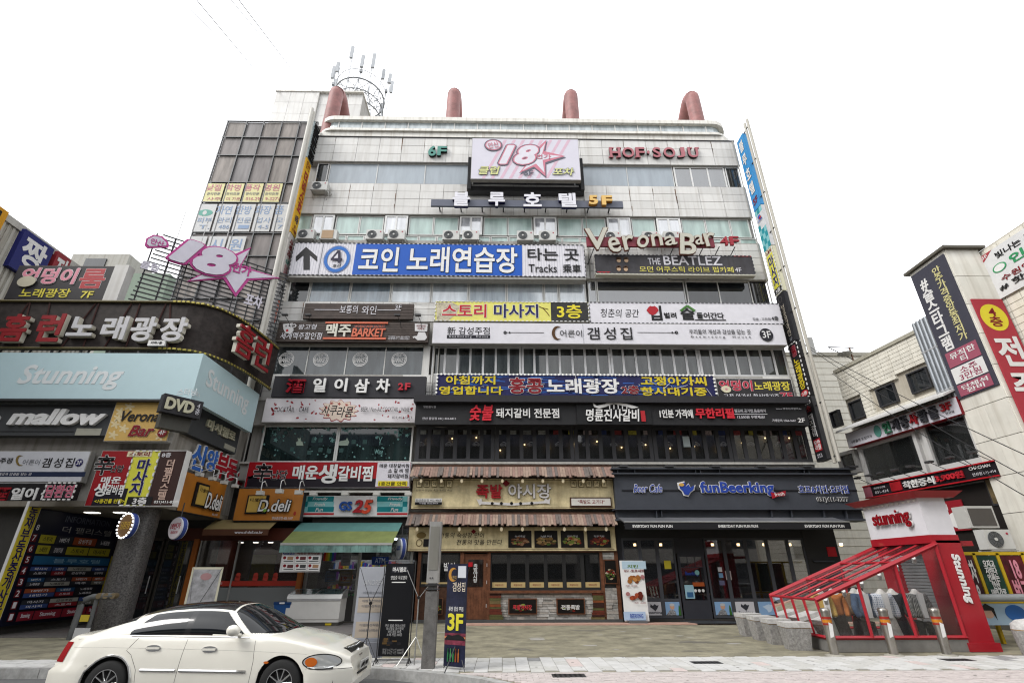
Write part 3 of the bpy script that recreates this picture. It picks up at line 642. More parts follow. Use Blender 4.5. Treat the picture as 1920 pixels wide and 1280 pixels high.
# cocktail cafe
s = Sign('white cocktail cafe sign scattered with small red petals', F, (495, 747, 779, 791), paint('eee9ec', .45), .35, .2, edge=EDGE)
R = random.Random(4); PR = paint('a83a40')
for i in range(46):
    x, y = R.uniform(500, 775), R.uniform(750, 788)
    if 595 < x < 672: continue
    a = R.uniform(0, pi); c, d = cos(a), sin(a); k = R.uniform(1.4, 2.7); s.poly([(x+(p*c-q*d)*k, y+(p*d+q*c)*k) for p, q in ((1.4, 0), (.5, .8), (-.8, .6), (-1.1, 0), (-.6, -.7), (.5, -.6))], PR, .002, 'petal', y=-.001)
s.text('COCKTAIL · CAFE', (515, 764, 580, 773), BK, .0, space=1.1); s.text('BEER / Non-Alc COCKTAIL / WINE', (678, 764, 768, 772), BK, -.005); s.text('031)402-5673', (736, 781, 773, 787), BK, .0)
def cloud(s, cx, cy, rx, ry, m, ext, y, n=13, am=.12, name='blossom_shape'): s.poly([(cx+rx*(1+am*cos(n*t))*cos(t), cy-ry*(1+am*cos(n*t))*sin(t)) for t in [2*pi*k/78 for k in range(78)]], m, ext, name, y=y)
cloud(s, 635, 770, 34, 19, PR, .004, -.003); cloud(s, 635, 769.5, 32.5, 17.8, paint('f0ddcc'), .004, -.006)
for x, y in ((622, 756), (636, 757), (650, 759), (612, 764), (658, 768), (615, 778), (650, 780)): cloud(s, x, y, 2.6, 2.2, paint('b05048'), .003, -.009, 5, .4)
s.text('사쿠', (604, 759, 632, 779), BK, .01, .004, y=-.012, shear=.2); s.text('라뭄', (632, 762, 662, 782), BK, .01, .004, y=-.012, shear=.2)
# hongkong karaoke
s = Sign('blue striped karaoke sign edged with round bulbs, yellow and red letters', F, (819, 703, 1340, 744), mat('hk_face', C('25275a'), .5, var=.25), .55, .3)
R = random.Random(8); b = MB()
for i in range(70):
    x0 = R.uniform(-s.w/2+.1, s.w/2-1.3); z = R.uniform(.05, s.h-.08); L = R.uniform(.5, 1.2); dz = R.uniform(-.05, .05); dz = max(-z+.04, min(s.h-.1-z, dz))
    b.add([(x0, -.002, z), (x0+L, -.002, z+dz), (x0+L, -.002, z+dz+.035), (x0, -.002, z+.05)], [(0, 1, 2, 3)])
b.build('stripe_print', paint('2c62b8'), s.root, kind='stuff'); bulbs(s, .17, .048, -.02)
HY = paint('e2cb2c', .45)
s.text('아침까지', (836, 704.5, 929, 721), HY, .05, .02, y=-.01); s.text('영업합니다', (823, 724, 943, 740), HY, .05, .02, y=-.01); s.text('홍콩', (954, 708, 1018, 738), MAR, .04, .03, [(WH2, .085, .5)], y=-.01); s.text('노래광장', (1025, 710, 1161, 738), WH2, .05, .03, y=-.01); s.text('2층', (1165, 723, 1198, 739), MAR, .04, .03, [(WH2, .085, .5)], y=-.012)
s.text('고정아가씨', (1201, 706, 1324, 723), HY, .05, .02, y=-.01); s.text('항시대기중', (1201, 726, 1325, 742), HY, .05, .02, y=-.01)
b = MB()
for i in range(34):
    x, z, a = R.uniform(-s.w/2+.3, s.w/2-.3), R.uniform(.2, s.h-.2), R.uniform(0, pi); L = R.choice((.06, .06, .3)); b.tube([(x-cos(a)*L, -.05, z-sin(a)*L*.6), (x+cos(a)*L, -.05, z+sin(a)*L*.6)], .014, 4)
b.build('light_stick', paint('d4d4d8'), s.root, kind='stuff')
# buttock karaoke, small black sign at right end
def pinkround(s, R_, t, m, y=-.01): s.text(t, R_, m, .05, .02, [(WH2, .085, .5)], y=y, shear=.05)
s = Sign('small black karaoke sign with round pink letters, right of the bulb-lit blue sign', F, (1345.5, 710, 1487, 749), mat('small_black_face', C('3a383a'), .5, var=.2), .45, .25, edge=WH2)
pinkround(s, (1348, 713, 1411, 733), '엉덩이', paint('c83a50')); s.text('노래광장', (1414, 715, 1481, 732), paint('eddc50'), .035); s.disc(1361, 730, 9, paint('e8e0c0'), .015, 'round_emblem', 6.5, y=-.04); s.disc(1361, 730, 2.5, paint('d898a0'), .004, 'round_emblem', 2, y=-.056)
s.text('고정 아가씨 항상대기중', (1357, 738, 1461, 748), WH, .015); s.text('7F', (1463, 736, 1486, 748), paint('c83a50'), .04, .01, [(WH2, .07, .5)])
# second floor charcoal grill sign
s = Sign('long black grill restaurant sign with red and white raised letters', F, (779, 757, 1513, 796), paint('2b2b2d', .65, dirt=.2), .75, .4)
MB().box(-s.w/2-.08, s.w/2+.08, -.25, .5, s.h, s.h+.3).build('hood', DK, s.root)
s.rect((1081, 758, 1220, 796), paint('1d1d1f', .6), .06); s.text('숯불', (881, 760, 925, 789), paint('e02c3c'), .035, .06, shear=.15, name='letter', y=-.03); s.text('돼지갈비 전문점', (930, 766, 1048, 784), WH2, .03, .05, name='letter', y=-.03)
s.text('일반음식점', (794, 760.5, 817, 764.5), WH, .0); s.text('안산 중앙점 031) 410-6812', (792, 782, 855, 787.5), WH, .005)
s.text('명륜진사갈비', (1098, 768, 1198, 791), WH2, .03, .05, shear=.12, name='letter', y=-.08); s.rect((1201, 771, 1209, 791), paint('c02830'), .03, 'red_seal', y=-.07)
s.poly([(1111, 757), (1118, 762), (1133, 759), (1146, 751), (1160, 757), (1172, 758), (1187, 762), (1196, 765), (1184, 767), (1172, 763), (1150, 758), (1134, 764), (1122, 767), (1113, 764)], WH2, .05, 'roof_drawing', y=-.08)
for x in (1142, 1150, 1158, 1166, 1174): s.poly([(x-1.2, 760), (x+1, 760), (x+1, 768), (x-.5, 768)], WH2, .05, 'roof_drawing', y=-.078)
s.text('1인분 가격에', (1236, 768, 1298, 784), WH2, .035, .05, name='letter', y=-.03); s.text('무한리필', (1303, 766, 1375, 785), paint('e02c3c'), .05, .07, name='letter', y=-.03)
s.text('셀프바,공기밥,음료까지', (1376, 767, 1435, 774), WH, .012); s.rect((1376, 776, 1438, 777), WH); s.text('13,500원 무한제공!', (1382, 779, 1433, 785), WH, .008)
s.text('www.명륜진사갈비.kr', (1454, 764.5, 1502, 768), WH, .0); s.text('가맹문의 1566-3667', (1447, 786, 1491, 791), WH, .0); s.text('2F', (1495, 784, 1508, 792), WH2, .02)
# small logo decals and lamps on the second floor panes
for i in range(14):
    px = 790+i*51.5
    s = Sign('small white logo decal on a dark second floor pane, '+('leftmost of fourteen', 'second from left', 'third from left', 'fourth from left', 'fifth from left', 'sixth from left', 'seventh from left', 'seventh from right', 'sixth from right', 'fifth from right', 'fourth from right', 'third from right', 'second from right', 'rightmost of fourteen')[i], F, (px-7, 828, px+7, 836), None, -.15, back=False, name='window_decal', cat='decal', group='small logos on the second floor panes')
    s.text('명륜진사갈비', (px-7, 831, px+7, 836), WH2, .03, .004); s.poly([(px-6, 831), (px-3, 829), (px, 827.5), (px+3, 829), (px+6, 831), (px, 829.5)], WH2, .004)
# cherry blossom drawings on the cafe panes
R = random.Random(6); AQ = paint('7aa8a4', .7); AQ2 = paint('3c5a58', .7)
s = Sign('pale window drawings of blossoms, cats and a wine glass on the cafe panes', F, (489, 800, 771, 858), None, -.165, back=False, name='window_decal', cat='decal')
for i in range(120):
    y = 801+58*(R.random()**1.7); x = R.uniform(492, 768); k = R.uniform(.7, 2.2) if y < 825 else R.uniform(.5, 1.1)
    cloud(s, x, y, k*1.6, k*1.6, AQ if R.random() < .6 else AQ2, .003, -.003, 5, .35, 'blossom')
for x in (562, 645): s.poly([(x-6, 835), (x-7, 829), (x-3, 826), (x-4, 820), (x-1, 822), (x+2, 820), (x+2, 826), (x+6, 829), (x+7, 835)] if x < 600 else [(x-12, 835), (x-13, 830), (x-6, 826), (x+3, 825), (x+6, 820), (x+8, 825), (x+10, 828), (x+7, 835)], paint('a8b8a8', .7), .003, 'cat_drawing', y=-.004)
for x, y in ((588, 826), (601, 825), (625, 826), (663, 828), (684, 828), (548, 842), (601, 843), (640, 844), (580, 848), (617, 845)): s.rect((x-4, y-4, x+4, y+4), AQ2, .002, 'note_card', y=-.002)
s.text('Wine', (702, 842, 718, 851), AQ, .01, .003, y=-.004); s.text('Y', (709, 819, 717, 834), AQ, .0, .003, y=-.004)
# red spicy ribs sign
s = Sign('red and black spicy rib sign with white panel at right, above the store awning', F, (463, 866, 768.5, 913), paint('ad1420', .45), .75, .35, edge=STEEL)
s.rect((463, 897, 706, 913), paint('201a24')); s.poly([(463, 896), (466, 892), (471, 897), (477, 889), (483, 897)], paint('201a24'), .004); s.rect((706, 866.5, 768, 912), paint('e9e6ee'))
s.text('辛', (476, 868, 510, 902), BK, .03, .01, [(WH2, .065, .5)]); s.text('난당', (508, 881, 539, 899), BK, .03, .01, [(WH2, .06, .5)])
s.text('매운', (549, 872, 597, 899), WH2, .05, .01, [(BK, .075, .5)]); s.text('생', (597, 870, 632, 906), WH2, .055, .01, [(BK, .08, .5)]); s.text('갈비찜', (634, 873, 699, 902), WH2, .045, .01, [(BK, .075, .5)])
s.text('매운 대창갈비찜', (712, 869, 767, 876.5), BK, .012); s.text('소 갈 비 찜', (728, 878, 766, 886), BK, .012); s.text('돼지갈비찜', (727, 888, 765, 896), BK, .012); s.rect((709, 901.5, 764, 911), paint('ecd820')); s.text('1층건물 안쪽', (711, 903, 762, 910), BK, .02)
# air conditioners on brackets
ACW = paint('dcdcd8', .45, dirt=.2)
def make_ac(label, cover=False):
    t = thing('air_conditioner', label, 'air conditioner', group='outdoor air conditioning units on the fifth floor sills')
    MB().box(-.43, .43, -.34, 0, 0, .58).build('body', ACW, t)
    if cover: MB().box(-.33, .25, -.37, -.345, .04, .53).build('cover_board', paint('b89a78'), t)
    else:
        o = MB().disc(-.13, .29, .235, -.355, -.342, 24).build('fan_opening', paint('8a8c8c'), t)
        g = MB()
        for r in (.23, .19, .15, .11, .07): g.ring(-.13, .29, r, r-.012, -.368, -.356, 20)
        for k in range(8): g.tube([(-.13, -.36, .29), (-.13+.22*cos(k*pi/4), -.36, .29+.22*sin(k*pi/4))], .006, 4)
        g.build('fan_guard', paint('5c5e60'), t); MB().disc(-.13, .29, .05, -.378, -.36, 12).build('hub', ACW, t)
        MB().disc(.3, .46, .035, -.352, -.342, 10).build('logo', paint('b83048'), t)
    b = MB()
    for x in (-.36, .36): b.box(x-.02, x+.02, -.42, .12, -.06, -.02).tube([(x, -.38, -.04), (x, .1, -.34)], .016, 4)
    b.box(-.4, .4, -.42, -.38, -.06, -.02); b.build('bracket', EDGE, t)
    MB().tube([(.43, -.2, .12), (.56, -.15, .05), (.52, 0, -.1), (.58, .1, .1)], .025, 6).build('pipe', paint('b0aea8'), t)
    return t
pos = [(571, 447), (614, 448), (701, 448), (742, 448), (845, 449), (882, 449), (985, 450), (1027, 450), (1150, 451), (1222, 451), (1262, 451)]
words = ['air conditioner at the far left of the fifth floor row', 'air conditioner with a brown board over its fan, second from the left', 'third air conditioner from the left of the fifth floor row, beside the white sliding window', 'fourth air conditioner from the left, under the second white sliding window', 'fifth air conditioner from the left on the fifth floor sill', 'sixth air conditioner from the left, under the third white sliding window', 'air conditioner above the words 타는 곳, left one of the pair', 'air conditioner above the words 타는 곳, right one of the pair', 'air conditioner half hidden behind the V of the Verona letters', 'air conditioner peeking over the letters r and o of Verona', 'air conditioner peeking over the letters n and a of Verona']
src = None
for (px, py), lab in zip(pos, words):
    u, z = F.at(px, py, .42)
    if 'board' in lab: t = make_ac(lab, True); t.location = (u, FY-.08, z)
    elif src is None: src = t = make_ac(lab); t.location = (u, FY-.08, z)
    else: t = dup(src, (u, FY-.08, z), 0, lab)
u, z = F.at(597, 356, .42); dup(src, (u, FY-.08, z), 0, 'lone air conditioner higher up beside the dark sixth floor window')
# ---------------------------------------------------------------- signs given directly in wall metres: u along the wall, z up
class SignU(Sign):
    """as Sign, placed by (u0,u1,z0,z1); inside it rectangles are fractions of the face, (0,0) top left"""
    def __init__(s, label, P, box, m, out=.3, thick=.2, name='signboard', cat='sign', group=None, edge=None, back=True):
        s.P = P; s.out = out; a, b, z0, z1 = box; s.u0 = (a+b)/2; s.z0 = z0; p = P.o + P.u*s.u0 + P.n*out
        s.root = thing(name, label, cat, (p.x, p.y, z0), P.ang, group); s.w = b-a; s.h = z1-z0; s.k = 0
        if back:
            w, h = s.w/2, s.h; MB().box(-w, w, 0, thick, 0, h).build('board', m, s.root); e = .022
            if edge: MB().box(-w-e, w+e, .01, thick-.01, -e, 0).box(-w-e, w+e, .01, thick-.01, h, h+e).box(-w-e, -w, .01, thick-.01, 0, h).box(w, w+e, .01, thick-.01, 0, h).build('trim', edge, s.root)
    def pt(s, x, y): return -s.w/2+x*s.w, s.h*(1-y)
    def loc(s, R):
        a, d = s.pt(R[0], R[1]); b, c = s.pt(R[2], R[3]); return a, b, c, d
def quad(P, tl, tr, br, bl, out=0):
    q = [P.at(*p, out) for p in (tl, tr, br, bl)]
    return ((q[0][0]+q[3][0])/2, (q[1][0]+q[2][0])/2, (q[2][1]+q[3][1])/2, (q[0][1]+q[1][1])/2)
def vt(s): return '\n'.join(s)
# ---- blade signs up the right edge of the building
RB = Plane((13.6, FY, 0), -90)
def zr(P, u, py, x0=1300, x1=1650):
    """height on plane P at distance u along it, on image row py"""
    lo, hi = x0, x1
    for _ in range(40):
        m = (lo+hi)/2
        if P.at(m, py)[0] < u: lo = m
        else: hi = m
    return P.at(lo, py)[1]
zz = [zr(RB, .4, y) for y in (260, 391, 467, 551, 643, 746, 862)]
ux = (.06, .78)
TB = paint('3f9ada', .45)
st = thing('sign_tower', 'tall pale pipe frame holding the vertical signs at the right edge of the building', 'steel frame', (13.6, FY, 0))
for y in (-1.05, -1.35):
    MB().tube([(.05, y, zz[-1]-.25), (.05, y, zz[0]+.45)], .075, 8).build('pole', paint('c9c5ba', .45, dirt=.4), st)
for k in range(9):
    z = zz[-1]+(zz[0]-zz[-1])*k/8; MB().tube([(.05, 0, z), (.05, -1.35, z)], .035, 5).build('cross_bar', DST, st)
s = SignU('blue vertical hotel sign, topmost at the right edge of the building', RB, (*ux, zz[1], zz[0]), TB, .06, .22)
for i, ch in enumerate('블루호텔'): s.text(ch, (.2, .05+i*.2, .82, .2+i*.2), WH2, .04, .015, [(NAVY, .06, .5)])
s.text('5F', (.2, .86, .85, .94), MAR, .04)
s = SignU('white and teal checked vertical sign under the blue hotel sign', RB, (*ux, zz[2], zz[1]-.05), paint('e4e4e6'), .06, .22)
TEAL = paint('2c98a4'); TEAL2 = paint('8fcfd4')
for i in range(8):
    for j in range(3):
        if i in (1, 2) or i == 3 and j: continue
        s.rect((j/3, i/8, (j+1)/3, (i+1)/8), TEAL if (i+j) % 2 else TEAL2, .003, 'check', y=-.001)
s.disc(.5, .2, .2, BLUE, ry=.035); s.disc(.6, .24, .15, REDL, ry=.03); s.text('GS25', (.2, .27, .85, .31), BLUE, .03)
s = SignU('yellow and white vertical massage sign with dashed light edge, right column', RB, (*ux, zz[3], zz[2]-.05), paint('e9e6c8'), .06, .22); dots(s, .2, m=WH2)
s.rect((.12, .12, .88, .86), paint('e8e24a'), .003); s.text(vt('마사지'), (.2, .16, .85, .84), NAVY, .05, .01, [(WH2, .08, .5)]); s.text('스토리', (.15, .03, .85, .1), MAR, .03); s.rect((.05, .87, .95, .98), BK); s.text('3층', (.2, .885, .8, .97), WH2, .03)
s = SignU('dark slate vertical wine bar sign with pale thin letters, right column', RB, (*ux, zz[4], zz[3]-.05), paint('2c2c30', .6), .06, .22)
s.text(vt('보통의와인'), (.3, .22, .72, .86), paint('c8beae'), .0); s.disc(.45, .1, .2, paint('6e6a66'), ry=.06, r2=.9); s.text('3F', (.35, .9, .7, .96), GREY, .0)
s = SignU('black vertical karaoke sign with yellow letters, right column', RB, (*ux, zz[5], zz[4]-.05), paint('1f1d1f', .6), .06, .22); dots(s, .22, m=WH2)
s.text(vt('홍콩'), (.2, .04, .8, .24), MAR, .03, .01, [(PINK, .07, .5)]); s.text(vt('노래광장'), (.2, .28, .8, .84), HY, .04); s.disc(.5, .92, .4, REDL, ry=.055); s.text('2층', (.2, .885, .8, .955), WH2, .03)
s = SignU('black vertical pork rib sign with white letters and red foot, lowest in the right column', RB, (*ux, zz[6], zz[5]-.05), paint('232326', .6), .06, .3, edge=DST)
s.text('명륜진', (.15, .04, .85, .09), WH2, .02); s.text('숯', (.25, .12, .75, .22), paint('a02830'), .02); s.text(vt('돼지갈비'), (.25, .26, .78, .64), WH2, .035); s.rect((.15, .67, .85, .86), paint('b8242e')); s.text('무한\n리필', (.2, .69, .8, .84), WH2, .03); s.text('031\n410', (.2, .9, .7, .96), WH, .0)
# ---- blade signs up the left edge
LB = Plane((-10.9, FY, 0), 90)
zl = [zr(LB, -.7, y, 700, 380) if False else 0 for y in ()]
def zrl(P, u, py):
    lo, hi = 380, 640
    for _ in range(40):
        m = (lo+hi)/2
        if P.at(m, py)[0] < u: lo = m
        else: hi = m
    return P.at(lo, py)[1]
zl = [zrl(LB, -.35, y) for y in (236, 302, 441, 519, 612, 636)]
ux = (-.68, -.04)
st = thing('sign_tower', 'white twin pipe frame holding the vertical signs at the left edge of the building', 'steel frame', (-10.9, FY, 0))
for y in (-.85, -1.1): MB().tube([(-.05, y, 8), (-.05, y, zl[0]+.5)], .10, 8).build('pole', paint('e2dfd6', .45, dirt=.4), st)
for k in range(9): z = 9+(zl[0]-9)*k/8; MB().tube([(-.05, 0, z), (-.05, -1.1, z)], .035, 5).build('cross_bar', DST, st)
s = SignU('half stripped vertical sign of black strips, topmost at the left edge of the building', LB, (*ux, zl[1], zl[0]), paint('bfcdd0', .5, var=.4), .05, .2)
b = MB(); R = random.Random(2)
for i in range(26): z = s.h*(i+.5)/27; b.tube([(-s.w/2+.05, -.03, z+R.uniform(-.1, .1)), (s.w/2, -.05, z+R.uniform(-.15, .1))], .035, 4)
b.build('torn_strip', BK, s.root, kind='stuff')
s = SignU('long yellow vertical sign with red letters at the left edge of the building', LB, (*ux, zl[2], zl[1]-.05), paint('f0bc28'), .05, .25)
s.text('안산', (.15, .02, .85, .12), MAR, .03); s.text(vt('더비스호'), (.15, .16, .85, .7), paint('b01c28'), .05, .01, [(NAVY, .065, .4)]); s.text('8층', (.2, .75, .8, .85), NAVY, .03); s.text('031\n411-8580', (.15, .88, .85, .97), MAR, .01)
s = SignU('white vertical pub sign with dark red brush letters, left column', LB, (*ux, zl[3], zl[2]-.05), paint('ddd9d4'), .05, .25)
s.text(vt('사쿠라'), (.2, .1, .8, .55), MAR, .04, .01, [(BK, .06, .4)]); s.text('6F', (.2, .6, .8, .7), GRN, .03); s.text('안산\n감성', (.2, .74, .8, .95), paint('c06878'), .02)
s = SignU('pale vertical sign with orange BARKET lettering, lowest in the left column', LB, (*ux, zl[4], zl[3]-.4), paint('dcdcdc'), .05, .25)
s.text(vt('맥주'), (.3, .04, .85, .32), BK, .04); s.text(vt('BARKET'), (.35, .38, .7, .92), paint('d8582c'), .03)
s = SignU('small graffitied white panel under the BARKET vertical sign', LB, (*ux, zl[5], zl[4]-.05), paint('cfcfcf', .6), .05, .25); s.text('노래', (.15, .2, .85, .8), BK, -.004)
# ---- dark glass tower behind
GT = Plane((0, 22.9, 0), 0)
rows = [228, 258, 292, 342.6, 380, 437, 480, 520, 560, 600, 640, 700]
zg = [GT.at(480, y)[1] for y in rows]; zg[-1] = 6
xc = [GT.at(x, 228)[0] for x in (427.5, 463.6, 495.5, 530, 563, 597)]; xc = [xc[0]-(xc[2]-xc[1])*0]+xc[1:]
tw = thing('glass_tower', 'dull dark glass stair tower left of the main building', 'building', (0, 22.9, 0))
PT = [glass('tower_pane_a', (.17, .155, .15), .0, .5, streak=.25, ior=1.25), glass('tower_pane_b', (.20, .18, .165), .0, .5, streak=.3, ior=1.25), glass('tower_pane_c', (.14, .13, .13), .01, .4, streak=.25, ior=1.25)]
MB().box(xc[0], xc[-1]+1, .25, 6, 0, zg[0]-.05).build('core', mat('tower_core', (.09, .085, .08), .8), tw)
fr = MB()
for x in xc: fr.box(x-.025, x+.025, -.03, .06, 6, zg[0])
for z in zg: fr.box(xc[0]-.04, xc[-1], -.04, .05, z-.022, z+.022)
fr.build('frame', mat('tower_frame', (.06, .065, .07), .5), tw); R = random.Random(9)
for i in range(len(zg)-1):
    for a, c in zip(xc, xc[1:]): MB().box(a+.03, c-.03, .06, .1, zg[i+1]+.03, zg[i]-.03).build('pane', R.choice(PT), tw)
def decal(P, label, R_, m, out=0, ang=0):
    return Sign(label, P, R_, m, out, .006, name='window_sticker', cat='window sticker')
YP = paint('e6dfa4', .5); WP = paint('d5d6d6', .5); LBT = paint('8ea6c8'); PKT = paint('c8788c')
for i, (t1, t2) in enumerate((('낮절', '사주'), ('학명', '더 기운'), ('품작', '016-29'), ('명원', '9-3271'))):
    x0 = 382+i*36.4; s = decal(GT, 'yellow window sticker with pink letters on the glass tower, %s of four' % ('first', 'second', 'third', 'fourth')[i], (x0+2.5, 344, x0+35.5, 378.5), YP, .02)
    s.text(t1, (x0+5, 346, x0+33, 358), PKT, .02); s.text(t2, (x0+6, 370, x0+32, 376), PKT, .0); s.text('관리전문', (x0+6, 361, x0+31, 366), GREY, .0)
for i, (t1, t2, t3) in enumerate((('', '피부', 'T.'), ('자연', '관리', '486'), ('한방', '전문', '-'), ('화장', '업사', '4-5'), ('품', '모집', '7F'))):
    x0 = 365+i*36.8; s = decal(GT, 'pale blue and white window sticker on the glass tower, %s of five' % ('first', 'second', 'third', 'fourth', 'last')[i], (x0+2, 382.5, x0+35, 434), WP, .02)
    if t1: s.text(t1, (x0+4, 386, x0+(33 if i < 4 else 20), 402), LBT, .02)
    else: s.disc(x0+20, 399, 14, paint('5aa898'), .004, 'emblem', 6); s.disc(x0+19, 399, 4, WP, .004, 'emblem', 4)
    s.text(t2, (x0+5, 408, x0+32, 418), LBT, .0); s.text(t3, (x0+8, 422, x0+28, 429), LBT, .0)
for i, t1 in enumerate(('', '시', '원')):
    x0 = 349+i*37; s = decal(GT, 'faded white window sticker low on the glass tower, %s of three' % ('left', 'middle', 'right')[i], (x0+2, 443, x0+35, 478), WP, .02)
    if t1: s.text(t1, (x0+8, 448, x0+30, 470), LBT, .02)
# ---- penthouse on the roof, antennas, cables
PH = Plane((0, 30, 0), 0)
a, z1 = PH.at(521, 174.6); c, _ = PH.at(681, 177); z0 = 25.5
MB().box(a, c, 8.35, 13, z0, z1-.05).build('penthouse', WALL, bld); m_ = PH.at(612, 176)[0]
nr = 10; rh = (z1-z0)/nr
for r in range(nr):
    for k in range(6):
        x0 = a+(c-a)*k/6; x1 = a+(c-a)*(k+1)/6
        MB().box(x0+.01, x1-.01, 8.25-(.18 if x1 < m_+.3 else 0), 8.352, z0+r*rh+.01, z0+(r+1)*rh-.01).build('penthouse_panel', R.choice(TILE), bld)
MB().box(a-.08, c+.08, 8.0, 13.1, z1-.05, z1+.08).build('penthouse_coping', CAP, bld)
cx, zb_ = PH.at(652, 168); an = thing('antenna_mast', 'ring lattice of phone antennas on the roof behind the left red arch', 'antenna', (cx+.1, 32.6, z1))
GM = mat('galvanised', (.22, .23, .24), .5, .4); RR = 2.15
def circ(r, z, n=28): return [(r*cos(2*pi*k/n), r*sin(2*pi*k/n), z) for k in range(n+1)]
for z, r in ((2.6, .07), (1.3, .05), (.1, .06), (3.7, .03)): MB().tube(circ(RR, z), r, 6, False).build('ring', GM, an)
t = MB()
for k in range(14):
    A = 2*pi*k/14; B = 2*pi*(k+1)/14
    t.tube([(RR*cos(A), RR*sin(A), .0), (RR*cos(A), RR*sin(A), 2.7)], .035, 4); t.tube([(RR*cos(A), RR*sin(A), .1), (RR*cos(B), RR*sin(B), 1.3)], .025, 4).tube([(RR*cos(B), RR*sin(B), 1.3), (RR*cos(A), RR*sin(A), 2.6)], .025, 4)
    t.tube([(RR*cos(A), RR*sin(A), 2.6), (-RR*cos(A+.8), -RR*sin(A+.8), 2.5)], .028, 4)
t.build('lattice', GM, an); R = random.Random(12)
for k, A in enumerate((175, 205, 232, 262, 285, 305, 330, 352, 20, 60, 110, 145)):
    x, y = RR*1.12*cos(rad(A)), RR*1.12*sin(rad(A)); h = R.uniform(3.9, 5.4); o = MB().tube([(x, y, 2.2), (x, y, h)], .03, 5).build('antenna_pole', GM, an)
    L = R.choice((1.2, 1.5, 1.8)); MB().box(x*1.08-.13, x*1.08+.13, y*1.08-.09, y*1.08+.09, h-L*.6, h+L*.4).build('antenna_panel', paint('c4c8cc', .5), an)
    if k % 3 == 1: MB().box(x-.12, x+.12, y-.1, y+.1, 3.0, 3.3).build('radio_unit', GM, an)
CBL = mat('cable_grey', (.3, .3, .31), .6)
for i, (p0, q) in enumerate((((525, 172), (360, -10)), ((523, 172), (330, -10)), ((590, 172), (440, -10)), ((587, 172), (425, -10)))):
    u, z = PH.at(*p0); d = ray(*q); e = EYE+d*(9/d.z*1.9); A = Vector((u, 30.1, z)); m1 = (A+e)/2-Vector((0, 0, .5))
    l = ('left', 'faint far left', 'right', 'faint right')[i]; o = thing('cable', l+' thin cable running up into the white sky from the roof', 'cable', tuple(A))
    MB().tube([(0, 0, 0), tuple((A+e)/2-A-Vector((0, 0, .35))), tuple(e-A)], .012 if i % 2 else .017, 5).build('strand', CBL, o)
# ---------------------------------------------------------------- corner building on the left
cb = thing('corner_building', 'low corner building on the left, hidden behind stacked sign boards', 'building', (-11.4, 17.3, 0))
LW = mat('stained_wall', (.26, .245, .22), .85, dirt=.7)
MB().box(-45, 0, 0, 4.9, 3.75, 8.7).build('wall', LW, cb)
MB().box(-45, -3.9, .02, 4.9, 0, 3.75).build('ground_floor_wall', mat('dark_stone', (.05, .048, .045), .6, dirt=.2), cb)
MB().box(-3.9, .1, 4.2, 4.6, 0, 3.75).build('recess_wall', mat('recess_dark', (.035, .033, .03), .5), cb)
MB().box(-45, .35, -.45, 4.2, 3.62, 3.78).build('soffit', paint('8d867a', .7, dirt=.4), cb)
for x in (-2.9, -1.9, -1.2): MB().box(x-.18, x+.18, 1.2, 1.5, 3.6, 3.62).build('soffit_lamp', mat('lamp_warm', (1, .95, .85), .5, emit=3), cb)
for x in (-2.9, -1.75): # entrance doors in the recess
    o = MB().box(x, x+.06, 4.05, 4.15, 0, 2.9).box(x+1.0, x+1.06, 4.05, 4.15, 0, 2.9).box(x, x+1.06, 4.05, 4.15, 2.85, 2.95).box(x, x+1.06, 4.05, 4.15, 0, .15).build('door', paint('4a4640', .4), cb)
    MB().box(x+.06, x+1, 4.1, 4.12, .15, 2.85).build('pane', GD, o); MB().tube([(x+.9, 4.0, 1.0), (x+.9, 4.0, 1.6)], .02, 6).build('handle', STEEL, o)
MARB = mat('speckled_marble', (.085, .08, .078), .35, var=.9, sc=22, spec=.5)
p = MB(); p.lathe([(.48, 0), (.48, 3.65)], -.45, .35, 20); p.build('pillar', MARB, cb)
for i in range(7): MB().tube([(-8+i*1.1, .6, 8.7), (-8.4+i*1.1, .9, 10.6)], .05, 5).tube([(-8+i*1.1, .6, 8.7), (-7.2+i*1.1, .5, 10.6)], .035, 5).build('roof_strut', DST, cb)
# standpipe in front of the pillar
sp = thing('standpipe', 'grey bent standpipe with brass valves before the dark pillar', 'standpipe', (-12.2, 16.6, 0))
MB().tube([(0, 0, 0), (.02, 0, .85), (.1, 0, 1.0), (.3, 0, 1.07), (.9, -.02, 1.1)], .09, 10).build('pipe', paint('6c6e6e', .5, dirt=.3), sp); MB().tube([(.42, 0, 0), (.42, 0, 1.05)], .06, 8).build('leg_pipe', paint('6c6e6e', .5, dirt=.3), sp)
for x in (.5, .7, .9): MB().tube([(x, -.1, 1.1), (x, .08, 1.1)], .08, 8).build('valve', mat('brass_dull', (.22, .17, .10), .45, .6), sp)
MB().box(.18, .42, -.1, -.085, .45, .62).build('yellow_tag', paint('d8c040'), sp); MB().box(.2, .62, -.2, -.18, .0, .3).build('paper_box', paint('e0e0e0'), sp)
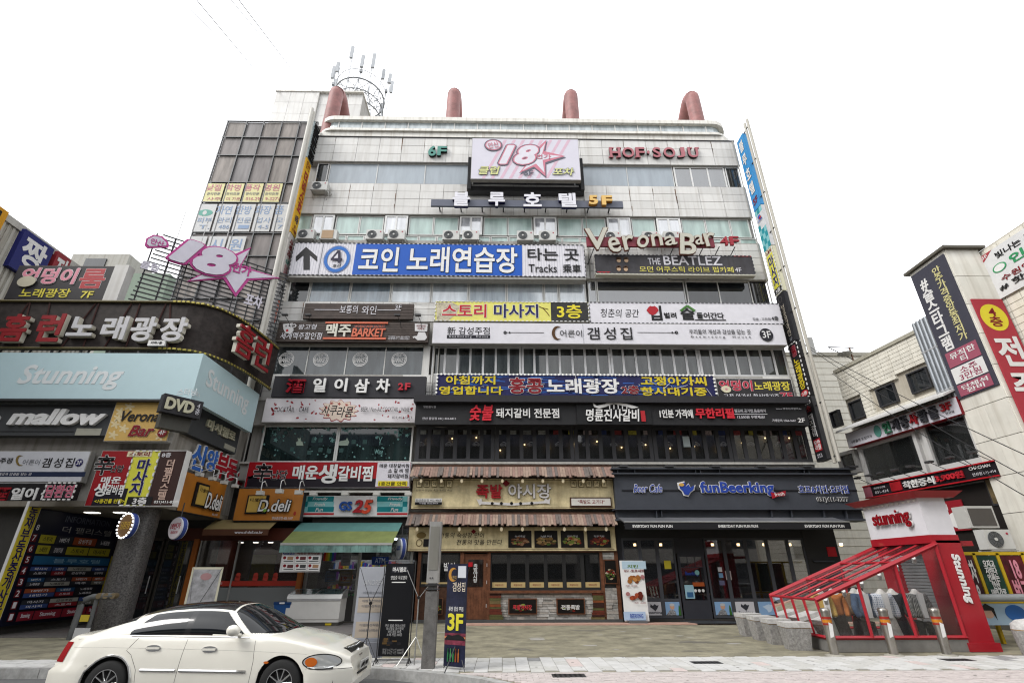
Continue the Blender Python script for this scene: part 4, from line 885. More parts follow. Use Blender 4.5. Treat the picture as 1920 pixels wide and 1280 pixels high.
# directory board on the perpendicular wall
DW = Plane((-15.15, 17.0, 0), 90)
db = SignU('dark blue building directory board with rows of tenant plates', DW, (.35, 4.25, .25, 4.0-.4), paint('14182e', .5), .12, .15)
db.text('INFORMATION', (.3, .03, .85, .09), paint('5a606c'), .0)
R = random.Random(21); pc = ['1f4f78', 'a8a8a0', '8a2028', '30343c', '6e6e62', '3a4f86', 'b0a830', '242428', 'a05030']
for r in range(9):
    y0 = .13+r*.095; db.rect((.02, y0, .07, y0+.07), paint('6a1820') if r else paint('14182e')); db.text(str(8-r) if r < 8 else '1', (.03, y0+.01, .06, y0+.06), WH, .01)
    if r == 0: db.text('더 팰리스텔', (.3, y0, .9, y0+.06), paint('9a9a98'), .0); continue
    if r == 3: db.rect((.1, y0, .97, y0+.075), paint('23608a')); db.text('블루호텔', (.3, y0+.02, .85, y0+.06), paint('8fb6d0'), .01); continue
    x = .1
    while x < .9:
        w = R.uniform(.14, .32); w = min(w, .97-x)
        if w < .08: break
        for k in (0, 1) if r not in (1, 2, 8) else (0,):
            h = .036 if r not in (1, 2, 8) else .075; c_ = R.choice(pc) if r != 8 else '8a2030'
            db.rect((x, y0+k*.039, x+w-.01, y0+k*.039+h), paint(c_)); db.text('Stunning' if r == 8 else R.choice(('노래광장', '감성주점', '맥주', '18번가', '마사지', '스토리')), (x+w*.2, y0+k*.039+h*.2, x+w*.75, y0+k*.039+h*.8), BK if c_ in ('a8a8a0', 'b0a830') else WH, .01)
        x += w
s = SignU('tall yellow property agency sign with black letters at the left edge', DW, (-.15, .3, .2, 3.75), paint('dcc838'), .2, .1, edge=WH2); s.text(vt('동재부동산중개사무소'), (.15, .03, .85, .97), NAVY, .03)
s = SignU('narrow yellow property sign at the right end of the directory board', DW, (4.3, 4.75, .6, 2.3), paint('b8a820'), .1, .05); s.text(vt('신양부동산'), (.15, .03, .85, .97), NAVY, .03)
# round blade signs under the soffit
def round_sign(label, x, y, z, r, face, fn, rz=-25):
    t = thing('round_sign', label, 'sign', (x, y, z), rad(rz)); MB().disc(0, 0, r, -.09, .09, 28).build('drum', paint('dfe3ea', .4), t); MB().disc(0, 0, r*.97, -.098, -.09, 28).build('face', face, t)
    MB().ring(0, 0, r+.015, r-.02, -.06, .06, 28).build('rim', paint('3c4f96'), t); MB().tube([(0, 0, r), (0, 0, r+.45)], .02, 5).build('hanger', DST, t)
    for tx, rr, m, b in fn: link('lettering', text_mesh('lettering', tx, rr[0]*r, rr[2]*r, rr[1]*r, rr[3]*r, -.1, .004, m, b), t)
    return t
def gp(px, py, y):
    d = ray(px, py); p = EYE+d*((y-EYE.y)/d.y); return p.x, y, p.z
t = round_sign('round brown sign ringed with white lights hanging left of the marble pillar top', *gp(241, 985, 16.9), .36, paint('8a6a48'), [('담환영', (-.6, -.3, .6, .35), paint('d8b050'), .03)])
b = MB()
for k in range(20): b.disc(.36*cos(k*pi/10), .36*sin(k*pi/10), .028, -.12, -.1, 6)
b.build('bulb_ring', mat('bulb_lit', (1, 1, 1), .4, emit=2), t, kind='stuff')
round_sign('round white sign with a red 18 drawing hanging right of the pillar', *gp(334, 990, 17.3), .33, paint('d8d0d4'), [('18번가', (-.7, -.1, .7, .5), paint('a82838'), .03), ('클럽포차', (-.5, -.5, .5, -.25), paint('a82838'), .01)])
# ---- sign stack on the front of the corner building
LF = Plane((0, 17.3, 0), 0); LS = Plane((-11.4, 17.3, 0), 90)
# curved homerun karaoke band
crv = [(-42, 16.6), (-12.2, 16.6), (-11.7, 16.63), (-11.2, 16.8), (-10.8, 17.15), (-10.5, 17.8), (-10.3, 18.7), (-10.2, 19.7), (-10.15, 20.9)]
hr = thing('signboard', 'long dark curved karaoke sign with red and silver raised letters, wrapping the corner', 'sign', (-11.2, 16.8, 8.9))
MESHM = mat('dark_mesh', (.028, .022, .02), .7, var=.5, sc=5)
b = MB()
for (x0, y0), (x1, y1) in zip(crv, crv[1:]):
    b.add([(x0+11.2, y0-16.8, 0), (x1+11.2, y1-16.8, 0), (x1+11.2, y1-16.8, 1.95), (x0+11.2, y0-16.8, 1.95), (x0+11.2, y0-16.7, 0), (x1+11.15, y1-16.7, 0), (x1+11.15, y1-16.7, 1.95), (x0+11.2, y0-16.7, 1.95)], [(0, 1, 2, 3), (7, 6, 5, 4), (3, 2, 6, 7), (4, 5, 1, 0)])
b.build('board', MESHM, hr); HC = [(x+11.2, y-16.8) for x, y in crv]
for z in (.03, 1.92): MB().tube([(x-.02 if i < 3 else x+.03, y-.05, z) for i, (x, y) in enumerate(HC)], .05, 6).build('edge_rope', paint('6e6440', .5, var=.6, sc=40), hr)
def along(s_):
    for i, ((x0, y0), (x1, y1)) in enumerate(zip(HC[1:], HC[2:])):
        L = sqrt((x1-x0)**2+(y1-y0)**2)
        if s_ <= L or i == len(HC)-3: return x0+(x1-x0)*s_/L, y0+(y1-y0)*s_/L
        s_ -= L
b = MB()
for z in (.03, 1.92):
    for i in range(75): b.box(-12.2+i*.15, -12.2+i*.15+.05, -.28, -.24, z-.03, z+.03)
    for i in range(34): x, y = along(i*.16); b.box(x-.03, x+.07, y-.12, y-.02, z-.03, z+.03)
b.build('bulb_row', paint('d8c860'), hr, kind='stuff')
struts = MB(); R = random.Random(3)
for i in range(16): x = -12+i*.75; struts.tube([(x, -.22, .1), (x+R.uniform(-.6, .6), -.22, 1.85)], .03, 4)
struts.build('strut', paint('4a2c28', .7), hr)
LFh = Plane((0, 16.6, 0), 0)
HRED = paint('9a2028', .45); HSIL = paint('d2d1d4', .45)
for ch, r, m in (('홈', (3, 589, 52, 640), HRED), ('런', (71, 588, 118, 641), HRED), ('노', (130, 594, 178, 630), HSIL), ('래', (192, 593, 238, 637), HSIL), ('광', (246, 594, 292, 640), HSIL), ('장', (301, 595, 350, 640), HSIL)):
    x0, x1, z0, z1 = LFh.box(r, .2)
    link('letter', text_mesh('letter', ch, x0+11.2, x1+11.2, z0-8.9, z1-8.9, -.4, .03, m, .05), hr); link('letter_side', text_mesh('letter_side', ch, x0+11.2, x1+11.2, z0-8.9, z1-8.9, -.4, -.18, paint('e4dfcf'), .062), hr)
x0, x1, z0, z1 = LFh.box((278, 638, 310, 648), .2); MB().box(x0+11.2, x1+11.2, -.42, -.35, z0-8.9, z1-8.9).build('small_plate', WH2, hr); link('lettering', text_mesh('lettering', '지하1층', x0+11.3, x1+11.1, z0-8.85, z1-8.95, -.422, .004, BK, .03), hr)
PC = Plane((-10.2, 18.0, 0), 84)
for ch, r in (('홈', (432, 622, 460, 678)), ('런', (465, 637, 498, 690))):
    u0, z1 = PC.at(r[0], r[1]+14); u1, z0 = PC.at(r[2], r[3]-12); z0 = min(z0, z1-1.0)
    o = link('letter', text_mesh('letter', ch, -.55, .55, 0, 1.25, 0, .06, HRED, .02), hr); o2 = link('letter_side', text_mesh('letter_side', ch, -.55, .55, 0, 1.25, 0, -.15, paint('e4dfcf'), .035), hr)
    uc = (u0+u1)/2; q = PC.o+PC.u*uc+PC.n*.22
    for o_ in (o, o2): o_.location = (q.x+11.2, q.y-16.8, .3); o_.rotation_euler = (0, 0, PC.ang)
# pale blue L shaped board
sb = thing('signboard', 'big pale blue corner board with faint white lettering Stunning', 'sign', (-10.6, 16.5, 7.05))
PB = paint('cbe6ec', .5, var=.03); H_ = 1.68
MB().box(-34, 0, 0, .2, 0, H_).build('front_board', PB, sb); MB().box(-.2, 0, .2, 4.5, .0, H_).build('side_board', PB, sb)
MB().box(-34, .01, .01, .3, -.06, -.003).build('lower_trim', DST, sb)
P1 = Plane((0, 16.5, 0), 0)
def fl(R_): x0, x1, z0, z1 = P1.box(R_); return x0+10.6, x1+10.6, z0-7.05, z1-7.05
PBW = paint('eef3f4', .5)
link('lettering', text_mesh('lettering', 'Stunning', *fl((35, 684, 230, 731)), -.002, .006, PBW, .035, .2), sb); link('lettering', text_mesh('lettering', '스터닝', *fl((333, 728, 368, 741)), -.002, .006, PBW, .01), sb)
o = link('lettering', text_mesh('lettering', 'Stunning', .55, 3.75, .5, 1.35, -.002, .006, PBW, .03), sb); o.rotation_euler = (0, 0, pi/2); o.location = (0, 0, 0)
o = link('lettering', text_mesh('lettering', 'B1', .2, .4, .2, .34, -.002, .006, PBW, .0), sb); o.rotation_euler = (0, 0, pi/2)
# front signs
LF = Plane((0, 17.3, 0), 0)
s = Sign('dark grey marshmallow cafe sign with puffy white letters', LF, (-190, 757, 212, 816), paint('4e5052', .6), .45, .35)
s.text('marsh', (-160, 770, 2, 797), WH2, .07, .12, shear=.2, name='letter'); s.text('mallow', (23, 768, 202, 798), WH2, .07, .12, shear=.2, name='letter'); s.rect((143, 803, 190, 816), paint('b5b3a4'), .02); s.text('룸카페 7F', (145, 805, 188, 814), BK, .02)
s.rect((-190, 761, 212, 762), BK, .003); s.rect((-190, 808, 140, 809), BK, .003)
s = Sign('tan Verona Bar sign with pale flower pattern, beside the marshmallow sign', LF, (207, 754, 322, 826), paint('dcb668', .5), .6, .3, edge=EDGE)
for x, y in ((226, 772), (243, 762), (216, 795), (232, 803), (212, 815), (222, 784), (300, 818)): cloud(s, x, y, 7, 6, paint('ead7a8'), .003, -.002, 5, .45, 'flower_print')
s.text('Verona', (228, 770, 301, 790), BK, .03, shear=.25); s.text('Bar', (243, 797, 290, 818), MAR, .045, .01, [(WH2, .06, .5)], shear=.25); s.disc(305, 811, 9, MAR, ry=8.5); s.text('4F', (299, 806, 311, 815), WH2, .01)
# box signs on the corner
PD = Plane((-11.9, 16.5, 0), 62)
t = thing('signboard', 'small black DVD box sign jutting from the corner', 'sign', gp(338, 778, 16.2), rad(52))
MB().box(-.6, .6, 0, .3, 0, .6).build('box', DK, t); link('letter', text_mesh('letter', 'DVD', -.52, .34, .1, .5, -.002, .05, paint('d8d4b8'), .08), t); link('lettering', text_mesh('lettering', '4\n층', .4, .54, .12, .5, -.002, .02, WH, .0), t)
t = thing('box_lamp', 'blank grey box hanging under the DVD sign at the corner', 'sign', gp(328, 806, 16.4), rad(52)); MB().box(-.5, .4, 0, .3, 0, .6).build('box', paint('55544e', .6, dirt=.4), t); MB().tube([(-.3, -.02, .6), (-.5, -.1, .9), (-.3, .1, 1.1)], .02, 5).build('wire', BK, t)
q = quad(LS, (362, 757), (452, 797), (443, 850), (350, 815), .25)
s = SignU('dark grey marshmallow cafe sign on the side wall with pale puffy Korean letters', LS, q, paint('4e5052', .6), .25, .3)
s.text('마시멜로', (.28, .28, .88, .62), paint('d6d2b8'), .05, .08, name='letter'); s.rect((.72, .78, .96, .95), paint('b5b3a4'), .02); s.text('룸카페 7F', (.74, .81, .94, .92), BK, .01)
# property agency letters on the side wall
it = thing('channel_letters', 'blue and red property agency letters on the dark side wall above the deli', 'sign', (-11.2, 17.3, 0), pi/2)
for ch, (cx_, cy_, h), m in (('신', (369, 857, 42), '3c70c8'), ('양', (394, 863, 34), '3c70c8'), ('부', (413, 873, 40), 'b01c2c'), ('동', (431, 881, 34), 'b01c2c'), ('산', (451, 890, 32), 'b01c2c')):
    u, z = LS.at(cx_, cy_, .2); hz = h/2*(u+17.3)/FOC*1.12
    w_ = hz*.92; link('letter', text_mesh('letter', ch, u-w_, u+w_, z-hz, z+hz, -.05, .04, paint(m), .05), it); link('letter_outline', text_mesh('letter_outline', ch, u-w_, u+w_, z-hz, z+hz, -.02, .05, WH2, .10, ref=.05), it)
# row of upright signs over the entrance
s = Sign('white and navy sign with a crescent moon, left of the upright red sign', LF, (-160, 846, 160, 902), paint('d9dae0'), .35, .25, edge=EDGE)
s.rect((-160, 884, 160, 893), paint('24304e')); moon(s, 38, 863, 10, paint('8a7440'), None); s.text('어른이', (43, 861, 75, 871), GREY, -.004); s.text('갬성집', (80, 858, 139, 876), BK, .008, space=1.2); s.disc(149, 867, 7, NAVY); s.text('3F', (144, 863, 154, 871), WH, .01); s.text('우리들의 개성과 감성을 담는 곳', (-30, 886, 60, 891), WH, .0); s.text('감성주점', (-25, 858, 24, 868), BK, .01)
s = Sign('red and black upright rib restaurant sign at the left entrance', LF, (176, 845, 236, 947), paint('a01620'), .5, .3, edge=EDGE)
s.rect((176, 915, 236, 947), paint('1c1826')); s.text('辛', (178, 852, 214, 890), BK, .03, .01, [(WH2, .06, .5)], shear=0); s.text('난당', (208, 872, 232, 885), BK, .03, .01, [(WH2, .06, .5)]); s.text('매운', (190, 893, 228, 906), WH2, .04); s.text('생', (165+12, 905, 200, 930), WH2, .04); s.text('갈비찜', (200, 908, 233, 927), WH2, .04); s.text('<1층건물 안쪽>', (178, 935, 234, 943), YEL, .03)
s = Sign('bright yellow upright massage sign edged with white lights', LF, (238, 845, 286, 947), paint('e4e14c'), .5, .3, edge=WH2); dots(s, .2, m=WH2)
s.rect((239, 846, 285, 856), paint('e8dcb8')); s.text('스토리', (243, 847, 281, 855), MAR, .03); s.text(vt('마사지'), (250, 860, 276, 928), NAVY, .05, .01, [(WH2, .08, .5)]); s.rect((238.5, 931, 285, 946), BK); s.text('3층', (249, 932, 275, 945), WH2, .04)
s = Sign('dark brown upright apartment hotel sign with a phone number at its foot', LF, (288, 845, 336, 947), paint('3c2420', .6), .5, .3, edge=WH2)
s.text('8층', (304, 848, 321, 857), WH, .015); s.text(vt('더팰리스텔'), (304, 861, 320, 936), paint('d8b8a8'), .03, .01); s.text('031)411-8580', (289, 938, 335, 944.5), WH2, .02)
s = Sign('black sign with white brush letters at the lower left', LF, (-160, 906, 122, 946), paint('1d1b1e', .6), .4, .25, edge=STEEL)
s.text('酒', (-10, 912, 17, 943), paint('a01c28'), .05, .02); s.text('일이', (22, 914, 70, 937), WH2, .05, .03); s.text('삼차', (78, 914, 118, 937), WH2, .05, .03)
s = Sign('small pink lit welcome sign in front of the black brush letter sign', LF, (84, 905, 140, 936), BK, .9, .2); s.text('담환영', (86, 908, 138, 933), paint('c86880'), .05, .01, [(WH2, .07, .5)]); dots(s, .15, m=WH2)
# roof boards
PR_ = Plane((0, 17.6, 0), 0)
s = Sign('black karaoke board on the roof with pink and red letters', PR_, (22, 499, 206, 561), paint('353336', .6), .2, .3, edge=paint('4a3c38'))
pinkround(s, (41, 503, 146, 533), '엉덩이', PINK); s.text('룸', (150, 504, 198, 541), paint('b82c34'), .05, .01, [(WH2, .07, .5)]); s.text('노래광장', (38, 541, 132, 558), paint('eadc50'), .03); s.text('7F', (152, 546, 175, 559), paint('eadc50'), .03); s.disc(52, 529, 17, paint('d2cbb4'), .02, 'round_emblem', 10, y=-.05)
MB().box(s.w/2, s.w/2+.55, -.05, .3, -.05, s.h+.05).build('side_board', paint('d8d6d2', .5, dirt=.3), s.root)
P18 = Plane((-15.3, 17.5, 0), 38)
u0, _ = P18.at(255, 500); u1, _ = P18.at(524, 580)
fr18 = thing('billboard_frame', 'rooftop steel bar frame holding the pink 18 star sign', 'steel frame', (P18.o.x, P18.o.y, 0), P18.ang)
zt18 = P18.at(275, 430)[1]; b = MB()
for i in range(22):
    z = 10.6+(zt18-10.6)*i/21; uu = u0+.5*i/21; MB().box(uu, u1+.1, -.02, .03, z-.022, z+.022).build('bar', DST, fr18)
for i in range(9):
    u = u0+.3+(u1-u0-.3)*i/8; MB().tube([(u, .06, 8.7), (u, .06, zt18)], .03, 5).build('post', DST, fr18)
for i in range(3): u = u0+1+i*.9; MB().tube([(u, .1, 10), (u, .1, zt18+1.6)], .015, 4).build('thin_rod', paint('c8c8c8'), fr18)
MB().box(u0, u1, .3, .9, 8.7, 10.3).build('truss', mat('truss_dark', (.05, .045, .04), .7, var=.5), fr18)
s = Sign('large pink and white 18 with a star and a headphone badge, on the roof frame', P18, (310, 448, 525, 558), None, .22, back=False, name='channel_letters')
PM = paint('d0489c', .45); PL = paint('e9e4f0', .45)
def star18(m, g, e, y):
    P = [(470, 465), (451, 500), (524, 523), (466, 527), (441, 558), (418, 524), (350, 529), (395, 505), (385, 480), (430, 482)]
    cx, cy = 440, 508; q = [(cx+(x-cx)*(1+g*60/max(20, abs(x-cx)+abs(y_-cy))), cy+(y_-cy)*(1+g*60/max(20, abs(x-cx)+abs(y_-cy)))) for x, y_ in P]
    s.poly(q, m, e, 'star', y)
star18(PM, 0, .1, .0); star18(PL, -.13, .02, -.1)
def pr(R_, rr):  # letters on the oblique frame follow its perspective
    q = s.loc(R_); return q
for t_, r_ in (('1', (318, 451, 378, 500)), ('8', (360, 464, 440, 521))):
    x0, x1, z0, z1 = s.loc(r_); link('numeral', text_mesh('numeral', t_, x0, x1, z0, z1, -.2, .04, PL, .09, .25), s.root); link('numeral_edge', text_mesh('numeral_edge', t_, x0, x1, z0, z1, -.1, .09, PM, .15, .25, ref=.09), s.root)
s.text('번가', (434, 497, 471, 517), PM, .05, .02, y=-.13, name='lettering'); s.poly([(271, 460), (274, 448), (288, 441), (304, 444), (316, 456), (316, 465), (304, 465), (276, 466)], PM, .06, 'badge', 0); s.poly([(275, 459), (277, 450), (289, 444), (302, 447), (312, 457), (311, 462), (280, 463)], PL, .02, 'badge', -.06); s.text('안산', (281, 451, 308, 462), PM, .03, .01, y=-.085)
s.text('클럽', (262, 492, 300, 508), PL, .05, .05, y=0, shear=.1, name='letter'); s.text('포차', (457, 553, 492, 577), PL, .05, .06, y=0, shear=.1, name='letter')
# far left white ribbed building with its signs
FLW = Plane((-23, 15, 0), 90)
fb = thing('ribbed_building', 'white ribbed metal sided building at the far left behind the roof signs', 'building', (-23, 15, 0))
MB().box(-20, 0, -12, 11, 0, 16.6).build('wall', paint('bdb9ae', .6, dirt=.6), fb); b = MB()
for i in range(90): b.box(0, .05, -12+i*.255, -12+i*.255+.12, 6, 16.4)
b.build('rib', paint('cfccc2', .6, dirt=.6), fb, kind='stuff'); MB().box(-20, .12, -12, 11.1, 16.4, 16.75).build('coping', paint('c9c7c0', .6, dirt=.4), fb)
for lab, tl, tr, br, bl, m, tx, tm in (('blue sign with a huge white character on the far left ribbed wall', (50, 430), (102, 467), (90, 497), (22, 480), '262c74', '짱', WH2), ('red sign piece with white character right of the blue one', (109, 470), (135, 489), (130, 497), (101, 494), 'a03038', '전', WH2), ('yellow sign corner with black strokes at the far left edge', (-40, 360), (17, 396), (9, 418), (-40, 400), 'e0a020', '룸', BK)):
    q = quad(FLW, tl, tr, br, bl, .3); q = (q[0], q[1], min(q[2], q[3]-1.2)-.8, q[3]); s = SignU(lab, FLW, q, paint(m), .3, .25); s.text(tx, (.12, .08, .88, .8), tm, .05)
t = thing('distant_building', 'small grey block far behind the roof signs at left', 'building', (*gp(190, 540, 42)[:2], 0)); h = gp(190, 476, 42)[2]
MB().box(-4, 1.5, 0, 8, 0, h).build('wall', paint('b8b6ae', .7, dirt=.5), t); MB().box(1.5, 6, 0, 8, 0, h-2.2).build('wing', paint('8a9a8a', .7), t); MB().box(-2.5, -.5, -.1, 0, h-1.6, h-.6).build('window', GD, t)
# ---------------------------------------------------------------- shopfronts
def shop(label, x0, x1, name='shopfront', y=FY-.4): return thing(name, label, 'shopfront', ((x0+x1)/2, y, 0))
def SB(t, name, x0, x1, y0, y1, z0, z1, m):
    """box in world metres parented to thing t (unrotated)"""
    o = t.location; return MB().box(x0-o.x, x1-o.x, y0-o.y, y1-o.y, z0-o.z, z1-o.z).build(name, m, t)
def XZ(px, py, out): return F.at(px, py, out)
def food(s, R_, seed=1, base='1a1512', cols=('7a3a1c', '9a5a28', 'b8762e', '5a2414'), green=True):
    """printed dish: dark card with an irregular heap of pieces"""
    s.rect(R_, paint(base, .4), .006, 'menu_card'); r = random.Random(seed); x0, y0, x1, y1 = R_; w, h = x1-x0, y1-y0; y = -.002*s.k-.0062
    groups = {}
    for i in range(34):
        a = r.uniform(0, 2*pi); q = sqrt(r.random())*.38; cx = x0+w*(.5+q*cos(a)); cy = y0+h*(.62+q*.6*sin(a)); k = r.uniform(.05, .11)*min(w, h); c_ = r.choice(cols if i % 7 or not green else ('4c6a2a', '8aa04a'))
        pts = [s.pt(cx+k*1.5*cos(t+a), cy+k*sin(t+a)*r.uniform(.7, 1)) for t in [j*pi/3 for j in range(6)]][::-1]
        b = groups.setdefault(c_, MB()); yy = y-.0004*i; b.add([(p[0], yy, p[1]) for p in pts], [tuple(range(6))])
    for c_, b in groups.items(): b.build('food_print', paint(c_, .4, var=.3, sc=30), s.root)
# ---- pork trotter restaurant
x0, _ = XZ(774, 1100, .4); x1, _ = XZ(1163, 1100, .4)
jb = shop('rustic restaurant front with wooden door, stone base and shingled canopies', x0, x1)
WOOD = mat('reddish_wood', (.115, .045, .022), .55, var=.4, sc=6); WOOD2 = mat('dark_wood', (.06, .028, .016), .55, var=.4, sc=7)
AGED = mat('aged_cream', (.58, .49, .28), .6, var=.45, sc=1.6, dirt=.5)
SH = [mat('shingle_'+'abcd'[i], c, .8, var=.25, sc=6) for i, c in enumerate(((.17, .11, .085), (.24, .17, .13), (.20, .125, .10), (.11, .09, .08)))]
R = random.Random(14)
def canopy(label, ya, yb, o1, o2, pxl, pxr, n):
    a, za = XZ(pxl, ya, o1); c, _ = XZ(pxr, ya, o1); _, zb = XZ((pxl+pxr)/2, yb, o2); t = thing('canopy', label, 'canopy', ((a+c)/2, FY, zb))
    MB().box(a-(a+c)/2, c-(a+c)/2, -o1-.02, 0, za-zb-.02, za-zb+.06).build('top_board', WOOD2, t)
    y1, y2 = -o1, -o2; H = za-zb
    for i in range(n):
        x = a-(a+c)/2+(c-a)*i/n; w = (c-a)/n*.94; e = R.choice((0, 0, .05, .09, -.03)); f = 1-e/H*.5
        dz = R.uniform(0, .012)
        v = [(x, y1, H+dz), (x+w, y1, H+dz), (x+w, y2, e*.6+dz), (x, y2, e*.6+dz)]; v += [(p[0], p[1]+.015, p[2]-.025) for p in v]
        MB().add(v, [(3, 2, 1, 0), (4, 5, 6, 7), (0, 1, 5, 4), (2, 3, 7, 6), (1, 2, 6, 5), (3, 0, 4, 7)]).build('shingle', R.choice(SH), t)
    b = MB()
    for i in range(12): x = a-(a+c)/2+(c-a)*(i+.5)/12; b.box(x-.03, x+.03, y2+.02, -.02, -.02, .03)
    b.build('rafter', WOOD2, t)
    for i in range(10): x = a-(a+c)/2+(c-a)*(i+.5)/10; m = MB(); m.lathe([(.015, -.2), (.05, -.17), (.06, -.12), (.045, -.07), (.02, -.05)], x, -.75, 8); m.build('bulb', mat('globe_cream', (.6, .52, .36), .3, emit=.25), t)
    return t
canopy('upper shingled canopy above the trotter restaurant sign', 874, 893, .55, 1.05, 774, 1146, 76)
canopy('lower shingled canopy between the two aged cream boards', 963, 984, .55, 1.05, 766, 1152, 76)
s = Sign('aged cream restaurant sign with red and white raised letters and a bone drawing', F, (773, 897, 1152, 953), AGED, .5, .12, edge=WOOD2)
s.rect((775, 899, 1150, 899.8), WOOD2, .003, 'frame_line'); s.rect((775, 950.5, 1150, 951.3), WOOD2, .003, 'frame_line'); RS = mat('rust_edge', (.12, .04, .015), .7, var=.5, sc=5)
s.text('족발', (893, 908, 942, 934), paint('b01c24'), .045, .06, name='letter', y=-.02); s.text('야시장', (953, 907, 1033, 934), paint('e8e4e2'), .035, .06, [(BK, .06, .3)], name='letter', y=-.02)
s.poly([(949, 900), (956, 906), (949, 912), (942, 906)], MAR, .03, 'red_seal', y=-.02)
s.poly([(893, 934), (897, 937), (903, 934), (904, 940), (962, 943), (1020, 939), (1022, 933), (1027, 937), (1032, 933), (1030, 945), (1024, 943), (962, 947.5), (903, 945), (899, 947)], paint('e8e4e2'), .03, 'bone', y=-.02)
for x in (923, 940, 959, 976, 997): s.disc(x, 943.5, 2.8, BK, .012, 'bone_mark', y=-.052)
for i in range(5):
    for bx in (781, 1070): x = bx+i*14.2; s.rect((x, 900.5, x+10.5, 913), paint('4a3c1c'), .003, 'seal_box'); s.rect((x+.8, 901.4, x+9.7, 912.1), AGED, .003, 'seal_box'); s.text('족발야시장'[i], (x+2.5, 903, x+8, 910.5), BK, .0)
s.text('전통의 맛있는 족발야시장 숙성', (781, 917, 848, 921), BK, .0)
s.rect((779, 934.5, 829, 941.5), WH2, .03); s.rect((779, 941.5, 829, 946.5), BK, .03); s.text('안산중앙점 402-4969', (781, 936, 828, 940.5), BK, .01, y=-.16); s.text('가맹점 1522-4969', (787, 942.5, 822, 945.5), WH, .0, y=-.16)
s.rect((1068.5, 932, 1146, 950.5), WOOD2, .05, 'plate_frame', y=-.01); s.rect((1071, 934.5, 1144, 947.5), paint('ece8e0'), .02, 'plate', y=-.06); s.text('"족발도 고기다"', (1083, 937, 1133, 944.5), MAR, .01, y=-.08)
s = Sign('aged cream restaurant board with brush lettering and four dish photos', F, (766, 988, 1154, 1032), AGED, .5, .12, edge=WOOD2)
s.rect((768, 990, 1152, 990.8), WOOD2, .003, 'frame_line'); s.rect((768, 1029, 1152, 1029.8), WOOD2, .003, 'frame_line')
s.text('전통의 숙성장 만이', (824, 998, 908, 1008), BK, .0, shear=.15); s.text('전통의 맛을 만든다', (856, 1011, 942, 1021), BK, .0, shear=.15); s.poly([(888, 991.5), (893, 996), (888, 1000.5), (883, 996)], MAR, .01, 'red_seal')
s.disc(790, 1003, 9, paint('8a7444'), .003, 'cook_drawing', 6); s.disc(786, 1017, 6, paint('6a5834'), .003, 'cook_drawing', 7, .8); s.rect((794, 1010, 808, 1024), BK, .01, 'barrel'); s.rect((818, 1012, 827, 1024), BK, .01, 'barrel')
for i, x in enumerate((953, 1002, 1051.5, 1101)): food(s, (x, 994.5, x+43.5, 1026), i+3, cols=(('6a3820', '8a5a3a', 'a07a5a'), ('8a6a3a', 'b09060', '6a4a2a'), ('a86a2a', 'c8a070', '7a8a3a', '9a3a2a'), ('7a2a1c', '9a4a2c', '5a1c14'))[i]); s.text(('숙성족발', '냉채', '한방족발', '직화족발')[i], (x+12, 1003, x+32, 1007), WH, .0)
# posts, beam, window bay, door
o_ = .4; zT = XZ(960, 1035, o_)[1]
def bxp(t, name, px0, px1, z0, z1, m, out=o_, d=.12, py=1100):
    a = XZ(px0, py, out)[0]; c = XZ(px1, py, out)[0]; return SB(t, name, a, c, FY-out, FY-out+d, z0, z1, m)
zt_, zs, zw = zT, XZ(960, 1108, o_)[1], XZ(960, 1104, o_)[1]
for a, c in ((780, 786), (861, 868), (913, 919), (1128, 1134), (1156, 1163)): bxp(jb, 'post', a, c, 0, zT, WOOD, d=.2)
bxp(jb, 'lintel', 780, 1163, zT, zT+.18, WOOD, o_+.02, .2)
SLATE = mat('slate_grey', (.06, .06, .06), .7); bxp(jb, 'plinth', 780, 1163, 0, .1, SLATE, o_+.06, .2)
# door
a, c = XZ(868, 1100, o_)[0], XZ(913, 1100, o_)[0]; O = jb.location
d = MB().box(a-O.x, c-O.x, .06, .12, .1, zT-.05).build('door', WOOD, jb)
for i in range(9): MB().box(a-O.x+(c-a)*i/9+.008, a-O.x+(c-a)*(i+1)/9-.008, .05, .062, .12, 1.15).build('plank', WOOD, d)
MB().box(a-O.x+.16, c-O.x-.16, .045, .07, 1.2, zT-.25).build('pane', glass('shop_pane', (.01, .01, .01), .03, .02, alpha=.55), d)
MB().tube([(a-O.x+.07, .0, .95), (a-O.x+.07, .0, 1.6)], .018, 6).build('handle', STEEL, d)
for z in (.5, 1.3, 1.9): MB().box(c-O.x-.03, c-O.x+.02, .03, .07, z, z+.12).build('hinge', STEEL, d)
link('lettering', text_mesh('lettering', vt('족발야시장'), (a+c)/2-O.x-.08, (a+c)/2-O.x+.08, 1.35, 2.0, .042, .004, WH2, .02), d); MB().box(a-O.x+.18, a-O.x+.34, .036, .042, 1.9, 2.06).build('notice', REDL, d)
SP = glass('shop_pane', None, 0)
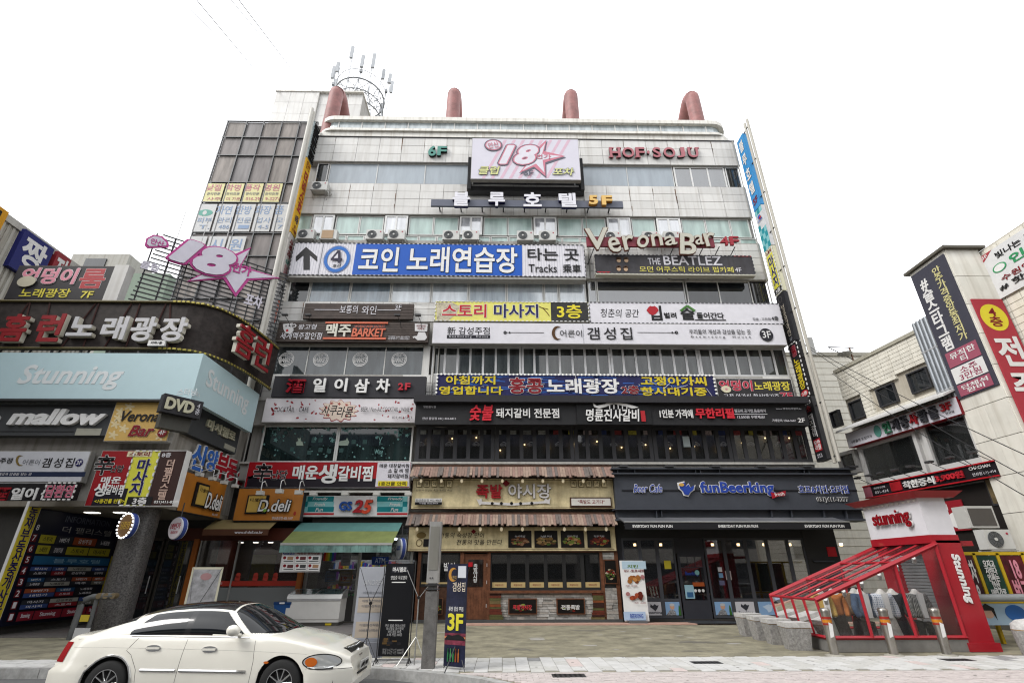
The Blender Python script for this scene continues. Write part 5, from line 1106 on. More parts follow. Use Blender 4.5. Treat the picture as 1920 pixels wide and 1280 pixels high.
# window bay of six panes
a, c = XZ(919, 1075, o_)[0]-O.x, XZ(1128, 1075, o_)[0]-O.x; zb_ = zs+.03
BFR = mat('black_frame', (.022, .022, .022), .4)
for i in range(6):
    p, q = a+(c-a)*i/6, a+(c-a)*(i+1)/6; w = MB().box(p, q, .08, .14, zb_, zb_+.08).box(p, q, .08, .14, zT-.08, zT).box(p, p+.07, .08, .14, zb_+.08, zT-.08).box(q-.07, q, .08, .14, zb_+.08, zT-.08).build('window', BFR, jb)
    MB().box(p+.06, q-.06, .105, .115, zb_+.07, zT-.07).build('pane', SP, w); MB().box(p+.08, q-.08, .095, .104, zb_+.1, zb_+.28).build('cream_strip', paint('cbb27c'), w); link('lettering', text_mesh('lettering', '족발야시장', p+.2, q-.2, zb_+.15, zb_+.22, .094, .003, MAR, .0), w)
bxp(jb, 'sill', 917, 1131, zs-.06, zs+.03, WOOD, o_+.08, .3)
a2, c2 = XZ(787, 1075, o_)[0]-O.x, XZ(861, 1075, o_)[0]-O.x
w = MB().box(a2, c2, .08, .14, 1.2, 1.3).box(a2, c2, .08, .14, zT-.08, zT).box(a2, a2+.07, .08, .14, 1.3, zT-.08).box(c2-.07, c2, .08, .14, 1.3, zT-.08).build('window', BFR, jb); MB().box(a2+.06, c2-.06, .105, .115, 1.29, zT-.07).build('pane', SP, w); MB().box(a2+.05, c2-.05, .09, .1, 1.2, 1.36).build('cream_strip', paint('cbb27c'), w); link('lettering', text_mesh('lettering', '발야', a2+.9, c2-.15, 1.75, 2.05, .09, .004, WH2, .02), w)
MB().box(a2, c2, .1, .16, .1, 1.2).build('base_panel', WOOD2, jb)
s = Sign('framed poster of braised meat low on the wooden base, behind the concrete post', F, (808, 1120, 830, 1152), WOOD, o_+.03, .04); food(s, (809.5, 1121.5, 828.5, 1150.5), 31)
# stone base and pillar, stone by stone
ST = [mat('ledge_stone_'+'abcd'[i], c_, .85, var=.3, sc=9, bump=.5) for i, c_ in enumerate(((.26, .25, .23), (.33, .32, .30), (.19, .185, .17), (.29, .265, .235)))]
def stones(t, x0, x1, z0, z1, y, rng, rh=(.055, .085), rl=(.2, .42), skip=None):
    z = z0; n = 0
    while z < z1-.02:
        h = min(rng.uniform(*rh), z1-z); x = x0
        while x < x1-.02:
            L = min(rng.uniform(*rl), x1-x)
            if x1-x-L < .08: L = x1-x
            if not (skip and skip(x+L/2, z+h/2)):
                e = rng.uniform(-.025, .012); MB().box(x+.004, x+L-.004, y+e, y+.1, z+.004, z+h-.004).build('stone', rng.choice(ST), t); n += 1
            x += L
        z += h
    return n
R = random.Random(17)
sa, sc_ = XZ(945, 1135, o_)[0]-O.x, XZ(1106, 1135, o_)[0]-O.x
n1 = stones(jb, sa-.25, sc_+.25, .1, zs-.06, .02, R, (.07, .1), (.25, .5))
MB().box(sa-.25, sc_+.25, .1, .2, .1, zs-.06).build('stone_backing', SLATE, jb)
pa, pc_ = XZ(1134, 1100, o_)[0]-O.x, XZ(1156, 1100, o_)[0]-O.x
n2 = stones(jb, pa, pc_, .1, 1.15, .0, R, (.08, .11), (.2, .4)); stones(jb, pa, pc_, 2.15, zT, .0, R, (.08, .11), (.2, .4)); MB().box(pa, pc_, .1, .2, .1, zT).build('stone_backing', SLATE, jb)
PLC = [paint(c_, .7, var=.3, sc=8) for c_ in ('6a3020', '8a4a28', '5c5a34', '3c2018', '7a6a44')]
for sd, (qa, qc) in enumerate(((a, sa), (sc_, c))):
    z = .1
    while z < zs-.1:
        h = R.uniform(.06, .11); h = min(h, zs-.06-z); bow = .16*(1-((z-.65)/.6)**2)
        MB().box(qa if sd == 0 else qa+bow*.8, (qc-bow*.8 if sd == 0 else qc), -.05+R.uniform(-.01, .01), .06, z+.003, z+h-.003).build('plank', R.choice(PLC), jb); z += h
for lab, R0, tx in (('framed dark poster with red and white wording on the stone base, left one', (953, 1121, 1007, 1151), '족발야시장'), ('framed dark poster with drawings on the stone base, right one', (1043.5, 1121, 1097, 1151), '전통족발')):
    s = Sign(lab, F, R0, WOOD, o_+.05, .05); x0_, y0_, x1_, y1_ = R0; food(s, (x0_+2, y0_+2, x1_-2, y1_-2), 5 if 'left' in lab else 9, '15110f', ('5a3a20', '7a2018', '3a3a34', 'a09888')); s.text(tx, (x0_+9, 1133, x1_-10, 1142), WH2 if 'right' in lab else paint('d84048'), .02, y=-.03)
s = Sign('framed poster of scattered red peppers on the stone pillar', F, (1133, 1048, 1157, 1094), WOOD, o_+.03, .04); food(s, (1134.5, 1050, 1155.5, 1092), 44, '14110e', ('8a1c18', '4a6a24', 'c8b8a0', '6a3a1c'))
# ---- convenience store
x0, x1 = XZ(566, 1100, .3)[0], XZ(772, 1100, .3)[0]
gs = shop('convenience store front with open glazed door, lit shelves inside', x0, x1)
ALU = mat('brushed_alu', (.32, .32, .31), .4, .5); zt = XZ(660, 1010, .3)[1]+.4
SB(gs, 'lintel', x0, x1, FY-.3, FY-.1, zt, 3.75, paint('2c2a28'))
for px in (570, 668, 702, 768): x = XZ(px, 1100, .3)[0]; SB(gs, 'post', x-.05, x+.05, FY-.32, FY-.2, 0, zt, ALU)
GSP = glass('clear_pane', (.3, .32, .32), .02, .02, alpha=.88)
xa, xb, xc_ = (XZ(p, 1100, .3)[0] for p in (571, 667, 703)); xd = XZ(767, 1100, .3)[0]
SB(gs, 'pane', xa, xb, FY-.27, FY-.255, .9, zt, GSP); SB(gs, 'lower_panel', xa, xb, FY-.28, FY-.24, 0, .9, paint('5a5856')); SB(gs, 'pane', xc_, xd, FY-.27, FY-.255, .1, zt, GSP)
SB(gs, 'floor_slab', x0, x1, FY-.4, FY+4.9, -.005, .06, paint('6a6862')); SB(gs, 'ceiling', x0, x1, FY, FY+4.9, 3.0, 3.1, paint('c8c8c8'))
for i in range(4): SB(gs, 'ceiling_light', x0+.4+i*1.1, x0+1.0+i*1.1, FY+.8, FY+1.0, 2.95, 3.0, mat('tube_light', (.85, .92, 1), .4, emit=9))
SB(gs, 'side_wall', x0-.05, x0, FY-.1, FY+4.9, 0, 3.7, paint('3c3430')); SB(gs, 'side_wall', x1, x1+.05, FY-.1, FY+4.9, 0, 3.7, paint('3c3430'))
R = random.Random(25); GC = [paint(c_, .4) for c_ in ('d8d8d8', '3a6ab8', 'c83a3a', 'e0c23a', '4a9a5a', 'e8e8f0', '8a4aa8', '2a2a30', 'd87a3a')]
for k, (yy, xs_) in enumerate(((1.7, 0), (3.2, .15))):
    rk = SB(gs, 'shelf_rack', x0+.3+xs_, x1-.3, FY+yy+.3, FY+yy+.35, .06, 2.2, paint('c0c0c0'))
    for r in range(5):
        z = .25+r*.4; SB(gs, 'shelf', x0+.3+xs_, x1-.3, FY+yy-.05, FY+yy+.3, z-.03, z, paint('b8b8b8'))
        g_ = {}
        x = x0+.35+xs_
        while x < x1-.5: w_ = R.uniform(.06, .16); g_.setdefault(R.randrange(9), MB()).box(x-gs.location.x, x+w_-.01-gs.location.x, yy+.4, yy+.65, z, z+R.uniform(.12, .3)); x += w_
        for q, b in g_.items(): b.build('goods', GC[q], gs, kind='stuff')
s = Sign('teal and white convenience store sign with raised blue and red GS25', F, (567.5, 930, 765, 967), paint('efefef', .45), .55, .2, edge=WH2)
T1, T2 = paint('168a92', .45), paint('8ed2d6', .45)
for x0_, x1_, tx0 in ((568, 626, 576), (707, 764, 717)):
    for i in range(3):
        s.rect((x0_, 930+i*9.8, x1_, 939.8+i*9.8), T1 if i != 1 else T2, .004, 'band', y=-.001)
        if x0_ == 568: s.rect((568, 930+i*9.8, 577, 939.8+i*9.8), T2 if i != 1 else T1, .004, 'check', y=-.006)
        else: s.rect((755, 930+i*9.8, 764, 939.8+i*9.8), T2 if i != 1 else T1, .004, 'check', y=-.006)
        s.text(('Friendly', 'Fresh', 'Fun')[i], (tx0+(14, 18, 21)[i]*.75, 932+i*9.8, tx0+(14, 18, 21)[i]*.75+(28, 20, 14)[i], 938.5+i*9.8), WH2, .01, shear=.25, y=-.012)
    s.rect((x0_, 961, x1_, 965), paint('c02830'), .004, 'band', y=-.001)
s.text('GS', (637, 940, 661, 957), paint('2458b0'), .06, .08, name='letter', y=-.03); s.text('2', (663, 937, 681, 961), paint('b01c28'), .06, .08, name='letter', shear=.2, y=-.03); s.text('5', (680, 937, 699, 963), paint('d84a2c'), .06, .08, name='letter', shear=.2, y=-.03)
MB().box(-s.w/2-.1, s.w/2+.1, -.35, -.25, s.h+.1, s.h+.18).build('lamp_rail', paint('c8c6c0'), s.root)
for i in range(4): x = -s.w/2+.5+i*1.25; MB().box(x-.13, x+.13, -.5, -.25, s.h-.02, s.h+.1).build('flood_lamp', paint('d0cec8', .4), s.root)
aw = thing('awning', 'green and teal fabric awning stretched out over the convenience store', 'awning', (-6.3, FY, 0))
L0, L1 = -7.95-.05+6.3, -4.0+6.3
b = MB(); NN = 6
def awn(f0, f1, m, nm):
    ya, yb = -.5-1.62*f0, -.5-1.62*f1; za, zb = 3.5-.86*f0, 3.5-.86*f1
    MB().add([(L0, ya, za), (L1, ya, za), (L1, yb, zb), (L0, yb, zb), (L0, ya, za-.02), (L1, ya, za-.02), (L1, yb, zb-.02), (L0, yb, zb-.02)], [(3, 2, 1, 0), (4, 5, 6, 7), (2, 3, 7, 6), (0, 1, 5, 4), (0, 4, 7, 3), (1, 2, 6, 5)]).build(nm, m, aw)
awn(0, .42, paint('5c8a86', .7, var=.15), 'upper_fabric'); awn(.425, 1, paint('7f8a52', .7, var=.2), 'lower_fabric')
MB().box(L0, L1, -2.14, -2.10, 2.60, 2.68).build('front_bar', paint('b8b8b4'), aw)
v = MB()
for i in range(30): x = L0+(L1-L0)*i/30; v.box(x, x+(L1-L0)/30-.004, -2.13+.01*(i % 2), -2.11+.01*(i % 2), 2.36, 2.60)
v.build('valance', mat('valance', (.12, .22, .20), .8, var=.6, sc=2), aw)
for x in (L0+.1, L1-.1): MB().tube([(x, -.4, 2.7), (x, -1.2, 2.45), (x, -2.1, 2.62)], .02, 5).build('folding_arm', ALU, aw)
s = Sign('white promotional poster grid with red discs hanging under the green awning', F, (527, 1029, 602, 1072), paint('e4e2e2'), 2.0, .02)
s.rect((527, 1029, 602, 1032), paint('b04848'), .003); s.text('GS25', (531, 1034, 553, 1039), BLUE, .02); s.text('따뜻한 행사상품', (558, 1034, 600, 1039), MAR, .02)
for i in range(3):
    for j in range(2): x, y = 530+i*24, 1041+j*15; s.rect((x, y, x+22, y+13.5), WH2, .003, 'cell'); s.disc(x+4, y+4, 3, MAR, .003, 'round_mark'); s.rect((x+9, y+2, x+20, y+8), paint(('b08a6a', '6a3a3a', '4a4a4a')[(i+j) % 3]), .003, 'product_print'); s.rect((x+2, y+9.5, x+20, y+11), BK, .002, 'print_line')
s = Sign('blue bank machine sign by the store door', F, (697, 1043, 728, 1058), paint('1f3f8a', .4), .5, .08); s.text('ATM', (703, 1045.5, 722, 1055), paint('b8c8e8'), .02)
for i, (R0, c_) in enumerate((((606, 1032, 630, 1052), 'b8a8d8'), ((640, 1030, 658, 1060), 'd8d8e4'), ((636, 1068, 660, 1098), 'c8b8a0'), ((610, 1070, 630, 1090), 'a8b8d0'))):
    s = Sign(('rainbow striped', 'white', 'beige age limit', 'pale blue')[i]+' paper stuck inside the store window', F, R0, paint(c_), .27, .004, cat='poster'); 
    if i == 0:
        for k, cc in enumerate(('c83a3a', 'e0a03a', 'd8d84a', '4aa85a', '3a6ac8', '8a4ab8')): s.rect((607+k*3.8, 1033, 610.8+k*3.8, 1051), paint(cc), .003, 'stripe', y=-.001)
    else:
        for k in range(4): s.rect((R0[0]+3, R0[1]+4+k*6, R0[2]-3, R0[1]+6+k*6), GREY, .002, 'print_line')
        if i == 2: s.text('19', (640, 1080, 650, 1088), MAR, .0)
round_sign('round white store sign hanging beside the right end of the green awning', *gp(752, 1028, 20.6), .36, paint('dfe3ea'), [('GS25', (-.6, -.15, .6, .25), paint('2458b0'), .04)], -62)
# chest freezer and blue bin
fz = thing('chest_freezer', 'white chest freezer with glass lids in front of the convenience store', 'freezer', (*gp(590, 1160, 20.6)[:2], 0)); FWM = paint('e6e4df', .35)
MB().box(-.95, .95, -.35, .38, .12, .86).build('body', FWM, fz); MB().box(-.93, .93, -.33, .36, 0, .12).build('base_grille', paint('55534e'), fz)
MB().add([(-.97, -.37, .86), (.97, -.37, .86), (.97, .4, .86), (-.97, .4, .86), (-.97, -.30, 1.0), (.97, -.30, 1.0), (.97, .4, 1.16), (-.97, .4, 1.16)], [(0, 1, 5, 4), (1, 2, 6, 5), (2, 3, 7, 6), (3, 0, 4, 7), (4, 5, 6, 7), (3, 2, 1, 0)]).build('lid_frame', ALU, fz)
for x in (-.9, .03): MB().add([(x, -.31, 1.004), (x+.87, -.31, 1.004), (x+.87, .3, 1.148), (x, .3, 1.148)], [(0, 1, 2, 3)]).build('lid_pane', glass('lid_glass', (.05, .08, .08), .12, .05), fz)
MB().box(-.95, .95, -.375, -.36, .80, .85).build('rail', STEEL, fz); MB().box(.5, .72, -.36, -.35, .03, .09).build('sticker', paint('d8c030'), fz); MB().box(-.95, .95, -.36, -.35, .2, .215).build('seam', paint('9a9890'), fz)
bn = thing('blue_bin', 'blue lidded recycling bin beside the white freezer', 'bin', (*gp(531, 1155, 20.5)[:2], 0)); BB = paint('2c5a98', .45)
b = MB(); b.add([(-.22, -.2, 0), (.22, -.2, 0), (.22, .2, 0), (-.22, .2, 0), (-.29, -.26, .68), (.29, -.26, .68), (.29, .26, .68), (-.29, .26, .68)], [(0, 1, 5, 4), (1, 2, 6, 5), (2, 3, 7, 6), (3, 0, 4, 7), (3, 2, 1, 0), (4, 5, 6, 7)]); b.build('body', BB, bn); MB().box(-.31, .31, -.28, .28, .68, .76).build('lid', paint('1f4478', .4), bn); MB().box(-.1, .08, -.29, -.282, .7, .75).build('label_plate', WH2, bn)
# ---- deli
x0, x1 = -12.9, XZ(563, 1100, .3)[0]
dl = shop('deli front with orange frame and red window band under a brown awning', x0, x1, y=FY-.5); ORG = paint('b0662a', .5)
FYd = FY-.5
SB(dl, 'lintel', -12.9, x1, FYd, FYd+.2, 2.85, 3.3, paint('5a2a1c')); 
for xx in (-12.0, x1-.1): SB(dl, 'post', xx, xx+.18, FYd-.04, FYd+.15, 0, 2.9, ORG)
for xx in (-11.75, -10.3): SB(dl, 'mullion', xx, xx+.05, FYd-.01, FYd+.1, 0, 2.85, ALU)
SB(dl, 'pane', -11.7, x1-.1, FYd+.04, FYd+.055, .05, 2.85, glass('deli_pane', (.03, .02, .015), .05, .02, alpha=.7)); SB(dl, 'red_band', -11.7, x1-.12, FYd+.02, FYd+.035, 1.25, 1.42, paint('b83a2c')); SB(dl, 'frosted_band', -11.7, x1-.12, FYd+.036, FYd+.039, .05, 1.2, glass('frost_dark', (.13, .14, .14), .03, .4))
SB(dl, 'rear_wall', -12.9, x1, FYd+2.2, FYd+2.3, 0, 3.2, paint('6a2a1c')); SB(dl, 'counter', -10.9, -9.2, FYd+.9, FYd+1.4, 0, 1.1, paint('a8a030')); SB(dl, 'menu_board', -10.6, -9.6, FYd+2.1, FYd+2.19, 1.2, 2.4, paint('8a8a28')); SB(dl, 'side_wall', -11.2, -11.1, FYd+.4, FYd+2.2, 0, 3, paint('9a3a28'))
for i in range(4): SB(dl, 'ceiling_lamp', -11.3+i*.6, -11.15+i*.6, FYd+.8, FYd+.95, 2.8, 2.83, mat('lamp_warm', (1, .95, .85), .5, emit=3))
for px in (446, 479, 498, 516):
    u = XZ(px, 1080, .5)[0]; m = MB(); m.disc(u-dl.location.x, 1.62, .09, .0, .02, 8).prism([(u-dl.location.x-.1, 1.45), (u-dl.location.x+.08, 1.42), (u-dl.location.x+.1, 1.56), (u-dl.location.x-.08, 1.6)], .0, .02); m.build('bird_sticker', paint('c8483a'), dl)
link('lettering', text_mesh('lettering', 'D.deli', -10.9+11.4-dl.location.x-11.4, -10.6+11.4-dl.location.x-11.4, 1.30, 1.38, .018, .003, WH, .0), dl)
aw = thing('awning', 'short brown fabric awning over the deli window', 'awning', (-10.2, FYd, 0)); BRN = paint('8a7a52', .7)
b = MB(); b.add([(-1.1, -.1, 3.6), (1.35, -.1, 3.6), (1.35, -.85, 3.2), (-1.1, -.85, 3.2), (-1.1, -.1, 3.57), (1.35, -.1, 3.57), (1.35, -.85, 3.17), (-1.1, -.85, 3.17)], [(3, 2, 1, 0), (4, 5, 6, 7), (2, 3, 7, 6), (0, 4, 7, 3), (1, 2, 6, 5)]); b.build('fabric', BRN, aw)
MB().box(-1.1, 1.35, -.87, -.84, 2.98, 3.2).build('valance', paint('5c3a28', .7), aw); link('lettering', text_mesh('lettering', 'www.d-deli.co.kr', .1, 1.15, 3.04, 3.14, -.872, .004, WH, .01), aw)
ORS = mat('deli_orange', C('c27a22'), .5, var=.12, sc=1.5)
def deli(s, lit, dr, dt):
    s.rect(lit[0], BK, .05, 'black_board', y=-.01); s.rect(lit[1], paint('d8b45a'), .02, 'cream_board', y=-.06); s.text('디.델리', lit[2], BK, .015, y=-.082)
    s.text(dt, dr, WH2, .02, .03, [(BK, .10, .6)], shear=.15, y=-.09, name='letter')
s = Sign('orange deli sign facing the street with black and cream board and white script', F, (443, 916, 566, 975), ORS, .9, .3, edge=DST)
deli(s, ((463, 928, 503, 963), (466, 930, 498, 960), (471, 934, 494, 940)), (487, 937, 547, 959), 'D.deli'); s.text('안산중앙점 405-1197', (510, 968, 549, 974), WH, .005); s.disc(499, 957, 3, paint('8ab84a'), .02, 'green_dot', y=-.12); s.disc(553, 962, 2.5, paint('b03a2c'), .01, 'bird', 4)
DS = Plane((-11.05, 17.4, 0), 90); q = quad(DS, (350, 886), (455, 916), (443, 977), (330, 956), 0)
s = SignU('orange deli sign on the side wall with black and cream board and white script', DS, (q[0], FY-.92-17.4, q[2], q[3]), ORS, .02, .3, edge=DST)
deli(s, ((.25, .18, .55, .82), (.3, .24, .52, .76), (.33, .32, .5, .42)), (.5, .38, .9, .82), 'D.deli'); s.text('405-1197', (.78, .9, .93, .96), WH, .005)
for P_, lst, od in ((F, ((488, 925), (524, 922), (560, 924)), 1.35),):
    for k, (px, py) in enumerate(lst):
        u, z = P_.at(px, py, od); t = thing('spotlight', ('left', 'middle', 'right')[k]+' small white swan neck lamp above the street side orange deli sign', 'spotlight', (u, FY-od, z), 0, 'white lamps over the deli sign'); MB().tube([(0, .45, .35), (0, .2, .5), (0, .0, .42), (0, 0, .1)], .02, 6).build('arm', WH2, t); MB().box(-.13, .13, -.1, .1, -.05, .1).build('lamp_head', paint('d8d6d0', .4), t)
for k in range(4):
    u = .6+k*.85; p = DS.o+DS.u*u+DS.n*.5; t = thing('spotlight', ('nearest', 'second nearest', 'third nearest', 'farthest')[k]+' small white swan neck lamp above the side wall orange deli sign', 'spotlight', (p.x, p.y, q[3]-.1), DS.ang, 'white lamps over the deli sign'); MB().tube([(0, .45, .25), (0, .2, .35), (0, .0, .3), (0, 0, .05)], .02, 6).build('arm', WH2, t); MB().box(-.12, .12, -.09, .09, -.06, .06).build('lamp_head', paint('d8d6d0', .4), t)
# ---- beer cafe
GRY = mat('beer_grey', (.042, .046, .056), .55, var=.12); x0, x1 = XZ(1163, 1100, .3)[0], XZ(1580, 1100, .3)[0]
bk = shop('dark grey beer cafe front with folding glass doors and picture panels', x0, x1, y=FY-.3)
s = Sign('wide dark grey fascia with blue and white beer cafe lettering', F, (1153, 889, 1607, 955), GRY, .8, .7)
for z0_, dz in ((s.h+.18, .06), (-.42, .06), (-.02, .05), (s.h-.02, .05)): MB().box(-s.w/2-.1, s.w/2+.1, -.18, .7, z0_, z0_+dz).build('ledge', GRY, s.root)
MB().box(-s.w/2, s.w/2, .05, .7, -.4, -.02).build('lower_band', GRY, s.root); MB().box(-s.w/2, s.w/2, .05, .7, s.h, s.h+.2).build('upper_band', GRY, s.root)
for x in (-4.8, -4.1, -1.6, -1.4, -.6, 2.9, 3.1): MB().box(x, x+.03, -.12, .05, s.h+.02, s.h+.18).build('rib', GRY, s.root)
for x in (-3.4, -3.2, 1.2, 2.0, 3.3, 4.2): MB().box(x, x+.03, -.12, .05, -.38, -.03).build('rib', GRY, s.root)
s.rect((1166, 917.5, 1606, 920), paint('26272d'), .03, 'rail'); BL2 = paint('2c4aa8', .4)
s.text('Beer Cafe', (1187, 908, 1241, 923), BL2, .01, .03, [(WH2, .08, .6)], shear=.35, y=-.03); s.text('funBeerking', (1312, 903, 1450, 930), BL2, .05, .05, [(WH2, .10, .6)], y=-.03, name='letter'); s.poly([(1443, 923), (1452, 925), (1470, 920), (1469, 930), (1455, 931), (1446, 935)], paint('b01c2c'), .05, 'red_tag', y=-.09); s.text('fresh', (1449, 923, 1467, 930), WH2, .0, y=-.142, rot=.12)
s.text('호프&치킨·요리펍', (1496, 910, 1589, 925), BL2, .01, .04, [(WH2, .075, .6)], y=-.03); s.text('031)411-7277', (1531, 932, 1590, 942), BK, .0, .03, [(WH2, .07, .6)], y=-.03)
for g_, m_, y_ in ((1.0, WH2, -.03), (.82, BL2, -.07)):
    P_ = [(1269, 905), (1282, 902), (1284, 912), (1290, 906), (1294, 914), (1303, 909), (1301, 919), (1294, 924), (1290, 931), (1281, 929), (1278, 922), (1271, 916)]; cx, cy = 1286, 916
    s.poly([(cx+(x-cx)*g_, cy+(y-cy)*g_) for x, y in P_], m_, .04, 'helmet_emblem', y=y_)
s.disc(1276, 909, 5, paint('d8a850'), .02, 'helmet_emblem', 3, y=-.11)
for i in range(7): x = -s.w/2+.4+i*1.9; MB().box(x-.18, x+.18, -.25, .1, s.h+.26, s.h+.33).build('flood_lamp', DST, s.root)
aw = thing('awning', 'narrow dark awning with white slogan on its edge over the beer cafe', 'awning', ((XZ(1165, 985, 1.2)[0]+XZ(1577, 985, 1.2)[0])/2, FY, 0)); Wd = (XZ(1577, 985, 1.2)[0]-XZ(1165, 985, 1.2)[0])/2; zt1 = XZ(1370, 969, .85)[1]; zt2 = XZ(1370, 978, 1.75)[1]
MB().add([(-Wd, -.8, zt1), (Wd, -.8, zt1), (Wd, -1.75, zt2), (-Wd, -1.75, zt2), (-Wd, -.8, zt1-.04), (Wd, -.8, zt1-.04), (Wd, -1.75, zt2-.04), (-Wd, -1.75, zt2-.04)], [(3, 2, 1, 0), (4, 5, 6, 7), (2, 3, 7, 6), (0, 4, 7, 3), (1, 2, 6, 5)]).build('fabric', mat('awning_dark', (.07, .072, .08), .7, var=.4, sc=.6), aw)
MB().tube([(-Wd, -1.76, zt2), (Wd, -1.76, zt2)], .025, 6).build('front_bar', ALU, aw); MB().box(-Wd, Wd, -1.77, -1.755, zt2-.26, zt2-.03).build('valance', paint('222226'), aw)
for k in (-Wd+.3, -.75, Wd-1.75): link('lettering', text_mesh('lettering', 'EVERYDAY FUN FUN FUN', k, k+1.5, zt2-.2, zt2-.1, -1.772, .004, WH2, .03), aw)
for k in (-Wd+.2, 0, Wd-.2): MB().tube([(k, -.8, zt1-.3), (k, -1.3, zt1-.42), (k, -1.72, zt2-.05)], .02, 5).build('folding_arm', DST, aw)
zt = XZ(1370, 1008, .3)[1]; SB(bk, 'lintel', x0, x1, FY-.3, FY-.1, zt, 4.05, mat('lintel_black', (.02, .02, .021), .4)); O = bk.location
link('lettering', text_mesh('lettering', 'FUN', XZ(1428, 990, .3)[0]-O.x, XZ(1449, 990, .3)[0]-O.x, 3.25, 3.42, -.01, .004, paint('8a8a84'), .0), bk)
SB(bk, 'back_wall', x0, x1, FY+3.2, FY+3.3, 0, 4, paint('2a2624')); SB(bk, 'floor_slab', x0, x1, FY-.35, FY+3.2, -.005, .1, paint('3c3a38'))
for i in range(9): SB(bk, 'ceiling_lamp', x0+1+i*1.1, x0+1.09+i*1.1, FY+1.0, FY+1.09, 2.7, 2.8, mat('lamp_amber', (1, .7, .35), .5, emit=5))
for i in range(5): # tables with seats inside
    xx = x0+.9+i*2.2; SB(bk, 'table', xx, xx+.9, FY+.9, FY+1.5, .85, .9, paint('9a6a30')); SB(bk, 'bench', xx-.1, xx+1.0, FY+1.7, FY+2.0, .1, 1.1, paint('4a2a20'))
EMB = paint('3a3c44'); SKY1 = paint('8fb4dc')
def fold(px0, px1, kind, pyc=1085):
    a = XZ(px0, pyc, .3)[0]-O.x; c = XZ(px1, pyc, .3)[0]-O.x; zb = .12; zm_ = .72
    w = MB().box(a, a+.07, 0, .06, zb, zt).box(c-.07, c, 0, .06, zb, zt).box(a+.07, c-.07, 0, .06, zt-.08, zt).box(a+.07, c-.07, 0, .06, zb, zb+.08).box(a+.07, c-.07, 0, .06, zm_-.04, zm_+.06).build('folding_door', paint('4c4e54', .5), bk)
    MB().box(a+.07, c-.07, .02, .035, zm_+.06, zt-.08).build('pane', glass('beer_pane', (.012, .012, .014), .05, .02, alpha=.6, streak=.4), w)
    m = MB().box(a+.08, c-.08, .0, .02, zb+.1, zm_-.05)
    if kind == 'logo':
        m.build('logo_panel', paint('d6d6dc'), w); cx = (a+c)/2; e = MB()
        e.prism([(cx-.16, .5), (cx-.05, .42), (cx+.02, .36), (cx+.1, .44), (cx+.17, .56), (cx+.08, .55), (cx+.02, .6), (cx-.06, .54), (cx-.14, .6)], -.006, -.001); e.build('helmet_emblem', EMB, w); link('lettering', text_mesh('lettering', 'Beerking', cx-.28, cx+.28, .26, .35, -.001, .004, EMB, .05), w)
    elif kind == 'photo':
        m.build('photo_panel', SKY1, w); cx = (a+c)/2; MB().disc(cx-.02, .5, .09, -.004, -.001, 12).build('face_print', paint('d8a888'), w); MB().disc(cx-.02, .57, .10, -.008, -.004, 12, .05).build('cap_print', paint('c8c8c8'), w)
        MB().prism([(cx-.28, zb+.1), (cx+.12, zb+.1), (cx+.08, .36), (cx-.02, .42), (cx-.14, .38)], -.006, -.003).build('shirt_print', mat('striped_shirt', (.25, .25, .26), .5, var=1.2, sc=40), w); MB().prism([(cx+.2, zb+.1), (cx+.3, zb+.1), (cx+.29, .42), (cx+.26, .55), (cx+.23, .55), (cx+.21, .42)], -.007, -.003).build('bottle_print', paint('3a6a2c'), w)
    else:
        m.build('photo_panel', SKY1, w); cx = (a+c)/2; e = MB(); e.prism([(cx-.2, .5), (cx-.05, .4), (cx, .3), (cx+.12, .35), (cx+.2, .55), (cx+.05, .58)], -.006, -.001); e.build('bird_print', paint('c8dcf0'), w)
fold(1171, 1205, 'logo'); fold(1205, 1238, 'logo'); fold(1238, 1272, 'photo'); fold(1329, 1367, 'photo'); fold(1367, 1409, 'logo'); fold(1409, 1450, 'bird'); fold(1450, 1490, 'logo'); fold(1490, 1522, 'bird')
a, c = XZ(1272, 1085, .3)[0]-O.x, XZ(1329, 1085, .3)[0]-O.x; GD2 = paint('3a3b42', .5)
MB().box(a, c, .04, .1, 2.35, zt).build('door_header', GD2, bk)
d = MB().box(a+.06, a+.16, -.01, .05, .1, 2.35).box(c-.16, c-.06, -.01, .05, .1, 2.35).box(a+.16, c-.16, -.01, .05, 2.25, 2.35).box(a+.16, c-.16, -.01, .05, .1, .72).box(a+.16, c-.16, .0, .05, 1.85, 1.88).build('door', GD2, bk)
MB().box(a+.16, c-.16, .015, .03, .72, 2.25).build('pane', glass('beer_pane', None, 0), d)
for k in (1, 2): MB().box(a+.16+(c-a-.32)*k/3-.01, a+.16+(c-a-.32)*k/3+.01, .0, .014, 1.88, 2.25).build('muntin', GD2, d)
MB().box(a+.2, a+.55, .0, .012, .78, 1.25).build('blue_poster', paint('a8d0e0'), d); MB().box(a+.26, a+.5, -.004, 0, .82, 1.0).build('poster_figure', paint('3a6a98'), d); MB().box(c-.65, c-.2, .0, .012, 1.2, 1.34).build('orange_sticker', paint('b85a28'), d)
for k in range(3): MB().disc(c-.58+k*.15, 1.05, .055, .0, .01, 12).build('round_sticker', WH2, d)
MB().disc(c-.42, 1.68, .09, .0, .01, 14).build('round_sticker', paint('8ac0c0'), d); link('lettering', text_mesh('lettering', 'Beerking', a+.3, a+.8, 1.55, 1.72, .01, .004, BL2, .04), d)
for k, (px, py, c_, w_, h_) in enumerate(((1350, 1067, 'd8d8dc', .16, .16), (1352, 1078, '7aa8d0', .16, .16), (1366, 1078, 'c0b0b0', .22, .32), (1354, 1092, '6a6a8a', .2, .16), (1252, 1058, 'd8c83a', .26, .3))): u, z = XZ(px, py, .3); MB().box(u-O.x-w_/2, u-O.x+w_/2, .005, .016, z-h_/2, z+h_/2).build('window_notice', paint(c_), bk)
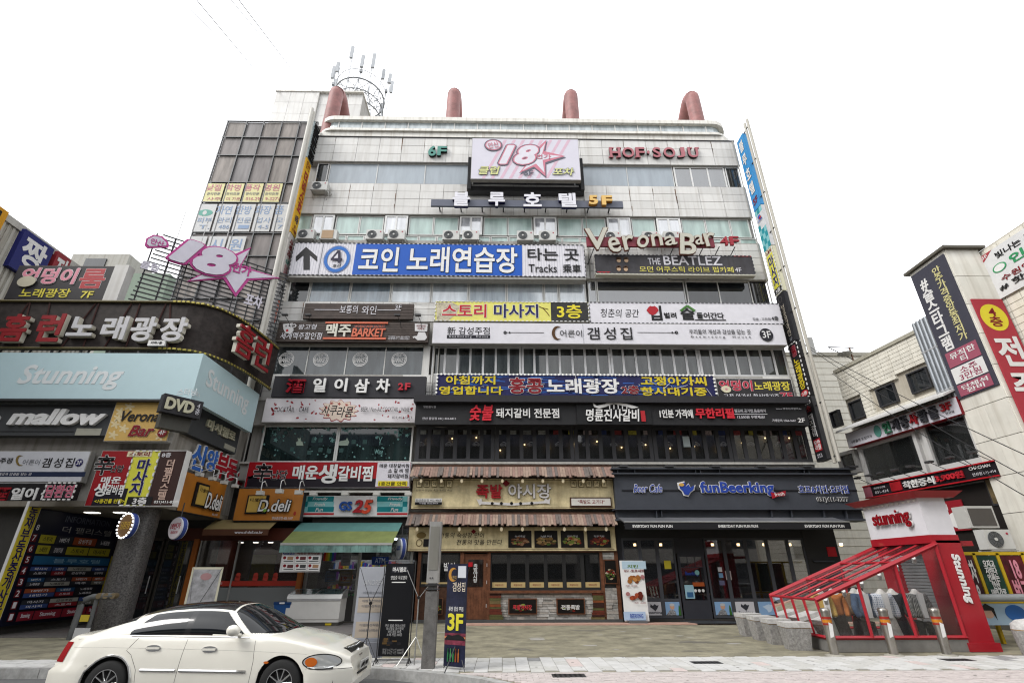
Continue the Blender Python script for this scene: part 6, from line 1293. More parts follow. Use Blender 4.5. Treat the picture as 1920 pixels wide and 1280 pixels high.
a, c = XZ(1522, 1085, .3)[0], XZ(1585, 1085, .3)[0]; SB(bk, 'dark_wall', a, c, FY-.32, FY-.1, 0, 4.05, mat('lintel_black', None)); SB(bk, 'shelf', a+.2, a+1.0, FY-.42, FY-.32, 2.05, 2.1, GRY); SB(bk, 'red_card', a+.85, a+1.2, FY-.35, FY-.325, 2.25, 2.6, REDL)
SB(bk, 'left_jamb', XZ(1160, 1085, .3)[0], XZ(1171, 1085, .3)[0], FY-.3, FY-.1, 0, zt, paint('33343a')); rm = MB(); slab(rm, [(XZ(1276, 1165, .4)[0]-O.x, -.05), (XZ(1290, 1165, .4)[0]-O.x, -1.1), (XZ(1400, 1165, .4)[0]-O.x, -1.1), (XZ(1340, 1165, .4)[0]-O.x, -.05)], -.006, .05); rm.build('ramp', paint('3e4044'), bk)
# tall food poster stand by the beer cafe
t = thing('banner_stand', 'tall white fried chicken banner standing on a grey weight by the beer cafe', 'banner', (*gp(1193, 1163, 20.9)[:2], 0)); t.location.y = 20.75
MB().box(-.33, .33, -.2, .2, 0, .1).build('weight', paint('6a6a6c'), t); s = Sign('x', F, (1170, 1050, 1215, 1164), WH2, 1.0, .02); s.root.parent = t; s.root.location = (0, 0, .08); s.root.rotation_euler = (rad(-3), 0, 0)
for k_ in ('label', 'category'): del s.root[k_]
s.root.name = 'poster_panel'
x_ = 1170; s.rect((1170, 1051, 1215, 1066), paint('c0d8e8'), .003, 'header'); s.text('치킨', (1180, 1058, 1200, 1064), paint('6a8a2a'), .03); s.text('031-호프세트', (1174, 1067, 1212, 1072), MAR, .01)
for k, (cy, c_) in enumerate(((1085, ('a86a30', 'c88a48', '8a4a20')), (1117, ('8a3020', 'a84a2c', '6a2418')))):
    r = random.Random(k); 
    for i in range(14): s.disc(1192+r.uniform(-9, 9)+k*4, cy+r.uniform(-6, 5), r.uniform(2.5, 4.5), paint(r.choice(c_)), .003+.001*(i % 4), 'chicken_print')
    s.text('세트 10,000', (1176+k*16, cy+11, 1198+k*16, cy+14), MAR, .01); s.disc(1208-k*28, cy-4, 4, paint('b07878'), .003, 'badge_print')
s.rect((1172, 1146, 1213, 1162), paint('b8cce8'), .003, 'footer'); s.text('BEERKING', (1184, 1150, 1208, 1158), BL2, .02)
# ---------------------------------------------------------------- right hand buildings across the alley
RW = Plane((16.4, 17, 0), -83.2)
BT = [mat('beige_tile_'+'ab'[i], (v, v*.96, v*.84), .6, var=.1, dirt=.35) for i, v in enumerate((.60, .55))]
rb = thing('tiled_building', 'beige ribbed tile building on the right with dark square windows', 'building', (16.4, 17, 0), RW.ang)
def P_(px, py): return RW.at(px, py)
zt = P_(1660, 649)[1]; uL = -5.2; uR = .34
zB = P_(1700, 770)[1]
MB().box(uL, uR, .12, 9, 0, zt-.1).build('wall', mat('beige_grout', (.36, .33, .27), .85, dirt=.5), rb)
MB().box(uL-.05, uR, -.06, 9, zt-.1, zt+.05).build('coping', paint('b8b4a4', .6, dirt=.5), rb)
wins = [(1561, 1578, 770), (1600, 1624, 748), (1652, 1682, 725), (1716, 1748, 692)]
wq = []
for i, (tl, tr, br, bl) in enumerate((((1553, 775), (1570, 766), (1578, 797), (1562, 802)), ((1587, 757), (1612, 745), (1624, 778), (1600, 789)), ((1638, 732), (1671, 716), (1684, 750), (1652, 765)), ((1696, 703), (1733, 686), (1748, 722), (1712, 741)))):
    q = quad(RW, tl, tr, br, bl); wq.append(q); w = MB().box(q[0], q[1], 0, .14, q[2], q[2]+.05).box(q[0], q[1], 0, .14, q[3]-.05, q[3]).box(q[0], q[0]+.05, 0, .14, q[2]+.05, q[3]-.05).box(q[1]-.05, q[1], 0, .14, q[2]+.05, q[3]-.05).build('window', FRD, rb); MB().box(q[0]+.04, q[1]-.04, .09, .1, q[2]+.04, q[3]-.04).build('pane', GD, w)
# courses of long tiles, cut round the windows
nr = 30; R = random.Random(31); z0_ = 5.2
tb = MB()
rh = (zt-.1-z0_)/nr; cnt = 0
for r in range(nr):
    a = z0_+r*rh; x = uL
    while x < uR:
        L = min(.5, uR-x); m = x+L/2
        if not any(q[0]-.2 < m < q[1]+.2 and q[2]-rh*.6 < a+rh/2 < q[3]+rh*.6 for q in wq):
            if cnt < 290: MB().box(x+.006, x+L-.006, R.uniform(0, .008), .12, a+.008, a+rh-.008).build('wall_tile', BT[R.random() < .4], rb); cnt += 1
            else: tb.box(x+.006, x+L-.006, R.uniform(0, .008), .12, a+.008, a+rh-.008)
        x += L
if tb.v: tb.build('wall_tile_field', BT[0], rb, kind='stuff')
# white clad storey under it
MB().box(-4.9, 1.6, -.25, .0, 5.0, P_(1690, 840)[1]+2.2).build('white_cladding', paint('d9d8d6', .5), rb) if False else None
q3 = quad(RW, (1565, 790), (1785, 712), (1790, 725), (1568, 803), .9)
hd = MB(); hd.add([(-5.0, 0, q3[3]), (.3, 0, q3[3]), (.3, -1.0, q3[3]-.42), (-5.0, -1.0, q3[3]-.42), (-5.0, 0, q3[3]-.08), (.3, 0, q3[3]-.08), (.3, -1.0, q3[3]-.5), (-5.0, -1.0, q3[3]-.5)], [(3, 2, 1, 0), (4, 5, 6, 7), (2, 3, 7, 6), (0, 4, 7, 3), (1, 2, 6, 5)]); hd.build('hood', paint('dddcda', .5), rb)
q = quad(RW, (1566, 822), (1789, 742), (1803, 771), (1575, 847), .55)
s = SignU('white people pub sign with green, grey and red raised letters on the right building', RW, (-5.0, q[1], q[2], q[3]), paint('dedce4', .5), .55, .3, edge=MAR)
s.text('사람들의 포장마차', (.03, .58, .26, .8), BK, .015); s.disc(.325, .5, .033, GRN, .02, 'round_logo', .4); s.disc(.325, .5, .022, WH2, .01, 'round_logo', .28); s.text('인사', (.31, .38, .34, .62), MAR, .02)
for ch, x, c_ in (('인', .39, '3c7a5c'), ('계', .47, '3a3a40'), ('동', .55, '3a3a40'), ('사', .63, 'a8242c'), ('람', .71, '3a3a40'), ('들', .79, '3a3a40')): s.text(ch, (x, .12, x+.066, .86), paint(c_), .045, .08, name='letter', y=-.02)
s.text('3F', (.88, .15, .96, .6), paint('a8242c'), .04, .05, name='letter', y=-.02); s.text('안산점', (.9, .68, .96, .82), BK, .0)
# big shop windows of the third floor pub
for lab, tl, tr, br, bl in (('a', (1612, 845), (1708, 812), (1730, 880), (1632, 902)), ('b', (1728, 802), (1805, 777), (1835, 858), (1756, 873)), ('c', (1575, 856), (1600, 847), (1602, 880), (1578, 880))):
    q = quad(RW, tl, tr, br, bl, .25); w = MB().box(q[0]-.15, q[1]+.15, -.25, 0, q[2]-.2, q[2]).box(q[0]-.15, q[1]+.15, -.25, 0, q[3], q[3]+.15).box(q[0]-.15, q[0], -.25, 0, q[2], q[3]).box(q[1], q[1]+.15, -.25, 0, q[2], q[3]).build('window', paint('d9d8d6', .5), rb)
    MB().box(q[0], q[1], -.15, -.13, q[2], q[3]).build('pane', glass('pub_pane', (.02, .022, .022), .06, .03, alpha=.5 if lab != 'b' else .15), w)
    if lab != 'b':
        cu = MB(); n = 26
        for i in range(n):
            x = q[0]+(q[1]-q[0])*i/n
            if lab == 'a' and .42 < i/n < .6: continue
            cu.box(x, x+(q[1]-q[0])/n, -.09+.025*(i % 2), -.07+.025*(i % 2), q[2], q[3])
        cu.build('curtain', paint('9a9c94', .8), w)
cwz = quad(RW, (1600, 900), (1840, 855), (1840, 880), (1600, 920), .4)
MB().box(-5.1, .34, -.1, .0, 2.0, q3[3]-.6).build('clad_wall', paint('d4d3d0', .5), rb)
# chinese restaurant sign
q = quad(RW, (1612, 917), (1876, 854), (1888, 888), (1620, 937), .5)
s = SignU('black and red Chinese restaurant sign with raised 3,900 price, right building', RW, (-4.9, .7, q[2], q[3]), paint('242024', .5), .5, .3)
s.rect((0, 0, 1, .08), REDL, .06); s.rect((0, .92, 1, 1), REDL, .06); s.rect((0, .08, .07, .92), paint('d0788a'), .02); s.text('중식', (.01, .2, .05, .8), WH, .0); s.rect((.25, .15, .34, .8), paint('b0202a'), .04); s.text('요리', (.265, .2, .325, .55), WH2, .01); s.text('착한중식', (.36, .25, .6, .8), WH2, .045, .06, name='letter', y=-.02); s.text('3,900원', (.61, .25, .8, .75), paint('d8303c'), .04, .06, name='letter', y=-.02)
s.text('안산점 안산점', (.1, .25, .2, .4), WH, .0); s.text('031-414', (.1, .55, .22, .75), WH, .0); s.text('CHACHAN', (.84, .15, .97, .35), WH2, .02); s.text('안산점 031-414', (.85, .55, .99, .75), WH, .0)
for k, u in enumerate((-4.4, -3.8, -3.2, -2.5, -1.8, -1.0, -.2, .6)):
    p = RW.o+RW.u*u+RW.n*1.1; t = thing('spotlight', 'small black arm lamp above the Chinese restaurant sign, number %s from the alley end' % ('first', 'second', 'third', 'fourth', 'fifth', 'sixth', 'seventh', 'eighth')[k], 'spotlight', (p.x, p.y, q[3]+.25), RW.ang, 'arm lamps over the Chinese restaurant'); t['label'] = ('farthest', 'second farthest', 'third farthest', 'fourth farthest', 'fourth nearest', 'third nearest', 'second nearest', 'nearest')[k]+' black arm lamp above the black and red Chinese restaurant sign'
    MB().tube([(0, .6, -.25), (0, 0, 0)], .015, 4).build('arm', DST, t); MB().box(-.12, .12, -.08, .08, -.03, .04).build('lamp_head', DST, t)
# dark restaurant front below with warm lamps
q2 = quad(RW, (1650, 945), (1880, 905), (1900, 1000), (1660, 1020), .2)
MB().box(-5.0, .34, -.2, 0, 1.9, q[2]-.05).build('restaurant_wall', paint('2a2624', .5), rb)
for i, (tl, tr, br, bl) in enumerate((((1702, 930), (1742, 921), (1755, 958), (1714, 964)), ((1848, 900), (1872, 895), (1890, 940), (1865, 945)))):
    qq = quad(RW, tl, tr, br, bl, .22); w = MB().box(qq[0]-.05, qq[1]+.05, -.24, -.2, qq[2]-.05, qq[3]+.05).build('window', FRD, rb); MB().box(qq[0], qq[1], -.25, -.242, qq[2], qq[3]).build('pane', mat('warm_room', (.12, .09, .045), .3, var=.6, sc=3), w)
    for k in range(3): MB().disc(qq[0]+.25+.2*k, qq[3]-.2-.1*k, .04, -.27, -.255, 8).build('lamp', mat('lamp_amber', None), w)
u0, z0_ = RW.at(1762, 955, .3); s = SignU('red and white noodle poster on the dark restaurant wall', RW, (u0-.05, u0+.9, z0_-.75, z0_+.25), paint('a02430'), .3, .04); s.disc(.6, .65, .33, WH2, .01, 'bowl_print', .26); s.text('요리', (.1, .1, .4, .3), WH2, .02)
u0, z0_ = RW.at(1725, 990, .5)
MB().box(-5.1, .34, -.12, .0, 0, 1.9).build('grey_base', paint('55534c', .7, dirt=.4), rb)
# grey corrugated pipes between the tile wall and the column
pb = thing('drain_pipes', 'bundle of thick grey ribbed pipes climbing beside the sign column', 'pipes', (16.15, 17.0, 0))
for i in range(4):
    x = -.12-.0*i; y = -.22+i*.19; zb1 = RW.at(1790, 790)[1]; m = MB().tube([(x, y, zb1), (x, y, 10.5)], .085, 10); m.build('pipe', mat('zinc', (.26, .28, .30), .35, .55, var=.2, dirt=.2), pb); r_ = MB()
    for k in range(2): r_.tube([(x, y, zb1+1+k*1.6), (x, y, zb1+1.06+k*1.6)], .095, 10)
    r_.build('collar', paint('b4b6b8', .4), pb)
# sign column: front face and left face
cl = thing('sign_column', 'tall beige panel clad stair column with banners, right edge', 'building', (16.0, 15.0, 0))
zc_ = 12.35; PB1 = [mat('column_panel_'+'ab'[i], (v, v*.97, v*.87), .5, var=.08, dirt=.4) for i, v in enumerate((.60, .565))]
MB().box(.03, 1.25, .03, 1.7, 0, zc_).build('core', mat('column_joint', (.16, .15, .13), .8), cl); MB().box(-.12, 1.42, -.15, 1.85, zc_, zc_+.1).build('roof_cap', paint('6a665c', .6), cl)
for r in range(11):
    z = zc_*r/11; MB().box(.03, 1.25, 0, .03, z+.01, z+zc_/11-.01).build('cladding_panel', PB1[r % 2], cl)
    for k in range(2): MB().box(0, .03, .03+.835*k, .86+.835*k, z+.01, z+zc_/11-.01).build('cladding_panel', PB1[(r+k) % 2], cl)
CLp = Plane((16.0, 16.7, 0), -90)
q = quad(CLp, (1722, 508), (1782, 466), (1893, 715), (1829, 735), .05)
s = SignU('dark slate vertical banner with white hashtag letters on the beige column', CLp, (.06, 1.64, q[2], zc_-.15), paint('4a4a56', .6), .05, .05)
s.text(vt('#술스타그램'), (.12, .08, .42, .66), WH2, .05); s.text(vt('안주가격중앙동최저가'), (.58, .05, .8, .64), paint('e4dca0'), .03); s.rect((.1, .67, .92, .78), paint('b06074')); s.text('뮤직한\n티', (.2, .685, .85, .77), WH2, .03); s.rect((.1, .79, .92, .9), WH2); s.text('소주\n3만원', (.25, .8, .8, .89), paint('a85068'), .02); s.rect((.1, .91, .92, .99), paint('b06074')); s.text('단체석\n완비', (.2, .92, .85, .98), WH2, .03)
CFp = Plane((16.0, 15.0, 0), 0)
z4 = CFp.at(1850, 562)[1]
s = SignU('red vertical banner with a yellow disc 4층 on the front of the beige column', CFp, (.15, 1.22, 1.7+2.6, z4), paint('b83c48', .6), .06, .05)
s.disc(.48, .12, .42, YEL, .004, 'yellow_disc', .085); s.text('4\n층', (.28, .06, .68, .18), MAR, .04); s.text('전', (.12, .24, .92, .42), WH2, .05); s.text('주', (.12, .46, .92, .62), WH2, .05); s.text('청', (.12, .66, .92, .82), WH2, .05)
# tile wall to the right with a slanting banner
ts = thing('tiled_building', 'beige tile wall at the far right edge carrying a large white banner', 'building', (17.35, 15.0, 0))
MB().box(0, 6, -9, 2, 0, 12.3).build('wall', mat('beige_grout', None), ts); b = MB()
for r in range(49):
    for k in range(22): b.box(-.03, 0, 1.9-k*.5+.01, 1.9-k*.5+.49, r*.25+.01, r*.25+.24)
b.build('wall_tile_field', BT[0], ts, kind='stuff')
TW = Plane((17.3, 15.0, 0), -90); zz1 = TW.at(1870, 465)[1]
q = quad(TW, (1850, 482), (1960, 400), (1960, 560), (1886, 545), .05)
s = SignU('white banner with green and red letters at the far right edge', TW, (-.05, 3.6, 10.3, 12.05), paint('ececec'), .05, .03)
s.poly([(0, 0), (.13, 0), (0, .17)], paint('b84850'), .004); s.text('3F', (.01, .02, .07, .09), WH2, .02); s.text('빛나는 싸람', (.14, .1, .6, .24), BK, .03); s.text('인계', (.24, .3, .55, .5), paint('3aa068'), .05); s.disc(.13, .42, .07, paint('3aa068'), .004, 'round_logo', .09); s.disc(.13, .42, .055, WH2, .004, 'round_logo', .07); s.text('수원인계', (.1, .6, .5, .72), MAR, .02); s.text('# 핫', (.05, .75, .3, .88), BK, .03)
# lane behind: low pale tiled block, antenna pole and dish
t = thing('back_building', 'low pale tiled block closing the alley behind the right side', 'building', (16.6, 30, 0)); zk = gp(1580, 668, 30)[2]; MB().box(-4.2, 12, 0, 6, 0, zk).build('wall', BT[0], t); b = MB()
for i in range(34): b.box(-4.2, 12, -.012, 0, zk*i/34, zk*i/34+.03)
b.build('joint_line', mat('beige_grout', None), t, kind='stuff'); MB().box(-4.3, 12, -.1, 6, zk, zk+.25).build('coping', paint('b4b0a2'), t)
MB().box(-2.6, 1.2, -.14, -.1, 4, 6).build('graffiti_panel', mat('graffiti', (.22, .30, .27), .7, var=1.2, sc=2), t)
p = gp(1605, 690, 24); t = thing('roof_aerial', 'rusty pole with a triangular arm and a dish on the tile roof', 'aerial', (p[0], p[1], p[2]-3)); RU = mat('rust', (.14, .07, .04), .8)
hh = gp(1603, 652, 24)[2]-p[2]+3; MB().tube([(0, 0, 0), (-.02, 0, hh)], .04, 6).build('pole', RU, t); MB().tube([(.2, 0, hh), (-1.15, 0, hh+.05)], .025, 5).tube([(-1.1, 0, hh), (.35, 0, hh-.9)], .025, 5).build('arm', DST, t); m = MB(); m.lathe([(.02, 0), (.2, .05), (.33, .14), (.36, .18)], -.35, 0, 14); o = m.build('dish', paint('c8c8c4'), t); o.location = (0, 0, hh-.5)
# phone antenna on the corner near the blades
p = gp(1520, 648, 21.9); t = thing('box_antenna', 'small white box antenna beside the pole at the right corner', 'antenna', p); MB().box(-.12, .12, -.1, .1, -.5, .4).build('box', paint('d8d8d4'), t); MB().tube([(-.5, 0, 0), (0, 0, 0)], .03, 5).build('arm', DST, t)
# overhead wires
for i, (a_, b_, ya, yb) in enumerate((((1500, 640), (1920, 830), 21.5, 13), ((1520, 655), (1920, 870), 21.5, 12.5), ((1560, 700), (1920, 905), 20, 12))):
    A = Vector(gp(*a_, ya)); B = Vector(gp(*b_, yb)); B = A+(B-A)*1.6; t = thing('overhead_wire', ('upper', 'middle', 'lower')[i]+' black wire sagging across the right hand buildings', 'wire', tuple(A))
    D = B-A; MB().tube([tuple(D*k/10-Vector((0, 0, 1.6*k/10*(1-k/10)))) for k in range(11)], .014, 4).build('strand', BK, t)
# outdoor unit, posters in yellow frame, rail
p = gp(1862, 1030, 16.2); t = dup(src, (p[0], p[1], p[2]), 0, 'large air conditioner outdoor unit above the yellow poster frame on the right'); t.scale = (.95, 1, .95)
if 'group' in t: del t['group']
p = gp(1830, 968, 16.6); t = thing('vent_box', 'white framed mesh vent box on the dark restaurant wall', 'vent', p); MB().box(-.45, .45, -.2, .3, -.35, .3).build('frame', paint('d0cfca'), t); MB().box(-.38, .38, -.22, -.201, -.28, .23).build('mesh', paint('5a5652'), t)
YF = paint('d8b424', .5); g0 = gp(1808, 1210, 14.9)
pf = thing('poster_frame', 'yellow steel frame holding three dark pub posters behind the red kiosk', 'poster frame', (12.4, 14.9, 0)); 
def gx(px, py, y=14.9): p = gp(px, py, y); return p[0]-12.4, p[2]
zA = gx(1850, 1040)[1]; zB_ = gx(1880, 1140)[1]
for i, px in enumerate((1824, 1868, 1915)):
    x = gx(px, 1040)[0]; MB().box(x-.04, x+.04, -.04, .04, 0, zA+.05).build('post', YF, pf)
MB().box(gx(1824, 1040)[0]-.5, 3, -.04, .04, zA, zA+.08).build('top_bar', YF, pf); MB().box(gx(1824, 1040)[0]-.5, 3, -.04, .04, zB_-.08, zB_).build('lower_bar', YF, pf)
PP = Plane((12.4, 14.9, 0), 0); xs_ = [gx(px, 1040)[0] for px in (1790, 1824, 1868, 1915, 1962)]
for k, (lab, c_, tx, tc) in enumerate((('dark magenta pub poster left of the yellow post', '4a1828', '포차\n18', WH2), ('green glowing pub poster with bold white lines of text', '1f4a3c', '오지고\n지린다\n인싸는\n안산\n18번가로\n달린다', WH2), ('red and black pub poster with pink numerals at the right edge', '6a1824', '18\n번가', PINK))):
    s = SignU(lab, PP, (xs_[k]+.06, xs_[k+1]-.06, zB_+.02, zA-.02), mat('poster_bg_'+'abc'[k], C(c_), .4, var=.9, sc=2), .03, .03, cat='poster'); s.text(tx, (.12, .08, .88, .92), tc, .05, .01)
rl = thing('guard_rail', 'thick galvanised pipe rail in front of the pub posters', 'rail', (12.6, 14.3, 0)); MB().tube([(-.6, 0, 1.08), (3.2, 0, 1.10)], .09, 12).build('pipe', mat('zinc', None), rl)
for x in (.9, 2.6): MB().tube([(x, 0, 0), (x, 0, 1.05)], .05, 8).build('post', mat('zinc', None), rl)
s = SignU('pale blue poster of a woman and a blue mascot shape under the pipe rail', Plane((12.4, 14.55, 0), 0), (-.25, 1.4, .45, 1.0), paint('b8d4ea'), .0, .03, cat='poster')
s.disc(.25, .5, .09, paint('e0b8a0'), .004, 'face_print', .22); s.poly([(.14, .3), (.25, .1), (.36, .3), (.36, .8), (.31, .4), (.19, .4), (.16, .9), (.12, .8)], BK, .006, 'hair_print'); s.disc(.68, .5, .16, paint('3a78c8'), .004, 'blue_shape', .34); s.rect((0, 0, 1, .1), YF, .003)
# ---------------------------------------------------------------- red glass kiosk
KX0, KX1, KY0, KY1 = 7.55, 10.95, 13.5, 15.75
KR = mat('kiosk_red', C('b02430'), .35, var=.08, coat=.3); KP = glass('kiosk_glass', (.2, .2, .2), .03, .02, alpha=.95, ior=1.22)
k = thing('glass_kiosk', 'red framed sloping glass shop kiosk with a white sign tower, clothes on show inside', 'kiosk', (9.2, 14.6, 0))
def kb(name, x0, x1, y0, y1, z0, z1, m, p=None): return MB().box(x0-9.2, x1-9.2, y0-14.6, y1-14.6, z0, z1).build(name, m, p or k)
def kz(x): return 1.08+(x-KX0)*(2.34-1.08)/(KX1-KX0)
STN = mat('kiosk_stone', (.16, .155, .145), .5, var=.3)
kb('plinth', KX0+.12, KX1, KY0, KY0+.14, 0, .26, STN); kb('plinth', KX0+.12, KX0+.26, KY0+.14, KY1, 0, .26, STN); kb('plinth', KX0+.12, KX1, KY1-.14, KY1, 0, .26, STN)
kb('floor', KX0+.2, KX1, KY0+.1, KY1-.1, .02, .1, mat('kiosk_floor', (.05, .05, .05), .6))
def kt(name, a, b, r=.035, m=KR):
    a = Vector(a)-Vector((9.2, 14.6, 0)); b = Vector(b)-Vector((9.2, 14.6, 0)); return MB().tube([tuple(a), tuple(b)], r, 4).build(name, m, k)
for y in (KY0, KY1):
    kt('eave_beam', (KX0-.02, y, kz(KX0)), (KX1, y, kz(KX1)), .06); kt('base_rail', (KX0+.1, y, .29), (KX1, y, .29), .045)
for i in range(1, 4): y = KY0+(KY1-KY0)*i/4; kt('rafter', (KX0, y, kz(KX0)+.01), (KX1, y, kz(KX1)+.01), .03)
for x in (KX0, KX0+1.1, KX0+2.2): kt('cross_bar', (x, KY0, kz(x)+.01), (x, KY1, kz(x)+.01), .032)
for i in range(5): y = KY0+(KY1-KY0)*i/4; kt('post', (KX0+.12, y, .28), (KX0, y, kz(KX0)), .04)
kt('base_rail', (KX0+.1, KY0, .29), (KX0+.1, KY1, .29), .045)
for x in (KX0+1.15, KX0+2.2): kt('post', (x, KY0, .28), (x-.02, KY0, kz(x)), .045); kt('post', (x, KY1, .28), (x, KY1, kz(x)), .045)
kt('post', (KX1-.04, KY0, .28), (KX1-.04, KY0, 2.4), .05)
def pane(vs, nm='pane', m=KP): return MB().add([(v[0]-9.2, v[1]-14.6, v[2]) for v in vs], [tuple(range(len(vs)))]).build(nm, m, k)
xs = [KX0, KX0+1.12, KX0+2.2, KX1]
for a, c in zip(xs, xs[1:]):
    pane([(a, KY0+.01, .3), (c, KY0+.01, .3), (c, KY0+.01, kz(c)), (a, KY0+.01, kz(a))]); pane([(a, KY1-.01, .3), (c, KY1-.01, .3), (c, KY1-.01, kz(c)), (a, KY1-.01, kz(a))])
    for i in range(4): y0 = KY0+(KY1-KY0)*i/4; y1 = KY0+(KY1-KY0)*(i+1)/4; pane([(a, y0, kz(a)), (c, y0, kz(c)), (c, y1, kz(c)), (a, y1, kz(a))], 'roof_pane')
for i in range(4): y0 = KY0+(KY1-KY0)*i/4; y1 = KY0+(KY1-KY0)*(i+1)/4; pane([(KX0+.1, y0, .3), (KX0+.1, y1, .3), (KX0, y1, kz(KX0)), (KX0, y0, kz(KX0))])
link('lettering', text_mesh('lettering', 'STUNNING STUNNING', -1.0, .6, 0, .13, 0, .003, WH2, .02), k, (.25, -.3, kz(9.2)+.035), (rad(-90+0), rad(-20.3), rad(0))) if False else None
o = link('lettering', text_mesh('lettering', 'stunning girl boutique'[:8], -.6, .6, 0, .12, 0, .003, WH2, .02), k, (.1, 0, kz(9.3)+.03), (rad(-90), rad(0), rad(70)))
for i in range(6): x = KX0+.35+i*.5; MB().tube([(x-9.2, KY0+.2-14.6, kz(x)-.12), (x-9.2+.08, KY0+.32-14.6, kz(x)-.22)], .045, 8).build('spot_lamp', WH2, k)
# tower
kb('tower', KX1, KX1+.62, KY0, KY0+.6, 0, 2.42, KR); kb('tower_rear', KX1, KX1+.62, KY1-.4, KY1, 0, 2.42, KR); kb('tower_top', KX1-.12, KX1+.62, KY0, KY1, 2.36, 2.55, KR); kb('shutter', KX1+.3, KX1+.34, KY0+.6, KY1-.4, .05, 2.36, mat('shutter_grey', (.22, .22, .22), .5, var=.1)); b = MB()
for i in range(28): b.box(KX1+.28-9.2, KX1+.3-9.2, KY0+.6-14.6, KY1-.4-14.6, .1+i*.08, .15+i*.08)
b.build('shutter_slat', paint('8a8c8e', .45), k, kind='stuff'); kb('tower_foot', KX1-.05, KX1+.7, KY0-.05, KY0+.62, 0, .18, KR)
kb('sign_box', KX1-.10, KX1+.60, KY0+.02, KY1-.02, 2.55, 3.45, paint('efedf2', .4)); kb('canopy_wing', KX1+.6, KX1+1.2, KY0+.3, KY1, 2.3, 2.42, KR)
v = [(KX1-.25, KY0-.12, 3.45), (KX1+.75, KY0-.12, 3.45), (KX1+.75, KY1+.1, 3.45), (KX1-.25, KY1+.1, 3.45), (KX1-.40, KY0-.3, 3.60), (KX1+.9, KY0-.3, 3.60), (KX1+.9, KY1+.3, 3.60), (KX1-.4, KY1+.3, 3.60)]
MB().add([(a-9.2, c-14.6, d) for a, c, d in v], [(3, 2, 1, 0), (4, 5, 6, 7), (0, 1, 5, 4), (1, 2, 6, 5), (2, 3, 7, 6), (3, 0, 4, 7)]).build('roof_cap', KR, k)
b = MB()
for i in range(11): y = KY0+.1+i*.2-14.6; b.box(KX1-.13-9.2, KX1-.10-9.2, y, y+.06, 3.38, 3.43)
b.build('bulb_row', BULB, k, kind='stuff')
WPl = -pi/2
m_ = text_mesh('letter', 'stunning', -.72, .72, 0, .46, 0, .03, paint('9a1420', .4), .03); link('letter', m_, k, (KX1-.12-.05-9.2, 0, 2.78), (0, 0, WPl))
m_ = text_mesh('letter_side', 'stunning', -.72, .72, 0, .46, 0, -.04, WH2, .045, ref=.03); link('letter_side', m_, k, (KX1-.12-.045-9.2, 0, 2.78), (0, 0, WPl))
m_ = text_mesh('letter', 'Stunning', -.55, .55, -.12, .12, 0, .03, WH2, .06, .1); link('letter', m_, k, (KX1+.33-9.2, KY0-.01-14.6, 1.55), (0, rad(90), 0))
# ---------------------------------------------------------------- shop dummies
def plaid(nm, a, b_, s_):
    m = mat(nm, a, .85); t = m.node_tree; N = t.nodes; L = t.links; tc = N.new('ShaderNodeTexCoord'); x = None
    bw = []
    for ax in ('X', 'Z'):
        w = N.new('ShaderNodeTexWave'); w.bands_direction = ax; w.inputs['Scale'].default_value = s_; L.new(tc.outputs['Object'], w.inputs[0]); bw.append(w)
    mu = N.new('ShaderNodeMixRGB'); mu.blend_type = 'MULTIPLY'; mu.inputs[0].default_value = 1; L.new(bw[0].outputs[0], mu.inputs[1]); L.new(bw[1].outputs[0], mu.inputs[2])
    mx_ = N.new('ShaderNodeMixRGB'); mx_.inputs[1].default_value = (*a, 1); mx_.inputs[2].default_value = (*b_, 1); L.new(mu.outputs[0], mx_.inputs[0]); L.new(mx_.outputs[0], N['Principled BSDF'].inputs['Base Color']); return m
CLOTH = lambda n, c_: mat('cloth_'+n, C(c_), .9, var=.3, sc=14, bump=.8)
def skin(name, V, E, Rr, m, parent, sub=2):
    me = bpy.data.meshes.new(name); me.from_pydata(V, E, []); o = link(name, me, parent); me.materials.append(m)
    sk = o.modifiers.new('skin', 'SKIN'); sk.use_smooth_shade = True; ly = me.skin_vertices[0] if me.skin_vertices else None
    if ly is None: bpy.context.view_layer.objects.active = o
    for i, r in enumerate(Rr): me.skin_vertices[0].data[i].radius = r if isinstance(r, tuple) else (r, r)
    me.skin_vertices[0].data[0].use_root = True; s_ = o.modifiers.new('sub', 'SUBSURF'); s_.levels = s_.render_levels = sub; return o
